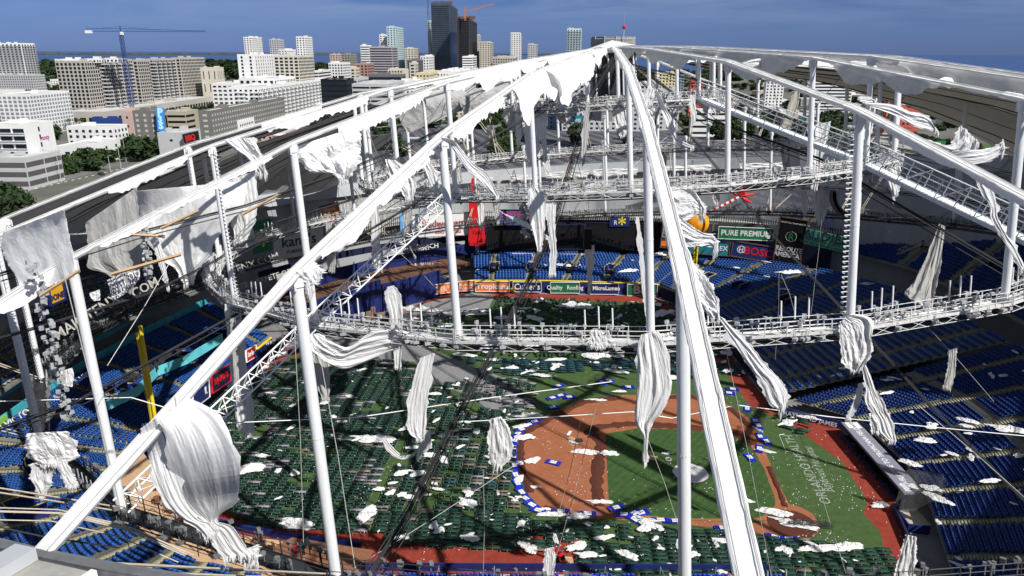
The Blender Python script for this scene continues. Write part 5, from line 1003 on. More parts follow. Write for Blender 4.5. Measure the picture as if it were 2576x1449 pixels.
pm = thing('photo_pit', 'navy fenced camera pit with netting at the near end of the dugout', 'fenced pit', (57.3, 90, 0)); b = MB(); b.wall((-1.9, 1.2), (-2.2, -3.6), 0, 1.3, .2); b.wall((-2.2, -3.6), (.5, -4.2), 0, 1.3, .2); b.build('padded_wall', NAVY, pm); b = MB(); b.box((0, -1, .3), (3, 3.6, .5)); b.build('crates', CABLT, pm)
NETM = mat('netting', (.25, .25, .25), .9, .1, 3); b = MB()
for i in range(30):
    t_ = i/29; b.tube((-2+5*t_, .8-2.5*t_, 1), (-1.2+4.2*t_, .5-1.5*t_, 7.5), .02, 3); b.tube((-2+t_*.8, .8, 1+6*t_), (3+.0*t_, -1.7, 1+6.3*t_), .02, 3)
b.build('netting', NETM, pm)
# tan patio with bistro furniture
pt = [AZ(x, y, .8) for x, y in ((345, 1120), (385, 1170), (430, 1240), (520, 1330), (640, 1352), (780, 1368), (920, 1400), (900, 1449), (500, 1449), (330, 1310), (260, 1190))]
b = MB(); b.prism([(p.x, p.y) for p in pt], 0.02, .8); tag(b.build('patio_floor', TAN), kind='structure')
pt2 = [AZ(x, y, .82) for x, y in ((735, 1352), (940, 1385), (900, 1449), (690, 1449), (640, 1400))]; b = MB(); b.prism([(p.x, p.y) for p in pt2], .7, .85); tag(b.build('wooden_terrace', WOOD), kind='structure')
ch = None; tbm = None; rnd = random.Random(5)
def bistro(x, y, kind):
    global ch, tbm
    p = AZ(x, y, .82)
    if kind == 'c':
        if ch is None:
            ch = thing('bistro_chair', '', 'chair', p); b = MB(); b.box((0, 0, .47), (.45, .45, .06)); b.build('seat', WOOD, ch); b = MB(); b.box((0, .21, .8), (.45, .05, .12)); b.box((0, .21, 1.0), (.45, .05, .1)); b.build('backrest', WOOD, ch); b = MB()
            for a in (-.2, .2):
                for c in (-.2, .2): b.box((a, c, .23), (.05, .05, .46))
                b.box((a, .21, .75), (.05, .05, .6))
            b.build('legs', WOOD, ch); r = ch
        else: r = copy_tree(ch)
        tag(r, 'brown slatted bistro chair standing on the tan patio', 'chair', 'bistro chairs on the tan patio')
    else:
        if tbm is None:
            tbm = thing('bistro_table', '', 'table', p); b = MB(); b.tube((0, 0, .74), (0, 0, .79), .5, 16, cap=True); b.build('tabletop', WOOD, tbm); b = MB(); b.tube((0, 0, 0), (0, 0, .74), .05, 6); b.box((0, 0, .03), (.6, .6, .05)); b.build('leg', DARKM, tbm); r = tbm
        else: r = copy_tree(tbm)
        tag(r, 'round brown bistro table on the tan patio', 'table', 'bistro tables on the tan patio')
    r.location = p; r.rotation_euler = (0, 0, rnd.random()*6.3)
for x, y in ((395, 1262), (430, 1290), (455, 1318), (490, 1345), (520, 1372), (560, 1352), (600, 1372), (640, 1378), (675, 1390), (470, 1360), (540, 1400), (590, 1410), (650, 1362)): bistro(x, y, 't'); [bistro(x+rnd.uniform(-14, 14), y+rnd.uniform(-9, 9), 'c') for _ in range(3)]
bistro(392, 1235, 'c')
# light tower bits on the two left posts (gangs of floodlights)
for lb, x0, y0, x1, y1, d in (('column of grey floodlight heads fixed along the leftmost thin post', 82, 660, 170, 1060, 47), ('column of floodlight heads on the post behind the wide sheet', 360, 560, 375, 700, 66), ('floodlight cluster column left of the roof peak', 1313, 702 - 190, 1325, 600, 84)):
    t = thing('floodlight_column', lb, 'floodlights', AY(x0, y0, d)); b = MB(); rr_ = random.Random(x0)
    for i in range(70):
        u = i/70; p = AY(x0+(x1-x0)*u+rr_.uniform(-16, 16)*(.6 if x0 > 300 else 1), y0+(y1-y0)*u, d+rr_.uniform(-.6, .6))-t.location; b.box(p, (rr_.uniform(.15, .42), .25, rr_.uniform(.15, .3)), yaw=rr_.random()*3)
    b.build('lamp_heads', STEEL, t)
# hanging loudspeakers
sp = thing('hanging_speaker', 'black loudspeaker box hanging on a thin cable above the outfield', 'loudspeaker', AY(1478, 600, 150)); b = MB(); b.box((0, 0, 0), (1.6, 1.4, 4.4)); b.build('cabinet', BLK, sp); b = MB(); b.tube((0, 0, 2.2), (0, 0, 14), .05, 4); b.build('wire', DARKM, sp); b = MB(); b.box((0, 0, 10.5), (2.2, 1.6, 2.6)); b.box((0, 0, 12.4), (1.5, 1.0, .3)); b.build('bracket', WHITE, sp)
la = thing('line_array', 'curved black line array loudspeaker hanging at the upper right', 'loudspeaker', AY(2100, 515, 118)); b = MB()
for i in range(12): t_ = math.pi*1.02+i*.085; b.box((4.4+5*math.cos(t_), 0, 2.2+4.5*math.sin(t_)), (.55, 1.4, .9), M=None)
b.build('cabinet', BLK, la)
# ============================================================ cots on the field
COTG = mat('cot_green', (.007, .034, .022), .7, .2, .5, col2=(.018, .062, .040)); COTT = mat('cot_teal', (.010, .055, .075), .5, .2, 1.2); COTB = mat('cot_brown', (.16, .13, .10), .7, .2, 1); COTP = mat('cot_grey', (.24, .23, .27), .7, .15, 1)
LEGM = mat('cot_leg', (.55, .56, .56), .4, .1, 2)
CT = boxes([(0, 0, .40, 1.88, .56, .04), (-.95, 0, .41, .05, .70, .07), (.95, 0, .41, .05, .70, .07)]); CTM = boxes([(0, .30, .40, 1.95, .04, .05), (0, -.30, .40, 1.95, .04, .05)]); CL = boxes([(x, y, .19, .035, .035, .38) for x in (-.93, 0, .93) for y in (-.28, .28)])
def PZ(*q): return [tuple(AZ(x, y)[:2]) for x, y in q]
ZONES = [  # polygon, yaw, spacing along, across, jitter, keep, block
    (PZ((500, 1040), (600, 940), (740, 905), (850, 908), (1015, 910), (1075, 955), (1030, 1060), (985, 1160), (935, 1260), (930, 1345), (610, 1332), (540, 1180)), -.10, 1.98, .84, .03, .985),
    (PZ((1105, 965), (1165, 960), (1290, 1050), (1285, 1190), (1305, 1265), (1290, 1290), (955, 1290), (1000, 1180), (1060, 1060)), -.10, 2.12, .93, .06, .93),
    (PZ((935, 1292), (1290, 1292), (1345, 1308), (1600, 1330), (1860, 1345), (2070, 1362), (2240, 1385), (2262, 1449), (2230, 1460), (1490, 1460), (1420, 1360), (1400, 1395), (960, 1375)), -.05, 2.0, .86, .05, .97),
    (PZ((1165, 957), (1225, 950), (1330, 955), (1362, 985), (1330, 1035), (1295, 1060)), -.08, 2.05, .85, .22, .85),
    (PZ((1160, 905), (1895, 912), (1905, 935), (1870, 950), (1700, 940), (1500, 935), (1330, 950), (1225, 945)), .02, 1.9, .95, .06, .93),
    (PZ((1060, 800), (1235, 778), (1250, 748), (1700, 765), (1760, 790), (1870, 850), (1880, 905), (1150, 898), (1020, 850)), 1.52, 2.0, .92, .10, .80),
    (PZ((1880, 860), (1950, 1030), (2050, 1060), (2030, 1110), (1965, 1075), (1930, 1000), (1900, 930)), -.5, 2.0, .9, .30, .85),
]
EXCL = [PZ((470, 960), (610, 960), (640, 1100), (480, 1120))[:0] or [(0, 0), (0, 0), (0, 0)]]
cots = []; rc = random.Random(3)
for zi, (poly, yaw, sa, sb, jit, keep) in enumerate(ZONES):
    cx = sum(p[0] for p in poly)/len(poly); cy = sum(p[1] for p in poly)/len(poly); c, s = math.cos(yaw), math.sin(yaw)
    for i in range(-45, 46):
        for j in range(-60, 61):
            off = (.07*sa*math.sin(i*1.7)) ; a = i*sa + (.5 if (i % 5 == 0) else 0)*0; bb = j*sb + off*2 + ((j//9)*.0)
            x = cx + c*a - s*bb; y = cy + s*a + c*bb
            if not inside((x, y), poly): continue
            if noise.noise(Vector((x*.11, y*.11, zi*3))) < (-.42 if keep > .95 else -.34): 
                if rc.random() < .7: continue
            if rc.random() > keep: continue
            messy = zi in (3, 5, 6) or rc.random() < .03
            cots.append((x+rc.gauss(0, jit), y+rc.gauss(0, jit), rc.uniform(0, .35) if zi in (3, 5, 6) and rc.random() < .3 else 0, yaw+rc.gauss(0, .03 if not messy else .28), rc.gauss(0, .35) if messy and rc.random() < .4 else rc.gauss(0, .015), rc.random(), zi))
cots.sort(key=lambda q: q[0]**2+q[1]**2+63*63)
def cotm(q):
    n = noise.noise(Vector((q[0]*.2, q[1]*.2, 5))); zi = q[6]
    if zi == 3: return COTP if q[5] < .5 else (COTB if q[5] < .6 else COTG)
    if zi == 0: return COTP if (q[5] < .05 or (n > .35 and q[5] < .45)) else (COTB if q[5] > .975 else COTG)
    if zi == 1: return COTB if q[5] < .10 else (COTP if q[5] < .17 else (COTT if q[5] < .24 else COTG))
    if zi == 4: return COTT
    if zi == 5: return COTG if q[5] < .9 else COTP
    return COTG if q[5] < .985 else COTB
CM = {}
GL = {'cot_green': 'green canvas camp cot with pale legs in the rows nearest the camera', 'cot_teal': 'shiny teal camp cot among the green ones at the front of the field', 'cot_brown': 'faded brown camp cot among the green rows at the front of the field', 'cot_grey': 'pale grey camp cot among the green rows at the front of the field'}
for q in cots[:300]:
    m = cotm(q); key = m.name
    if key not in CM:
        t = thing('camp_cot', GL[key], 'cot'); obj('canvas', np_mesh('canvas', *CT, m), t); obj('side_rail', np_mesh('side_rail', *CTM, m), t); obj('legs', np_mesh('legs', *CL, LEGM), t); CM[key] = t; r = t
    else: r = copy_tree(CM[key])
    r.location = (q[0], q[1], q[2]); r.rotation_euler = (q[4], 0, q[3]); tag(r, GL[key], 'cot', key.replace('cot_', '')+' camp cots at the front of the field')
rest = cots[300:]
far = thing('camp_cots', 'thousands of mostly green camp cots covering the field and outfield', 'cots'); 
for m in (COTG, COTT, COTB, COTP):
    q = [r for r in rest if cotm(r) is m]
    if not q: continue
    V, Fc = merge(CT, [r[:3] for r in q], [r[3] for r in q], tilt=[r[4] for r in q]); o = obj('canvas', np_mesh('canvas', V, Fc, m), far); o['kind'] = 'stuff'
q = [r for r in rest if r[6] in (0, 1, 2, 3)]; V, Fc = merge(CL, [r[:3] for r in q], [r[3] for r in q], tilt=[r[4] for r in q]); o = obj('legs', np_mesh('legs', V, Fc, LEGM), far); o['kind'] = 'stuff'
far['kind'] = 'stuff'
# ============================================================ blue barricades round the infield
BARB = mat('barricade_blue', (.012, .035, .50), .4, .15, 2); proto = None
def barricade(x, y, yaw, flat=True):
    global proto
    p = AZ(x, y, .05)
    if proto is None:
        proto = thing('barricade', '', 'barricade'); b = MB()
        for yy in (-.5, .5): b.box((0, yy, .12), (2.2, .12, .12))
        for i in range(9): xx = -1.1+i*.275; b.box((xx, 0, .12), (.07, 1.0, .09))
        b.box((-1.2, 0, .12), (.14, 1.15, .16)); b.box((1.2, 0, .12), (.14, 1.15, .16)); b.box((-.85, .0, .2), (.1, 1.3, .1)); b.box((.85, .0, .2), (.1, 1.3, .1)); b.build('frame', BARB, proto)
        b = MB(); b.box((0, 0, .22), (1.05, .74, .04)); b.build('sign_panel', SIGNW, proto)
        text_mesh('RAYS', .42, INK, proto, Matrix.Translation((0, 0, .25)), name='panel_lettering', ext=.002, sx=.9); r = proto
    else: r = copy_tree(proto)
    r.location = p; r.rotation_euler = (random.uniform(-.08, .08), random.uniform(-.08, .08), math.radians(yaw)); tag(r, 'blue plastic barricade section with a white panel lying round the edge of the infield', 'barricade', 'blue barricades round the infield'); return r
for x, y, a in ((1303, 1092, 60), (1312, 1082, 35), (1330, 1070, 30), (1345, 1062, 25), (1296, 1110, 70), (1293, 1128, 85), (1292, 1150, 95), (1295, 1172, 100), (1297, 1196, 105), (1302, 1218, 110), (1312, 1240, 120), (1322, 1256, 130), (1338, 1272, 140), (1354, 1286, 150), (1412, 1288, 0), (1392, 1165, -25), (1390, 1002, 30), (1410, 996, 20), (1432, 1000, 15), (1390, 1026, 20), (1404, 972, 35), (1478, 1294, 0), (1550, 1279, 25), (1570, 1296, -5), (1595, 1294, 35), (1612, 1292, 20), (1597, 1308, -45), (1662, 1310, 0), (1700, 1312, 0), (1820, 1330, 0), (1850, 1322, -80), (1855, 1338, -25), (1950, 1354, -25), (1985, 1358, -10), (1580, 975, 2), (1515, 963, -50), (1880, 1030, 70), (1900, 1060, 80), (1908, 1072, 90), (1910, 1130, 70), (1886, 1152, 100), (1912, 1100, 85), (1843, 980, -10), (1834, 990, -15), (1928, 1112, 95), (710, 1385, 50), (735, 1372, 50), (1860, 1312, -70), (1530, 998 - 40, -40), (1935, 985, 60)): barricade(x, y, a)
# pale line of broken wall padding along the front: fabric debris
def crumple_mesh(seed, thin=False, flat=.5):
    r_ = random.Random(seed); n, k = 20, 52; vs = []; el = r_.uniform(1.0, 1.7); ph = r_.random()*9
    for i in range(n+1):
        for j in range(k):
            t = 2*math.pi*j/k; R0 = (i/n); bd_ = 1+.55*noise.noise(Vector((math.cos(t)*1.3, math.sin(t)*1.3, seed)))+.25*noise.noise(Vector((math.cos(t)*4, math.sin(t)*4, seed+9)))
            x = el*R0*bd_*math.cos(t); y = R0*bd_*math.sin(t)
            w = noise.noise(Vector((x*1.6, y*1.6, seed*2.1))); w2 = noise.noise(Vector((x*4, y*4, seed))); w3 = noise.noise(Vector((x*9, y*9, seed+4)))
            w4 = noise.noise(Vector((x*17, y*17, seed+2))); z = .05+flat*(abs(w)*.8+(.35-abs(w2))*.55+(.3-abs(w3))*.32+(.3-abs(w4))*.16)*(1-R0**4)
            vs.append((x+.15*w2, y+.15*w3, z))
    fs = [(i*k+j, i*k+(j+1) % k, (i+1)*k+(j+1) % k, (i+1)*k+j) for i in range(n) for j in range(k)]
    return vs, fs
CR = []
for s in range(12): b = MB(); vs, fs = crumple_mesh(s*3.7+1, flat=.65); b.add(vs, fs); me = bpy.data.meshes.new('crumpled_sheet'); me.from_pydata([tuple(v) for v in vs], [], fs); me.materials.append(FAB); CR.append(me)
rd = random.Random(11); TINYV = {}; TINYF = {}
TINY = {}
def scrap(p, size, yaw, label, group, i=None, sy=1, tilt=(0, 0)):
    if group and size < .8:
        q = .66*size; me = CR[rd.randrange(12)]; V = TINYV.setdefault(me.name, np.array([tuple(v.co) for v in me.vertices]))*(q, q*sy, q*.62); c_, s_ = math.cos(yaw), math.sin(yaw); V = np.stack([V[:, 0]*c_-V[:, 1]*s_+p[0], V[:, 0]*s_+V[:, 1]*c_+p[1], V[:, 2]+p[2]], 1); TINY.setdefault(group, []).append((V, TINYF.setdefault(me.name, np.array([tuple(f.vertices) for f in me.polygons])))); return None
    o = obj('fabric_scrap', CR[i if i is not None else rd.randrange(12)]); o.location = p; o.rotation_euler = (tilt[0], tilt[1], yaw); size *= .66; o.scale = (size, size*sy, size*.62); return tag(o, label, 'fabric scrap', group)
G1 = 'scraps of white roof fabric lying on the field and cots'
def fs_(x, y, size, yaw=0, sy=1, z=.35, lab=None): return scrap(AZ(x, y, z), size, math.radians(yaw), lab or 'crumpled white roof fabric scrap lying on the field or cots', None if lab else G1, sy=sy)
BIG = [(950, 1105, 3.6, -5, .45, .5, 'wide pale fabric sheet lying on the green cots, tip pointing right'), (925, 1293, 2.3, 60, .7, .5, 'big crumpled fabric sheet on the cots left of the cable bundle'), (630, 1178, 2.6, 10, .7, .5, 'crumpled holed sheet on the cots just right of the giant bag'), (1180, 1265, 1.5, -30, .8, .5, 'crumpled sheet with two lobes beside the grass lane near the bottom'), (1475, 1138, 2.4, -15, .5, .1, 'twisted sheet across the infield edge, left half'), (1530, 1140, 2.2, -5, .5, .1, 'twisted sheet across the infield edge, right half'), (1340, 1158, 1.4, 30, .9, .1, 'fabric ball on the left side of the red dirt'), (1850, 1258, 3.2, -8, .3, .1, 'long fabric strip on the infield grass running to the right'), (1950, 1290, 2.6, -25, .5, .1, 'fabric heap between the infield grass and the home plate clay'), (2010, 1320, 3.0, -20, .38, .1, 'fabric draped over the batting cage frame by the home plate clay'), (1500, 895, 3.4, 0, .8, .3, None), (1450, 770, 5.8, -8, .5, .5, 'largest white sheet on the far outfield cots, near the red track'), (1520, 822, 3.2, -20, .4, .4, None), (1420, 820, 3.0, -35, .6, .4, None), (1060, 780, 5.2, -12, .3, .3, 'long white sheet on the floor in front of the far cots'), (1010, 800, 5.2, -6, .3, .3, 'white sheet beside the stacked brown cartons'), (1265, 800, 3.6, -3, .35, .4, None), (1200, 790, 3, 10, .5, .4, None), (1210, 850, 3, 0, .5, .4, None), (1180, 835, 2.5, 0, .8, .4, None), (1660, 790, 4.2, 25, .6, .5, 'crumpled sheet on the far cots left of the leaning brown bar'), (1700, 815, 3, 0, .6, .5, None), (1455, 1298, 1.9, 5, .6, .3, 'fabric lump on the barricades left of centre'), (1390, 1295, 2.6, 0, .25, .2, None), (1640, 1315, 2.0, -30, .6, .4, None), (1625, 1325, 1.6, 40, .8, .4, None), (1310, 1072, 1.8, 20, .6, .3, None), (1330, 1045, 3.2, 5, .35, .4, 'fabric heap with trailing edge at the far left tip of the dirt'), (1320, 1100, 1.9, 0, .7, .3, None), (1306, 1205, 1.5, 70, .6, .3, None), (1298, 1255, 1.4, 60, .6, .3, None), (1305, 1165, 1.2, 0, .8, .3, None), (1650, 980, 2.6, 10, .4, .4, None), (1690, 950, 2.0, 0, .8, .4, None), (1560, 985, 2, 0, .3, .4, None), (1290, 925, 2, 0, .5, .4, None), (1370, 945, 2.4, -10, .4, .4, None), (1550, 935, 2.6, -18, .35, .4, None), (1120, 1095, 1.6, 0, .6, .4, None), (2215, 1270, 1.9, 10, .6, .3, 'white fabric sheet at the corner of the red track by the dugout end'), (2130, 1375, 2.6, 5, .4, .4, None), (2060, 1380, 2.4, 10, .4, .4, None), (1480, 1395, 1.4, 0, .6, .4, None), (1580, 1395, 2, -35, .5, .4, None), (1520, 1352, 1.5, 15, .5, .4, None), (1880, 1380, 1.3, 0, .6, .4, None), (1820, 1360, 1.5, -10, .5, .4, None), (1740, 1395, 1.2, 0, .7, .4, None), (2050, 1052, 3.6, -12, .3, .8, 'fabric heap along the navy wall with raised white letters'), (1985, 1060, 2.2, 40, .6, .3, None), (955, 1230, 1.3, 0, .6, .4, None), (1345, 1225, 1.1, 0, .5, .1, None), (1365, 1282, 1.6, 8, .35, .1, None), (1515, 1263, 1.9, -4, .3, .1, None), (1680, 1140, 1.1, 0, .5, .1, None), (1905, 1080, 1.6, -60, .3, .1, None), (1925, 1135, 2, -20, .3, .1, None), (1500, 1007, 2.2, -10, .25, .1, None), (1440, 1112, 1.3, -30, .35, .1, None), (1100, 1230, 1.3, -15, .4, .4, None), (860, 1060, 1.1, 0, .8, .4, None), (975, 915, 1.8, 5, .4, .3, None), (900, 935, 3.0, 25, .35, .1, 'crumpled sheet on the bare floor under the near catwalk'), (1400, 905, 2.4, 0, .4, .4, None), (1240, 905, 2.4, 0, .4, .4, None)]
for q in BIG: fs_(*q)
for z, n in (((ZONES[0][0]), 46), (ZONES[1][0], 52), (ZONES[2][0], 60), (ZONES[4][0], 46), (ZONES[5][0], 110), (ZONES[3][0], 8)):
    xs = [p[0] for p in z]; ys = [p[1] for p in z]; c = 0
    while c < n:
        p = (rd.uniform(min(xs), max(xs)), rd.uniform(min(ys), max(ys)))
        if inside(p, z): c += 1; s = rd.choice((.3, .45, .6, .9, 1.3)) if z is not ZONES[5][0] else rd.choice((.5, .9, 1.6, 2.4)); scrap((*p, .5), s, rd.random()*6, 'crumpled white roof fabric scrap lying on the field or cots', G1, sy=rd.uniform(.3, .95))
# scraps on the stands
G2 = 'scraps of white roof fabric lying on the seats'
def on_stand(FP, BP, n, s0, s1, lo=0., hi=1.):
    for _ in range(n):
        u = rd.uniform(lo, hi); v = rd.random(); i = int(u*(len(FP)-1)); p = FP[i].lerp(BP[i], v); scrap((p.x, p.y, p.z+.75), rd.uniform(s0, s1), rd.random()*6, 'white roof fabric scrap caught on the stadium seats', G2, sy=rd.uniform(.3, .8))
on_stand(f3, b3, 44, .5, 1.6); on_stand(f2, b2, 18, .6, 1.6); on_stand(f1, b1, 7, .5, 1.2); on_stand(f4, b4, 5, .5, 1.2)
for x, y, z, s, a, sy, lb in ((1420, 668, 5.5, 4.2, -15, .35, 'white fabric strip draped over the outfield seats, left of the hanging speaker'), (1470, 672, 5, 3.4, -40, .6, 'white fabric heap over a tunnel opening in the outfield seats'), (1585, 682, 5, 4.2, 15, .35, 'white fabric trailing over the outfield seats left of the long pole'), (1662, 640, 7.4, 4.6, 25, .6, 'fabric heap on the ledge above the outfield seats near the grid panel'), (1930, 700, 6, 5.5, 12, .25, 'long white fabric strip crossing the right field seats'), (1990, 685, 8, 3.2, 10, .5, 'pleated fabric sheet at the top of the lit right field seats'), (2330, 1108, 6.5, 2.2, -10, .6, 'fabric heap in the lit dugout side seats'), (2290, 1165, 5, 1.8, -40, .6, None), (2430, 1058, 8, 2.2, -30, .5, None), (2540, 1080, 9, 2.4, -20, .6, None), (2360, 1255, 5, 2, -50, .5, None), (2490, 1210, 8, 1.9, 10, .4, None), (2115, 945, 5, 2.5, 5, .4, None), (2175, 1010, 4, 1.8, 10, .5, None), (740, 1318, .3, 3.5, -10, .55, 'large grey-white sheet spread over cots by the fence at the lower left')):
    o_s = fs_(x, y, s, a, sy, z, lab=lb or 'white roof fabric scrap caught on the stadium seats')
    if not lb: o_s['group'] = G2
    if False: pass
for g_, L__ in TINY.items():
    o_ = 0; VV = []; FF = []
    for V, F_ in L__: VV.append(V); FF.append(F_+o_); o_ += len(V)
    tag(obj('small_fabric_scraps', np_mesh('small_fabric_scraps', np.concatenate(VV), np.concatenate(FF), FAB)), 'many small '+g_, 'fabric scraps', kind='stuff')
# litter specks
pos = []; sc = []
for _ in range(11000):
    if rd.random() < .5: x, y = rd.uniform(1300, 2280), rd.uniform(990, 1449)
    else: x, y = rd.uniform(600, 2200), rd.uniform(740, 1449)
    p = AZ(x, y, .03)
    if noise.noise(Vector((p.x*.13, p.y*.13, 2)))+.35*noise.noise(Vector((p.x*.9, p.y*.9, 6))) < rd.uniform(-.25, .35): continue
    if 1500 < x < 1980 and rd.random() < .6: continue
    p = p; pos.append((p.x, p.y, .03 if inside((x, y), DP_) or x > 1900 else .47)); sc.append(rd.choice((.3, .5, .6, .9, 1.6)))
V, Fc = merge(boxes([(0, 0, 0, .10, .08, .02)]), pos, [rd.random()*6 for _ in pos], scale=sc); tag(obj('litter', np_mesh('litter', V, Fc, SIGNW)), 'tiny white bits of torn roof scattered over the field', 'litter', kind='stuff')
# mound cover, ring weight, cartons, batting cage, tractor, furniture
o = obj('mound_cover', CR[2]); o.location = AZ(1737, 1190, .12); o.scale = (1.9, 3.1, .45); tag(o, 'round white cover over the pitcher\'s mound', 'mound cover')
me = bpy.data.meshes.new('mound_cover'); vs, fs = [], []; n, k = 10, 40
for i in range(n+1):
    for j in range(k): t_ = 2*math.pi*j/k; r_ = i/n*(2.75+.12*noise.noise(Vector((math.cos(t_)*3, math.sin(t_)*3, 1)))); x, y = r_*math.cos(t_), r_*math.sin(t_); vs.append((x, y, .03+.28*(1-(i/n)**2)+.10*abs(noise.noise(Vector((x*1.4, y*1.4, 3))))+.05*noise.noise(Vector((x*4, y*4, 3)))))
fs = [(i*k+j, i*k+(j+1) % k, (i+1)*k+(j+1) % k, (i+1)*k+j) for i in range(n) for j in range(k)]
me.from_pydata(vs, [], fs); me.materials.append(FAB); o.data = me; o.scale = (1, 1, 1)
b = MB(); c_ = Vector((0, 0, 0))
b.path([(.45*math.cos(i*.4), .45*math.sin(i*.4), .12) for i in range(17)], .1, 6); o = b.build('weight_ring', LEGM); o.location = AZ(1681, 1157, .02); tag(o, 'small grey ring lying on the infield grass', 'ring')
rd2 = random.Random(8); CART = mat('carton', (.25, .17, .13), .8, .2, 1)
for x, y, w in ((948, 800, 1.3), (962, 798, 1.4), (975, 796, 1.3), (985, 800, 1.5), (1000, 792, 1.2), (1015, 796, 1.3), (955, 812, 1.2), (970, 812, 1.4), (985, 814, 1.2), (940, 815, 1.1), (1000, 808, 1.3), (928, 800, 1.2), (938, 792, 1.2)):
    h = rd2.choice((1.2, 1.8, 2.2)); t = thing('carton_stack', 'shrink-wrapped pallet of brown cartons on the floor under the navy wall', 'carton stack', AZ(x, y, 0), rd2.random(), 'stacked cartons under the navy wall'); b = MB(); n = max(2, int(h/.55))
    for i in range(n): b.box((rd2.uniform(-.05, .05), 0, .3+i*h/n), (w, 1.1, h/n*.93))
    b.build('cartons', CART, t); b = MB(); b.box((0, 0, .06), (w, 1.1, .1)); b.build('pallet', LUMB, t)
bc = thing('batting_cage', 'fallen batting cage frame of pipes beside the home plate clay', 'batting cage', AZ(2030, 1320, .2)); b = MB()
for i in range(4): b.tube((-3+i*.4, -.3+i*.2, .5+.1*i), (3.4, -.9+.3*i, .3), .07, 5)
for i in range(5): b.tube((-2+i*1.1, -.6, .3), (-1.6+i*1.1, .7, .7), .05, 4)
b.build('frame', DARKM, bc)
tr = thing('utility_tractor', 'small red utility tractor parked beside a wooden pallet at the bottom centre', 'tractor', AZ(1403, 1405, 0), .6); b = MB(); b.box((0, .5, .75), (.8, 1.3, .5)); b.box((0, -.5, .95), (1.0, .6, .15)); b.build('body', RED, tr)
for x in (-.6, .6):
    for y, r in ((-.5, .5), (.85, .32)): b = MB(); b.tube((x-.14, y, r), (x+.14, y, r), r, 14, cap=True); b.build('wheel', DARKM, tr)
b = MB(); b.box((0, -.45, 1.15), (.45, .12, .5)); b.box((0, -.1, 1.25), (.05, .05, .6)); b.box((0, .0, 1.5), (.35, .35, .04)); b.build('seat_and_wheel', DARKM, tr)
wp = thing('wooden_pallet', 'tan wooden pallet leaning near the small red tractor', 'pallet', AZ(1432, 1412, .3), .5)
for i in range(5): b = MB(); b.box((-.5+i*.25, 0, .1), (.16, 1.2, .04)); o = b.build('plank', LUMB, wp)
b = MB(); [b.box((0, y, .03), (1.2, .1, .1)) for y in (-.5, 0, .5)]; b.build('bearer', LUMB, wp); wp.rotation_euler = (.5, .4, .5)
for lb, x, y, m in (('red upturned patio chair on the wooden terrace at the bottom left', 748, 1392, RED), ('dark green patio chair on the wooden terrace at the bottom left', 775, 1372, COTG), ('black wheeled chair on the wooden terrace at the bottom left', 760, 1440, DARKM)):
    t = thing('patio_chair', lb, 'chair', AZ(x, y, .86), rd2.random()*3); b = MB(); b.box((0, 0, .45), (.55, .55, .08)); b.build('seat', m, t); b = MB(); b.box((0, .27, .8), (.55, .08, .6)); b.build('backrest', m, t); b = MB()
    for a in (-.25, .25):
        for c in (-.25, .25): b.tube((a*1.2, c*1.2, 0), (a, c, .45), .035, 5)
    b.build('legs', m, t)
for i, (x, y) in enumerate(((1438, 1104), (1456, 1107), (1642, 1152))):
    b = MB(); b.box((0, 0, 0), (1.3, 1.3, .06)); o = b.build('cardboard_sheet', TAN if i != 1 else DARKM); o.location = AZ(x, y, .1); o.rotation_euler = (0, .1, .7+i); tag(o, ['tan cardboard square on the red dirt', 'dark board lying half under the tan square on the red dirt', 'tan cardboard square at the edge of the infield grass'][i], 'board')
b = MB(); b.box((0, 0, .1), (.5, 1.6, .06)); o = b.build('white_slab', SIGNW); o.location = AZ(1432, 1092 - 1, .05); o.rotation_euler = (0, 0, -.4); tag(o, 'short white plank lying on the red dirt', 'plank')
# stacked signs and lockers at the end of the left field stand
for i in range(16):
    t = obj('stacked_sign', np_mesh('stacked_sign', *boxes([(0, 0, .75, 3.0, .10, 1.5)]), rd2.choice((SIGNW, NAVY, RED, SIGNT, sw, SIGNW)))); p = AZ(690+i*3.2, 905-i*1.2, .2); t.location = p; t.rotation_euler = (.5, 0, .95+rd2.uniform(-.05, .05)); tag(t, 'advertising sign leaning in the stack at the end of the left field stand', 'sign', 'signs stacked under the near catwalk')
for i in range(10): 
    b = MB(); b.box((0, 0, .8), (1.2, 1.0, 1.6)); o = b.build('black_crate', BLK); o.location = AZ(668+(i % 5)*9+(i//5)*8, 898-(i % 5)*7+(i//5)*7, 0); o.rotation_euler = (0, 0, .9); tag(o, 'black equipment crate beside the leaning signs', 'crate', 'black crates beside the leaning signs')
# ============================================================ the city
EV = Vector((.017, 1, 0)); NV = Vector((-1, .017, 0)); YB = math.atan2(EV.y, EV.x)
BC = {}
def bm_(name, c): 
    if name not in BC: BC[name] = mat(name, c, .8, .07, .05, detail=6)
    return BC[name]
BWH = bm_('white_stucco', (.74, .74, .73)); BCR = bm_('cream_stucco', (.56, .52, .44)); BGR = bm_('grey_block', (.42, .395, .36)); BDG = bm_('dark_grey', (.14, .14, .145)); BBR = bm_('brick_tan', (.36, .22, .18)); BPK = bm_('pink_stucco', (.52, .38, .34)); BAQ = bm_('aqua_white', (.46, .60, .62)); BDB = bm_('dark_slab', (.10, .085, .085)); BLG = bm_('light_grey', (.46, .47, .48)); BYL = bm_('pale_yellow', (.60, .53, .33)); RTE = bm_('red_tile', (.45, .10, .06)); BBL = bm_('blue_building', (.02, .05, .22)); BOR = bm_('orange_wall', (.55, .16, .06)); ROOFM = bm_('flat_roof', (.50, .50, .48)); BTN = bm_('olive_grey', (.17, .162, .148))
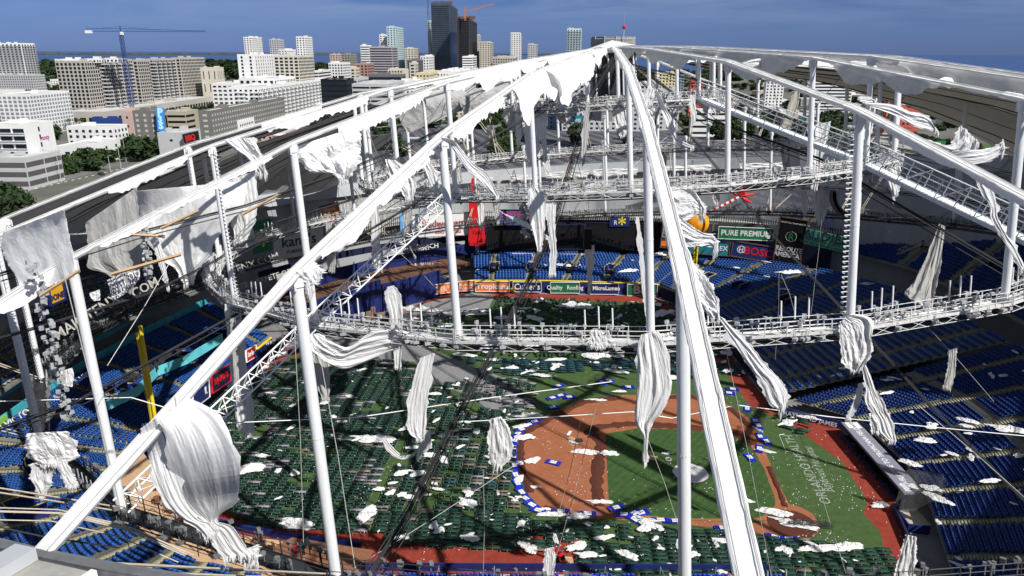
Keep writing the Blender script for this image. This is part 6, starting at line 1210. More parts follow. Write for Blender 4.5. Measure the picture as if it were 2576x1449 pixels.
def bld(label, xl, xc, xr, yt, d, m, style='win', fh=3.3, cw=3.4, ww=1.6, wh=1.7, dep=None, winm=GLASS, name='city_building', roof=ROOFM, z0=-1.2, slab=WHITE, crown=0, faces=('W', 'S'), h=None, blank=False):
    C0_ = AY(xc, yt, d); h = (C0_.z if h is None else h)-z0; C_ = Vector((C0_.x, C0_.y, 0)); wid = max(4, C_.x-AY(xl, yt, d).x)
    if dep is None:
        ur = (xr-1288)/FPX; zt = h+z0; a = math.cos(PITCH); cns = (H-zt)*math.sin(PITCH); den = EV.x-ur*a
        s = (ur*(d*a+cns)-C_.x)/den if abs(den) > 1e-4 else 30
        dep = min(max(s, 8), 420) if xr > xc else 28
    t = thing(name, label, 'building', (C_.x, C_.y, z0)); M = Matrix((EV, NV, Vector((0, 0, 1)))).transposed().to_4x4()   # x east, y north
    b = MB(); b.box((dep/2, wid/2, h/2), (dep, wid, h), M=M); b.build('wall', m, t)
    b = MB(); b.box((dep/2, wid/2, h+.15), (dep-1, wid-1, .3), M=M); b.build('roof', roof, t)
    b = MB()
    for c, dd in (((.2, wid/2), (.4, wid+.1)), ((dep-.2, wid/2), (.4, wid+.1)), ((dep/2, .2), (dep-.8, .4)), ((dep/2, wid-.2), (dep-.8, .4))): b.box((*c, h+.5), (*dd, 1.0), M=M)
    r_ = random.Random(int(xl*7+yt)); 
    for i in range(2+int(dep*wid/900)): b.box((r_.uniform(.15, .85)*dep, r_.uniform(.15, .85)*wid, h+1.4), (r_.uniform(2, 6), r_.uniform(2, 6), r_.uniform(1.4, 3.2)), M=M)
    if crown: b.box((dep/2, wid/2, h+crown/2), (dep*.5, wid*.5, crown), M=M)
    b.build('rooftop_units', m, t)
    nf = max(1, int((h-1.0)/fh)); wb = MB(); sb = MB(); fhh = (h-1.0)/nf
    F_ = [('W', wid), ('S', dep)] + ([('N', dep)] if 'N' in faces else [])
    for fc, ln in F_:
        nc = max(1, int(ln/cw)); cc = ln/nc
        for f in range(nf):
            z = .6+fhh*(f+.5)
            if style == 'band':
                q = [(ln*.02, ln*.98)]
            else: q = [((c+.5)*cc-ww/2*cc/cw, (c+.5)*cc+ww/2*cc/cw) for c in range(nc)]
            if style == 'garage': q = [(c*cc*4+.4, min(ln, (c+1)*cc*4)-.4) for c in range(max(1, nc//4))]
            if blank and fc == 'S': q = [(ln*.45, ln*.45+1.2)] if f else []
            for a, c in q:
                l = c-a; mid = (a+c)/2; bx = (l, wh)
                if fc == 'W': wb.box((-.02, mid, z), (.12, l, wh), M=M)
                elif fc == 'S': wb.box((mid, -.02, z), (l, .12, wh), M=M)
                else: wb.box((mid, wid+.02, z), (l, .12, wh), M=M)
            if style in ('balc', 'slab') and not (blank and fc == 'S'):
                for j in range(0, nc, 1 if style == 'slab' else 3):
                    l = cc*(1.02 if style == 'slab' else 1.9); mid = (j+.5)*cc; zz = z-fhh*.5
                    if style == 'slab' and j: continue
                    if style == 'slab': mid, l = ln/2, ln
                    for z_, hh, pr in ((zz, .28, 1.5), (zz+1.0, .12, 1.5)):
                        if fc == 'W': sb.box((-pr/2-.06, mid, z_), (pr, l, hh), M=M)
                        elif fc == 'S': sb.box((mid, -pr/2-.06, z_), (l, pr, hh), M=M)
                    if style == 'balc': 
                        if fc == 'W': sb.box((-1.5, mid, zz+.5), (.06, l, 1.0), M=M)
                        elif fc == 'S': sb.box((mid, -1.5, zz+.5), (l, .06, 1.0), M=M)
            if style == 'pier':
                pass
        if style == 'pier':
            for c in range(nc+1):
                if fc == 'W': sb.box((-.35, c*cc, h/2), (.6, .7, h), M=M)
                elif fc == 'S': sb.box((c*cc, -.35, h/2), (.7, .6, h), M=M)
    o = wb.build('windows', winm, t); o['kind'] = 'stuff'
    if sb.v: o = sb.build('balconies' if style != 'pier' else 'piers', slab, t); o['kind'] = 'stuff'
    return t, M, wid, dep, h
B = bld
# --- left foreground
B('tall white residential tower with dark stacked balconies at the left edge', -60, 52, 84, 110, 1150, BWH, 'slab', cw=6, ww=3.2, wh=2.2)
B('lower wide white podium wing under the tall tower at the left edge', -60, 80, 110, 190, 1120, BLG, 'win')
for lb, xl, xc, xr, yt, d in (('unfinished grey concrete apartment block, left end section', 137, 212, 245, 156, 690), ('unfinished grey apartment block, second section behind curved balconies', 236, 262, 330, 152, 715), ('unfinished grey apartment block, section behind the blue crane mast', 310, 345, 372, 153, 770), ('unfinished grey apartment block, fourth section right of the crane', 358, 384, 440, 150, 830), ('unfinished grey apartment block, rightmost section', 430, 452, 512, 147, 880)):
    B(lb, xl, xc, xr, yt, d, BGR, 'balc' if 'curved' in lb or 'right of' in lb else 'win', cw=3.6, ww=2.1, wh=2.2, slab=BLG, winm=BLK)
B('grey concrete podium with arched openings below the unfinished blocks', 150, 262, 533, 284, 655, BGR, 'win', fh=6, cw=7, ww=4.6, wh=3.8, winm=BLK)
for lb, a, c, d_, y in (('white rooftop band on the left unfinished block', 137, 195, 205, 151), ('white rooftop band on the second unfinished block', 212, 242, 262, 150), ('white rooftop band beside the crane mast', 266, 296, 312, 149)): B(lb, a, c, d_, y, 705, BWH, 'win', dep=16, h=AY(a, y, 705).z, z0=AY(a, y+8, 705).z)
B('white hotel with rows of square recessed balconies at the left', -10, 66, 172, 240, 585, BWH, 'win', fh=2.9, cw=3.6, ww=2.3, wh=1.9, winm=bm_('recess_grey', (.22, .24, .28)))  # flat grey panels paint the shade inside the balcony recesses
mo = B('pale hotel with terraces and small slanted pink wall lettering at the left edge', -40, 60, 130, 318, 372, BWH, 'slab', fh=3.6, cw=5, ww=4.2, wh=2.3, blank=True)
t_, M_, w_, dp_, h_ = mo; text_mesh('moxy', 3.4, bm_('magenta', (.40, .04, .22)), t_, M_ @ Matrix.Translation((dp_*.62, -.15, h_-7)) @ Matrix.Rotation(math.pi/2, 4, 'X'), name='wall_lettering', bold=.04)
B('low car deck building under the pale hotel at the left edge', -60, 62, 150, 402, 352, BLG, 'garage', fh=4.5, wh=2.4, winm=BDB)
B('white three storey building with teal trim beside the dark tree', 165, 285, 318, 322, 470, BWH, 'win', fh=3.2, cw=4)
B('low white painted shop with a colourful mural', 135, 200, 300, 372, 420, BWH, 'win', fh=4, cw=9)
B('low navy blue store building among the palms', 230, 292, 298, 303, 520, BBL, 'win', fh=8, cw=30, ww=2)
B('low pink building in front of the arched podium', 305, 330, 348, 283, 560, BPK, 'win', fh=5, cw=9)
g1 = B('dark grey apartment block with white cornice left of the blue mural', 332, 392, 418, 282, 505, BTN, 'win', fh=3.3, cw=4.4, ww=1.5, winm=BLG)
mu = AY(397, 334, 500); board('mural_panel', 'tall bright blue mural panel with pale rounded letter shapes', 'mural', AY(396, 330, 500), AY(416, 330, 503), 15.5, mat('mural_blue', (.02, .20, .60), .6, .2, .3), [('P', .5, .8, 6.5, SIGNT if False else mat('mural_pale', (.35, .62, .80), .6, .1, 1), 1, .35), ('3', .45, .5, 5.5, bpy.data.materials['mural_pale'], 1, .35), ('S', .5, .22, 6, bpy.data.materials['mural_pale'], 1, .35)])
B('beige open parking garage with dark level openings', 418, 466, 497, 284, 515, bm_('garage_beige', (.42, .38, .29)), 'garage', fh=3.4, wh=1.5, winm=BLK)
B('long dark grey apartment block with white cornice behind the roof edge', 498, 530, 712, 282, 500, BTN, 'win', fh=3.3, cw=4.4, ww=1.5, wh=1.4, winm=BLG)
bq = B('low pale building with a black signboard lettered BBQ in red', 395, 462, 502, 338, 425, BLG, 'win', fh=5, cw=14, ww=1.5, wh=1.2)
bd('roof_sign', 'black signboard with big red BBQ letters outlined in white', 462, 362, 502, 352, 338, 422, 436, BLK, [('BBQ', .45, .45, 4.6, RED, 1, .12)], frame=BDG)
B('white and blue four storey apartment block with bay balconies', 572, 650, 820, 222, 640, BWH, 'balc', fh=3.3, cw=4.2, ww=2.0)
B('white office block left of the tall cream condominium', 532, 610, 700, 212, 760, BWH, 'win', fh=3.6, cw=5, ww=3)
B('tall beige tower slab between the unfinished blocks and the cream condominium', 503, 545, 560, 172, 900, BCR, 'win', fh=12, cw=5, ww=.8, wh=9)
B('white blank-walled wing with an arched top', 596, 640, 700, 139, 800, BWH, 'win', fh=3.4, cw=7, ww=1.6, wh=2.2)
B('large cream condominium with dark stacked balconies and arched top floor', 688, 750, 786, 142, 790, BCR, 'win', fh=3.2, cw=4.4, ww=2.8, wh=2.0)
B('cream lower wing with arcades in front of the large condominium', 600, 690, 740, 200, 720, BWH, 'win', fh=4, cw=5, ww=2.6, wh=2.6)
for lb, xl, xc, xr, yt, d, m, st in (
 ('distant white twin tower, left of the grey one, far left skyline', 612, 632, 656, 94, 1500, BWH, 'win'), ('distant pale grey tower second in the left skyline group', 677, 700, 712, 100, 1500, BLG, 'win'), ('distant white tower with a domed cap, third in the left skyline group', 744, 766, 783, 93, 1350, BWH, 'win'),
 ('low white building between the grey and the domed skyline towers', 700, 722, 742, 126, 1300, BWH, 'win'), ('pinkish distant block right of the domed tower', 829, 850, 860, 137, 1500, BPK, 'win'), ('grey-brown slab block with fine windows right of the pink block', 859, 880, 896, 137, 1350, bm_('greige', (.26, .24, .22)), 'win'),
 ('white block with orange trim and a red pyramid roof', 826, 862, 879, 160, 1000, BWH, 'win'), ('tan brick hotel with a red roof sign', 888, 924, 938, 162, 950, BBR, 'win'), ('white office with black horizontal bands', 906, 928, 932, 115, 1300, BWH, 'band'), ('large purple-grey office with horizontal bands', 929, 986, 997, 119, 1100, bm_('mauve_office', (.36, .33, .36)), 'band'),
 ('slim pale aqua tower with stepped crown', 972, 995, 1012, 68, 1400, BAQ, 'win'), ('white small tower left of the aqua tower', 954, 970, 976, 88, 1450, BWH, 'win'), ('cream tower with a small red hipped roof', 1018, 1040, 1051, 122, 1400, BCR, 'win'), ('dark grey square block before the cream tower', 1024, 1050, 1062, 152, 1100, BDG, 'win'), ('small art deco cream building with stepped top', 1030, 1044, 1050, 160, 900, BCR, 'win'),
 ('white block left of the glass tower foot', 1057, 1078, 1090, 142, 1200, BWH, 'win'), ('aqua slab glimpsed behind the glass tower, left', 1075, 1082, 1090, 52, 1650, BAQ, 'slab'), 
 ('white building with ribbed side in front of the unfinished tower', 1163, 1188, 1197, 143, 1150, BWH, 'band'), ('slim beige tower behind the unfinished tower', 1196, 1203, 1207, 88, 1650, BCR, 'win'), ('white and black gridded office tower', 1206, 1232, 1239, 106, 1500, BCR, 'win'),
 ('long low grey office right of the gridded tower', 1239, 1296, 1300, 146, 1100, BGR, 'win'), ('tall white tower with dark stripe standing alone', 1285, 1310, 1319, 83, 1500, BWH, 'win'), ('small grey tower right of the lone white tower', 1328, 1352, 1359, 112, 1500, BLG, 'win'), ('white and glass tower left of the drum building', 1427, 1463, 1473, 73, 1350, BAQ, 'slab')):
    B(lb, xl, xc, xr, yt, d, m, st, fh=3.4 if d < 1200 else 3.8, cw=3.6 if d < 1200 else 4.2, ww=2.0, wh=1.9 if st != 'band' else 1.6)
B('dark glass tower under construction with ragged rebar top, tallest in the skyline', 1084, 1130, 1148, 8, 1450, GLASSB, 'slab', fh=3.6, cw=4, ww=3, wh=2.6, slab=bm_('slab_edge', (.22, .24, .27)), roof=BDB, winm=GLASSB)
B('bare dark frame tower under construction, second tallest', 1149, 1180, 1197, 46, 1400, BDB, 'slab', fh=3.6, cw=4, ww=2.8, wh=2.5, slab=BDG, roof=BDB)
for lb, x, y0, y1, d in (('thin dark construction hoist mast left of the glass tower', 1082, -14, 200, 1445), ('thin dark hoist mast between the two construction towers', 1153, 36, 180, 1395)):
    t = thing('hoist_mast', lb, 'hoist', AY(x, y1, d)); hh = AY(x, y0, d).z-t.location.z; b = MB()
    for a, c in ((-1, -1), (1, -1), (1, 1), (-1, 1)): b.box((a, c, hh/2), (.5, .5, hh))
    for i in range(int(hh/4)): b.box((0, 0, i*4), (2.4, 2.4, .3))
    b.build('lattice', BDB, t)
# glass and parking buildings, mid ground
B('low black mirror glass office block', 806, 870, 888, 202, 660, BLK, 'band', fh=4, wh=2.8, winm=GLASS)
B('grey open parking deck behind the roof edge', 885, 975, 1015, 214, 640, BLG, 'garage', fh=3.4, wh=1.5, winm=BLK)
B('long low dark glass building with a grey block at its right', 926, 1010, 1018, 190, 800, BDG, 'band', fh=5, wh=3.2)
B('low white building right of the dark glass one', 1000, 1040, 1060, 206, 730, BWH, 'win')
B('low pale yellow and white building before the glass tower', 1046, 1080, 1110, 186, 820, BYL, 'win')
B('white low building before the unfinished tower', 1085, 1165, 1200, 184, 900, BWH, 'win')
B('cream classical low building with columns', 976, 1012, 1024, 176, 950, BCR, 'pier', slab=BCR)
B('white low block left of the red pyramid roof block', 786, 800, 830, 180, 900, BWH, 'band')
B('sandy gothic low building beside the tan hotel', 880, 894, 902, 172, 880, BCR, 'win')
B('grey low roofs at the right of the black glass block', 886, 900, 925, 200, 740, BLG, 'win')
dr = thing('drum_building', 'pale octagonal louvred drum building just behind the roof peak', 'building', AY(1541, 130, 520)); b = MB(); n = 12; rdm = 14.6; zt = AY(1541, 93, 520).z-dr.location.z
for i in range(n):
    a0, a1 = 2*math.pi*i/n, 2*math.pi*(i+1)/n; p, q = (rdm*math.cos(a0), rdm*math.sin(a0)), (rdm*math.cos(a1), rdm*math.sin(a1)); b.quad((*p, -45), (*q, -45), (*q, zt), (*p, zt))
b.quad(*[(rdm*math.cos(2*math.pi*i/n), rdm*math.sin(2*math.pi*i/n), zt) for i in range(n)]); b.build('drum_wall', bm_('drum_grey', (.30, .29, .285)), dr); b = MB()
for j in range(12):
    for i in range(n): a0, a1 = 2*math.pi*(i+.06)/n, 2*math.pi*(i+.94)/n; b.tube(((rdm+.15)*math.cos(a0), (rdm+.15)*math.sin(a0), zt-1.4-j*.8), ((rdm+.15)*math.cos(a1), (rdm+.15)*math.sin(a1), zt-1.4-j*.8), .2, 4)
for i in range(n): a0 = 2*math.pi*i/n; b.tube(((rdm+.1)*math.cos(a0), (rdm+.1)*math.sin(a0), -8), ((rdm+.1)*math.cos(a0), (rdm+.1)*math.sin(a0), zt+.2), .35, 5)
b.build('louvres', BLG, dr)
ma = thing('aerial_mast', 'thin aerial mast topped by a red ball beside the drum building', 'mast', AY(1567, 130, 505)); hh = AY(1567, 68, 505).z-ma.location.z; b = MB(); b.tube((0, 0, -40), (0, 0, hh), .28, 6); b.tube((0, 0, hh), (0, 0, hh+9), .07, 4); b.build('pole', BLG, ma); b = MB()
for i in range(6):
    a = -math.pi/2+i*math.pi/6; c = a+math.pi/6; b.tube((0, 0, hh+1.3*math.sin(a)), (0, 0, hh+1.3*math.sin(c)), 1.3*max(.02, math.cos(a)), 10, r2=1.3*max(.02, math.cos(c)))
b.build('ball', RED, ma)
# pale blue-grey hotel across the car park and friends
B('pale grey-blue ten storey hotel seen through the roof frame', 1416, 1652, 1660, 212, 640, BLG, 'win', fh=3.5, cw=4.6, ww=2.2, wh=1.7, dep=20); B('blue-shaded hotel wing left of the pale hotel', 1380, 1432, 1440, 226, 655, bm_('blue_grey', (.22, .27, .38)), 'win', fh=3.5, cw=5)  # left wing's bluish shade is painted into its wall colour
B('second wing of the pale hotel right of the central ridge', 1660, 1712, 1718, 226, 650, BLG, 'win', fh=3.5, cw=4.6)
bd(BR, 'turquoise billboard mural seen through the frame left of the central post', 1418, 308, 1470, 308, 290, 560, 560, SIGNT, [('PLAYLAND', .45, .3, 3, sw, .8, .05)])
B('white open deck building between the gangway and central ridge', 1742, 1838, 1850, 278, 600, BWH, 'garage', fh=4, wh=1.7, winm=BLK)
B('white and yellow mid-rise right of the roof peak', 1650, 1700, 1712, 185, 900, BYL, 'win'); B('grey-blue mid-rise right of the roof peak', 1690, 1722, 1735, 190, 950, bm_('blue_block', (.20, .25, .33)), 'win'); B('low red roofed house under the right ridges', 1737, 1770, 1775, 208, 760, RTE, 'win', roof=RTE, fh=6)
B('long white low building under the right ridges', 2052, 2150, 2170, 190, 820, BWH, 'band'); B('white parking building with dark bands under the right hand ridge', 2190, 2290, 2300, 222, 700, BWH, 'garage', fh=4, wh=1.7, winm=BLK)
oh = B('white hotel with an orange centre bay under the tan roof panel', 2205, 2282, 2290, 240, 640, BWH, 'win', fh=3.2, cw=4, ww=1.4); B('orange centre bay of the white hotel under the roof panel', 2238, 2252, 2258, 236, 634, BOR, 'win', fh=3.2, cw=4); B('low orange-red tiled roof building by the highway', 2262, 2318, 2326, 276, 600, RTE, 'win', roof=RTE, fh=6)
B('white block with blue sign seen between the right ridges', 1930, 1975, 1990, 196, 850, BWH, 'win')
# random low city fabric
rc = random.Random(21); k = 0
for i in range(420):
    d = rc.uniform(480, 2300); x = rc.uniform(-40, 2576); p = AZ(x, 200, 0); X = (x-1288)/FPX*d
    if d < 700 and x > 1000: continue
    h = rc.choice((5, 6, 7, 9, 12, 15)) if x < 1350 else rc.choice((4, 5, 6, 8)); y_ = 724.5-FPX*math.tan(math.atan2(h-H, d)+PITCH) if False else None
    y = PX((X, d, h))[1]; w = rc.uniform(14, 40)/d*FPX
    if x > 1350 and d > 1700: continue
    if x < 520 and d < 680: continue
    if x < 700 and d > 1500 and rc.random() < .6: continue
    t = thing('low_building', 'small low flat-roofed building in the distant city blocks', 'building', (X, d, -1.2), .017, 'low buildings of the distant city'); dep = rc.uniform(14, 40); ww = rc.uniform(14, 44)
    m = rc.choice((BWH, BWH, BCR, BLG, BGR, BPK, BTN)); b = MB(); b.box((0, 0, h/2+.6), (ww, dep, h+1.2)); b.build('wall', m, t); b = MB(); b.box((0, 0, h+1.3), (ww-1, dep-1, .2)); b.box((ww*.2, 0, h+1.9), (3, 4, 1.2)); b.build('roof', rc.choice((ROOFM, BWH, BLG)), t); b = MB(); n = int(ww/4)
    for f in range(max(1, int(h/3.5))):
        for c in range(n): b.box((-ww/2+(c+.5)*ww/n, -dep/2-.02, 2.4+f*3.4), (1.8, .12, 1.5))
    for f in range(max(1, int(h/3.5))):
        for c in range(int(dep/4)): b.box((ww/2+.02, -dep/2+(c+.5)*4, 2.4+f*3.4), (.12, 1.8, 1.5)) 
    b.build('windows', GLASS, t)['kind'] = 'stuff'
# --- cranes
def lattice(b, p, q, w, n, r):
    d = (q-p); l = d.length; qn = d.to_track_quat('Z', 'Y').to_matrix(); cs = [Vector((a*w/2, c*w/2, 0)) for a, c in ((-1, -1), (1, -1), (1, 1), (-1, 1))]
    for c in cs: b.tube(p+qn @ c, q+qn @ c, r, 4)
    for i in range(n):
        z0, z1 = l*i/n, l*(i+1)/n
        for j in range(4): b.tube(p+qn @ (cs[j]+Vector((0, 0, z0))), p+qn @ (cs[(j+1) % 4]+Vector((0, 0, z1))), r*.7, 3); b.tube(p+qn @ (cs[j]+Vector((0, 0, z1))), p+qn @ (cs[(j+1) % 4]+Vector((0, 0, z1))), r*.6, 3)
CRB = mat('crane_blue', (.02, .05, .20), .5, .1, 1); CRY = mat('crane_orange', (.55, .22, .05), .5, .1, 1)
d = 700; t = thing('tower_crane', 'tall blue tower crane with a long horizontal jib over the unfinished apartment blocks', 'crane', Vector((AY(331, 262, d).x, d, -1.2))); o0 = t.location
top = AY(309, 88, d)-o0; top.x = 0.0 + (AY(309, 88, d).x-AY(331, 262, d).x)*.0; b = MB(); lattice(b, Vector((0, 0, 0)), Vector((top.x, 0, top.z)), 2.6, 22, .26); b.build('mast', CRB, t)
hx = top.x; z = top.z; b = MB(); L_ = (AY(521, 80, d).x-AY(309, 88, d).x); R_ = AY(309, 88, d).x-AY(220, 76, d).x
for k in range(26):
    x0, x1 = hx-R_+(L_+R_)*k/26, hx-R_+(L_+R_)*(k+1)/26; hh0 = 2.6*(1 if x0 < hx+4 else max(.35, 1-(x0-hx)/L_*.75)); hh1 = 2.6*(1 if x1 < hx+4 else max(.35, 1-(x1-hx)/L_*.75))
    b.tube((x0, -.8, z+3), (x1, -.8, z+3), .17, 4); b.tube((x0, .8, z+3), (x1, .8, z+3), .17, 4); b.tube((x0, 0, z+3+hh0), (x1, 0, z+3+hh1), .17, 4); b.tube((x0, -.8, z+3), ((x0+x1)/2, 0, z+3+(hh0+hh1)/2), .1, 3); b.tube(((x0+x1)/2, 0, z+3+(hh0+hh1)/2), (x1, -.8, z+3), .1, 3)
b.tube((hx, 0, z), (hx, 0, z+7.5), .5, 5); b.tube((hx, 0, z+7.5), (hx-R_*.6, 0, z+5.4), .1, 4); b.tube((hx, 0, z+7.5), (hx+L_*.35, 0, z+5), .1, 4); b.build('jib', CRB, t)
b = MB(); b.box((hx-R_+2.5, 0, z+2.6), (6, 2, 2.4)); b.box((hx+1.6, -1.2, z+1.4), (2.2, 2, 2.6)); b.build('counterweight_and_cab', WHITE, t)
d = 1390; t = thing('luffing_crane', 'orange luffing crane on top of the bare unfinished tower', 'crane', AY(1170, 46, d)); b = MB(); o0 = t.location; k1 = AY(1170, 30, d)-o0; lattice(b, Vector((0, 0, -4)), k1, 2, 6, .3); lattice(b, k1, AY(1242, 10, d)-o0, 1.6, 16, .25); lattice(b, k1, AY(1168, 17, d)-o0, 1.2, 4, .25); b.tube(AY(1168, 17, d)-o0, AY(1242, 10, d)-o0, .1, 3); b.build('lattice', CRY, t)
# --- rebar tops on the unfinished towers
for lb, x0, x1, y, d in (('ragged rebar and formwork on top of the glass tower', 1087, 1144, 8, 1455), ('ragged rebar on top of the second unfinished tower', 1150, 1195, 46, 1405)):
    t = thing('formwork', lb, 'scaffolding', AY(x0, y, d)); b = MB()
    for i in range(60): p = AY(rc.uniform(x0, x1), y, d+rc.uniform(2, 25))-t.location; b.box((p.x, p.y, 1.5), (rc.choice((.5, .8, 2.5)), .6, rc.uniform(2, 7)))
    b.build('rebar', bm_('rebar_rust', (.16, .08, .06)), t)
# ============================================================ car park, roads, trees
def parking():
    m = mat('car_park_asphalt', (.035, .038, .05), .9, .0, .02, col2=(.055, .058, .07)); n = m.node_tree.nodes; l = m.node_tree.links; b = n['Principled BSDF']; src = b.inputs['Base Color'].links[0].from_socket
    t = n.new('ShaderNodeTexCoord'); mpn = n.new('ShaderNodeMapping'); mpn.inputs['Rotation'].default_value = (0, 0, math.radians(-14)); l.new(t.outputs['Object'], mpn.inputs[0]); br = n.new('ShaderNodeTexBrick'); br.inputs['Scale'].default_value = 1; br.inputs['Mortar Size'].default_value = .16; br.inputs['Brick Width'].default_value = 7.0; br.inputs['Row Height'].default_value = 2.9; br.offset = .35; br.inputs['Mortar Smooth'].default_value = .2
    br.inputs['Color1'].default_value = (0, 0, 0, 1); br.inputs['Color2'].default_value = (0, 0, 0, 1); br.inputs['Mortar'].default_value = (1, 1, 1, 1); l.new(mpn.outputs[0], br.inputs[0]); sx = n.new('ShaderNodeSeparateXYZ'); l.new(mpn.outputs[0], sx.inputs[0])
    md = n.new('ShaderNodeMath'); md.operation = 'PINGPONG'; md.inputs[1].default_value = 5.5; l.new(sx.outputs['X'], md.inputs[0]); gt = n.new('ShaderNodeMath'); gt.operation = 'GREATER_THAN'; gt.inputs[1].default_value = 2.2; l.new(md.outputs[0], gt.inputs[0]); mu_ = n.new('ShaderNodeMath'); mu_.operation = 'MULTIPLY'; l.new(br.outputs['Color'], mu_.inputs[0]); l.new(gt.outputs[0], mu_.inputs[1])
    mx = n.new('ShaderNodeMix'); mx.data_type = 'RGBA'; l.new(mu_.outputs[0], mx.inputs[0]); l.new(src, mx.inputs[6]); mx.inputs[7].default_value = (.42, .42, .43, 1); l.new(mx.outputs[2], b.inputs['Base Color']); return m
sheet('car_park', [AZ(x, y, -1.1) for x, y in ((880, 316), (1140, 312), (1500, 320), (1990, 328), (2110, 345))] + [(170, 236), (-70, 236)], -1.1, parking())
ROADM = mat('road_asphalt', (.16, .155, .15), .9, .15, .1); GRASM = mat('verge_grass', (.045, .10, .022), .95, .0, .2, col2=(.07, .13, .035))
sheet('road', [AZ(x, y, -1.12) for x, y in ((-60, 520), (330, 408), (520, 372), (620, 350), (560, 352), (400, 378), (200, 430), (-60, 488))], -1.12, ROADM)
sheet('road', [AZ(x, y, -1.12) for x, y in ((1100, 318), (1100, 310), (1500, 318), (2000, 326), (2000, 334), (1500, 326))], -1.05, ROADM)
sheet('grass_verge', [AZ(x, y, -1.12) for x, y in ((880, 311), (1120, 309), (1500, 312), (1800, 318), (1800, 306), (1450, 304), (1100, 303), (880, 306))], -1.08, GRASM)
b = MB()
for i in range(40): p = AZ(-20, 500, -1.1).lerp(AZ(560, 366, -1.1), i/40); q = AZ(-20, 500, -1.1).lerp(AZ(560, 366, -1.1), (i+.4)/40); b.tube(p, q, .12, 4)
tag(b.build('lane_markings', WHITE), kind='structure')
for pl_, wd in ((((2110, 300), (2250, 345), (2400, 375), (2560, 400), (2700, 420)), 26), (((2050, 318), (2250, 365), (2450, 395), (2700, 430)), 16)):
    P = [AZ(x, y, -1) for x, y in pl_]; b = MB(); vs = []
    for i, p in enumerate(P): d = (P[min(i+1, len(P)-1)]-P[max(0, i-1)]).normalized(); nn = Vector((-d.y, d.x, 0))*wd/2; vs += [p+nn, p-nn]
    b.add(vs, [(i*2, i*2+1, i*2+3, i*2+2) for i in range(len(P)-1)]); o = b.build('highway', mat('highway_concrete', (.34, .33, .31), .9, .1, .1)); o.location.z = .02 if wd > 20 else .03; tag(o, kind='structure')
sheet('grass_verge', [AZ(x, y, -1.1) for x, y in ((2120, 318), (2330, 362), (2560, 392), (2700, 405), (2700, 380), (2450, 362), (2250, 330), (2150, 290))], -1.06, GRASM)
# trees
def crown_mesh(seed, m, n=1500, rx=4.2, rz=3.2, leaf=.62):
    r = np.random.RandomState(seed); cl = r.normal(size=(15, 3)); cl /= np.linalg.norm(cl, axis=1)[:, None]; cl *= r.uniform(.35, .95, (15, 1)); cl *= (rx, rx, rz); idx = r.randint(0, 15, n)
    p = cl[idx] + r.normal(size=(n, 3))*(rx*.22, rx*.22, rz*.20); p[:, 2] += rz*1.25; p[:, 2] = np.maximum(p[:, 2], .6)
    a = r.normal(size=(n, 3)); a /= np.linalg.norm(a, axis=1)[:, None]; c = np.cross(a, r.normal(size=(n, 3))); c /= np.linalg.norm(c, axis=1)[:, None]; s = leaf*r.uniform(.5, 1.3, (n, 1))
    V = np.stack([p-a*s-c*s*.6, p+a*s-c*s*.6, p+a*s+c*s*.6, p-a*s+c*s*.6], 1).reshape(-1, 3); F_ = np.arange(4*n).reshape(n, 4); return np_mesh('crown', V, F_, m)
def trunk_mesh(seed, h=2.6):
    r = random.Random(seed); b = MB(); b.tube((0, 0, 0), (.1, .1, h), .30, 7, r2=.2)
    for i in range(6): a = i*1.05+r.random(); b.tube((.1, .1, h*.8), (2.2*math.cos(a), 2.2*math.sin(a), h+1.5+r.random()*1.8), .14, 5, r2=.05)
    me = bpy.data.meshes.new('trunk'); me.from_pydata([tuple(q) for q in b.v], [], b.f); me.materials.append(BARK); return me
CRN = [(crown_mesh(i, LEAF if i % 2 else LEAFD), trunk_mesh(i)) for i in range(6)]; FARC = [crown_mesh(20+i, LEAFD if i % 2 else LEAF, n=260, leaf=1.3) for i in range(4)]
def palm_mesh():
    b = MB(); 
    for i in range(22):
        a = i*2*math.pi/22*1.7; el = .9-1.5*(i/22); pts = []; 
        for j in range(5): u = j/4; pts.append(Vector((2.8*u*math.cos(a)*math.cos(el*.6), 2.8*u*math.sin(a)*math.cos(el*.6), 6.5+2.2*u*math.sin(el)-1.3*u*u)))
        for j in range(4): d = Vector((-math.sin(a), math.cos(a), 0))*(.38*(1-j/5)); o = len(b.v); b.v += [tuple(pts[j]-d), tuple(pts[j]+d), tuple(pts[j+1]+d*.8), tuple(pts[j+1]-d*.8)]; b.f.append((o, o+1, o+2, o+3))
    me = bpy.data.meshes.new('fronds'); me.from_pydata(b.v, [], b.f); me.materials.append(PALM); c = MB(); c.tube((0, 0, 0), (.2, 0, 6.5), .22, 7, r2=.16); tm = bpy.data.meshes.new('trunk'); tm.from_pydata([tuple(q) for q in c.v], [], c.f); tm.materials.append(BARK); return me, tm
PM = palm_mesh(); rt = random.Random(4)
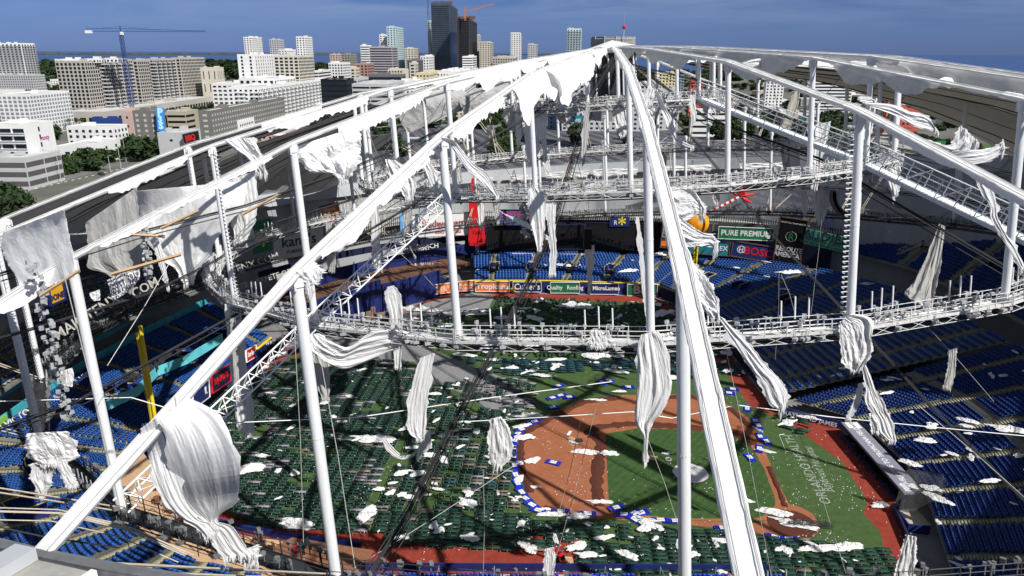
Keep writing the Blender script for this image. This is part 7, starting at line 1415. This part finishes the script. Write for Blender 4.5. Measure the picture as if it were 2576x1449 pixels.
def tree(x, y, s=1., kind=None, label=None, group='trees around the car park and streets', z=-1.2):
    zn = 'at the left streets' if x < 700 else 'behind the left ridges' if x < 1000 else ('in the row across the far side of the car park' if y < 314 else 'standing among the car park bays') if x < 1780 else 'between the car park and the highway' if x < 2110 else 'along the highway at the right'
    label = label or (('palm tree with drooping fronds ' if kind == 'p' else 'rounded green broadleaf tree ')+zn)
    group = group + ' ' + zn
    p = AZ(x, y, z); t = thing('palm_tree' if kind == 'p' else 'broadleaf_tree', label or ('palm tree with drooping fronds beyond the stadium' if kind == 'p' else 'rounded green broadleaf tree beyond the stadium rim'), 'tree', p, rt.random()*6, None if 'large dark' in label or 'dark tree' in label else group + (' (palms)' if kind == 'p' else ''))
    if kind == 'p': obj('crown', PM[0], t); obj('trunk', PM[1], t)
    else: c = rt.choice(CRN); obj('crown', c[0], t); obj('trunk', c[1], t)
    t.scale = (s*rt.uniform(.9, 1.1), s*rt.uniform(.9, 1.1), s*rt.uniform(.85, 1.15)); return t
tree(362, 405, 2.3, label='large dark spreading tree left of the BBQ signboard, nearest the roof edge'); tree(335, 395, 1.7, label='large dark tree touching the left side of the spreading tree by the signboard'); tree(392, 398, 1.5, label='dark tree at the right side of the spreading tree below the signboard')
tree(4, 545, 1.7, label='dark tree cut by the left edge beside the street'); tree(40, 530, 1.2); tree(20, 555, 1.3)
for x, y, s in ((160, 440, 1.2), (185, 435, 1.1), (215, 425, 1.5), (250, 415, 1.5), (235, 430, 1.2), (275, 410, 1.1), (290, 400, 1.2), (140, 352, 1.3), (130, 345, 1.1), (555, 330, 1.3), (575, 335, 1.1), (602, 322, 1.2), (650, 300, 1.2), (690, 300, 1.3), (545, 275, 1), (560, 270, 1), (575, 272, 1.1), (730, 245, 1.2), (755, 250, 1.2), (520, 325, 1.1), (455, 325, 1)): tree(x, y, s)
for x, y, s in ((178, 330, 1.6), (205, 332, 1.7), (118, 440, 1.2), (195, 430, 1.1), (300, 318, 1.2), (312, 322, 1.2), (48, 348, 1.3), (128, 352, 1.2), (1680, 305, 1.3), (1810, 330, 1.4), (1832, 332, 1.4), (1858, 330, 1.5), (1900, 335, 1.5), (1925, 335, 1.4), (2040, 322, 1.6), (2060, 320, 1.6), (2085, 318, 1.6), (2110, 316, 1.5), (2135, 315, 1.5), (1990, 330, 1.6)): tree(x, y, s, 'p')
for i in range(150):
    r = rt.random()
    if r < .30: x, y, s = rt.uniform(900, 1960), rt.uniform(296, 312), rt.uniform(.9, 1.4)
    elif r < .42: x = rt.choice((1110, 1285, 1300, 1440, 1570, 1720)); y = rt.uniform(322, 372); x += (y-300)*(x-1400)*.0006+rt.uniform(-8, 8); s = rt.uniform(.7, 1.1)
    elif r < .55: x, y, s = rt.uniform(900, 1010), rt.uniform(318, 395), rt.uniform(.8, 1.2)
    elif r < .75: x, y, s = rt.uniform(1800, 2110), rt.uniform(300, 362), rt.uniform(1.0, 1.7)
    elif r < .85: x, y, s = rt.uniform(1255, 1300), rt.uniform(340, 400), rt.uniform(.8, 1.2)
    else: x, y, s = rt.uniform(2100, 2576), rt.uniform(285, 330), rt.uniform(1.0, 1.5)
    tree(x, y, s)
for i in range(26): x = 2240+i*9+rt.uniform(-4, 4); y = 345+i*1.9+rt.uniform(-3, 3); tree(x, y, .8)
# masses of far trees: one object of leaf clumps
def mass(name, label, pts, s0, s1):
    Vs, Fs, o = [], [], 0
    for (x, y) in pts:
        me = rt.choice(FARC); V = np.empty(len(me.vertices)*3, np.float32); me.vertices.foreach_get('co', V); V = V.reshape(-1, 3); s = rt.uniform(s0, s1); V = V*s; V[:, 2] *= .8; V += (x, y, -1.5); Vs.append(V); Fs.append(np.arange(len(V)).reshape(-1, 4)+o); o += len(V)
    me = np_mesh(name, np.concatenate(Vs), np.concatenate(Fs), LEAFD); return tag(obj(name, me), label, 'trees', kind='stuff')
pts = []
for i in range(1150): d = rt.uniform(640, 1800); x = rt.uniform(-.75, .75); pts.append((x*d, d))
mass('city_tree_mass', 'scattered street trees between the far city blocks', pts, .9, 1.6)
pts = []
for i in range(900):
    d = 1800+2700*rt.random()**1.2; u = rt.uniform(-.78, -.10) if rt.random() < .75 else rt.uniform(-.1, .3); 
    if u > -.1 and d > 2400: continue
    if u > -.35 and d > 3400: continue
    pts.append((u*d, d))
mass('distant_woodland', 'dark tree canopy stretching to the bay at the left', pts, 2.4, 4.2)
# --- vehicles
CARM = [mat('car_'+n, c, .3, .03, 1, spec=.5) for n, c in (('white', (.7, .7, .7)), ('silver', (.4, .41, .42)), ('black', (.03, .03, .03)), ('blue', (.03, .08, .25)), ('red', (.4, .03, .03)))]
CME = {}
def car(x, y, ci, yaw, label=None, z=-1.05, p=None):
    p = p or AZ(x, y, z); m = CARM[ci]; t = thing('parked_car', label or f"{m.name[4:]} car parked among the trees beyond the stadium", 'car', p, yaw, None if label else f"{m.name[4:]} cars beyond the stadium")
    if ci not in CME:
        b = MB(); L_, w, hh = 4.5, 1.8, .75; prof = [(-2.25, .35), (-2.25, .8), (-1.9, .95), (-1.1, 1.0), (-.6, 1.45), (.9, 1.48), (1.6, 1.02), (2.2, .95), (2.28, .4)]
        n = len(prof); b.v = [(a, -w/2*(.86 if c > 1.2 else 1), c) for a, c in prof]+[(a, w/2*(.86 if c > 1.2 else 1), c) for a, c in prof]; b.f = [(i, i+1, n+i+1, n+i) for i in range(n-1)]+[tuple(range(n)), tuple(reversed(range(n, 2*n)))]
        me = bpy.data.meshes.new('body'); me.from_pydata(b.v, [], b.f); me.materials.append(m); g = MB(); g.box((.1, 0, 1.24), (1.9, 1.66, .32)); g.box((-.84, 0, 1.2), (.5, 1.5, .26)); ge = bpy.data.meshes.new('windows'); ge.from_pydata([tuple(q) for q in g.v], [], g.f); ge.materials.append(GLASS)
        w_ = MB(); w_.tube((0, -.11, 0), (0, .11, 0), .33, 12, cap=True); we = bpy.data.meshes.new('wheel'); we.from_pydata([tuple(q) for q in w_.v], [], w_.f); we.materials.append(DARKM); CME[ci] = (me, ge, we)
    me, ge, we = CME[ci]; obj('body', me, t); obj('windows', ge, t)
    for a in (-1.4, 1.4):
        for c in (-.85, .85): o = obj('wheel', we, t); o.location = (a, c, .33)
    return t
for i in range(34): car(rt.uniform(1360, 1990), rt.uniform(298, 317), rt.choice((0, 0, 1, 2, 3)), rt.choice((0, 1.57, .2)))
for x, y, c, l in ((1092, 366, 0, 'white pickup parked in the striped car park near the tan grass'), (1060, 300, 0, 'white car on the road left of the bluish hanging sheet'), (1680, 300, 0, 'white van beyond the trees right of the pale hotel'), (1500, 318, 0, 'white pickup truck under the trees in front of the pale hotel')): car(x, y, c, .1, l)
for x, y in ((95, 417), (107, 417), (118, 418)): car(0, 0, 2, .4, p=AZ(x, y, 4.2)) if False else None
for x, y, c in ((60, 472, 4), (8, 475, 4), (-4, 480, 4), (430, 398, 0), (255, 440, 2)): car(x, y, c, -.5)
def truck(lb, x, y, yaw, cab, tank):
    t = thing('semi_truck', lb, 'truck', AZ(x, y, -1.05), yaw); b = MB(); b.box((3.4, 0, 1.9), (2.0, 2.4, 2.6)); b.box((5.2, 0, 1.35), (1.9, 1.9, 1.3)); b.box((2.5, 0, 2.4), (1.6, 2.4, 2.9)); b.build('cab', cab, t); b = MB(); b.box((3.95, 0, 2.5), (.95, 2.44, .8)); b.build('windscreen', GLASS, t); b = MB(); b.box((-2, 0, .95), (11, 1.0, .3)); b.build('chassis', DARKM, t)
    if tank: b = MB(); b.tube((-8.5, 0, 2.2), (1.2, 0, 2.2), 1.15, 14, cap=True); b.build('tank', CARM[1], t)
    wb = MB(); wb.tube((0, -1.2, .5), (0, 1.2, .5), .5, 12, cap=True)
    me = bpy.data.meshes.new('wheel_axle'); me.from_pydata([tuple(q) for q in wb.v], [], wb.f); me.materials.append(DARKM)
    for a in (-7.5, -6.2, .3, 1.6, 5.2): o = obj('wheel_axle', me, t); o.location = (a, 0, 0)
truck('bright blue semi truck tractor standing in the striped car park', 957, 343, -.25, CARM[3], False); truck('blue-green tanker truck with a silver tank in the striped car park', 1052, 368 - 12, .05, mat('truck_teal', (.05, .16, .22), .4, .05, 1), True); truck('dark truck with a silver tank behind the hanging fabric', 1185, 362, .1, CARM[2], True)
# street lamps and poles in the left street
for i, (x, y, h) in enumerate(((155, 460, 17), (278, 432, 9), (305, 425, 15), (318, 408, 15), (510, 350, 12), (1305, 372, 9), (1345, 330, 9), (1690, 330, 9), (1150, 330, 9), (955, 330, 12), (2100, 330, 11), (2165, 330, 11))):
    t = thing('street_lamp', 'tall pale street lamp or utility pole beyond the stadium', 'street lamp', AZ(x, y, -1.1), 0, 'street lamps beyond the stadium'); b = MB(); b.tube((0, 0, 0), (0, 0, h), .17, 6, r2=.1); b.build('pole', BLG, t); b = MB(); b.box((.8, 0, h), (1.8, .12, .12)); b.box((1.5, 0, h-.1), (.6, .3, .15)); b.build('lamp_arm', BLG, t)
# dotted hedge and palms near the stadium behind the left sheets
for x, y in ((1250, 372), (1265, 380), (1275, 395), (1258, 400), (1240, 385)): tree(x, y, 1.1)
# green highway signs
for x, y in ((2015, 300), (2028, 300), (2362, 372)):
    p = AZ(x, y+14, -1); t = thing('road_sign', 'green overhead highway sign', 'sign', p, 0, 'green highway signs on the right'); b = MB(); b.box((0, 0, 7), (6.5, .2, 3)); b.build('panel', GRN, t); b = MB(); b.box((0, .3, 4), (.3, .3, 8)); b.build('post', BLG, t)
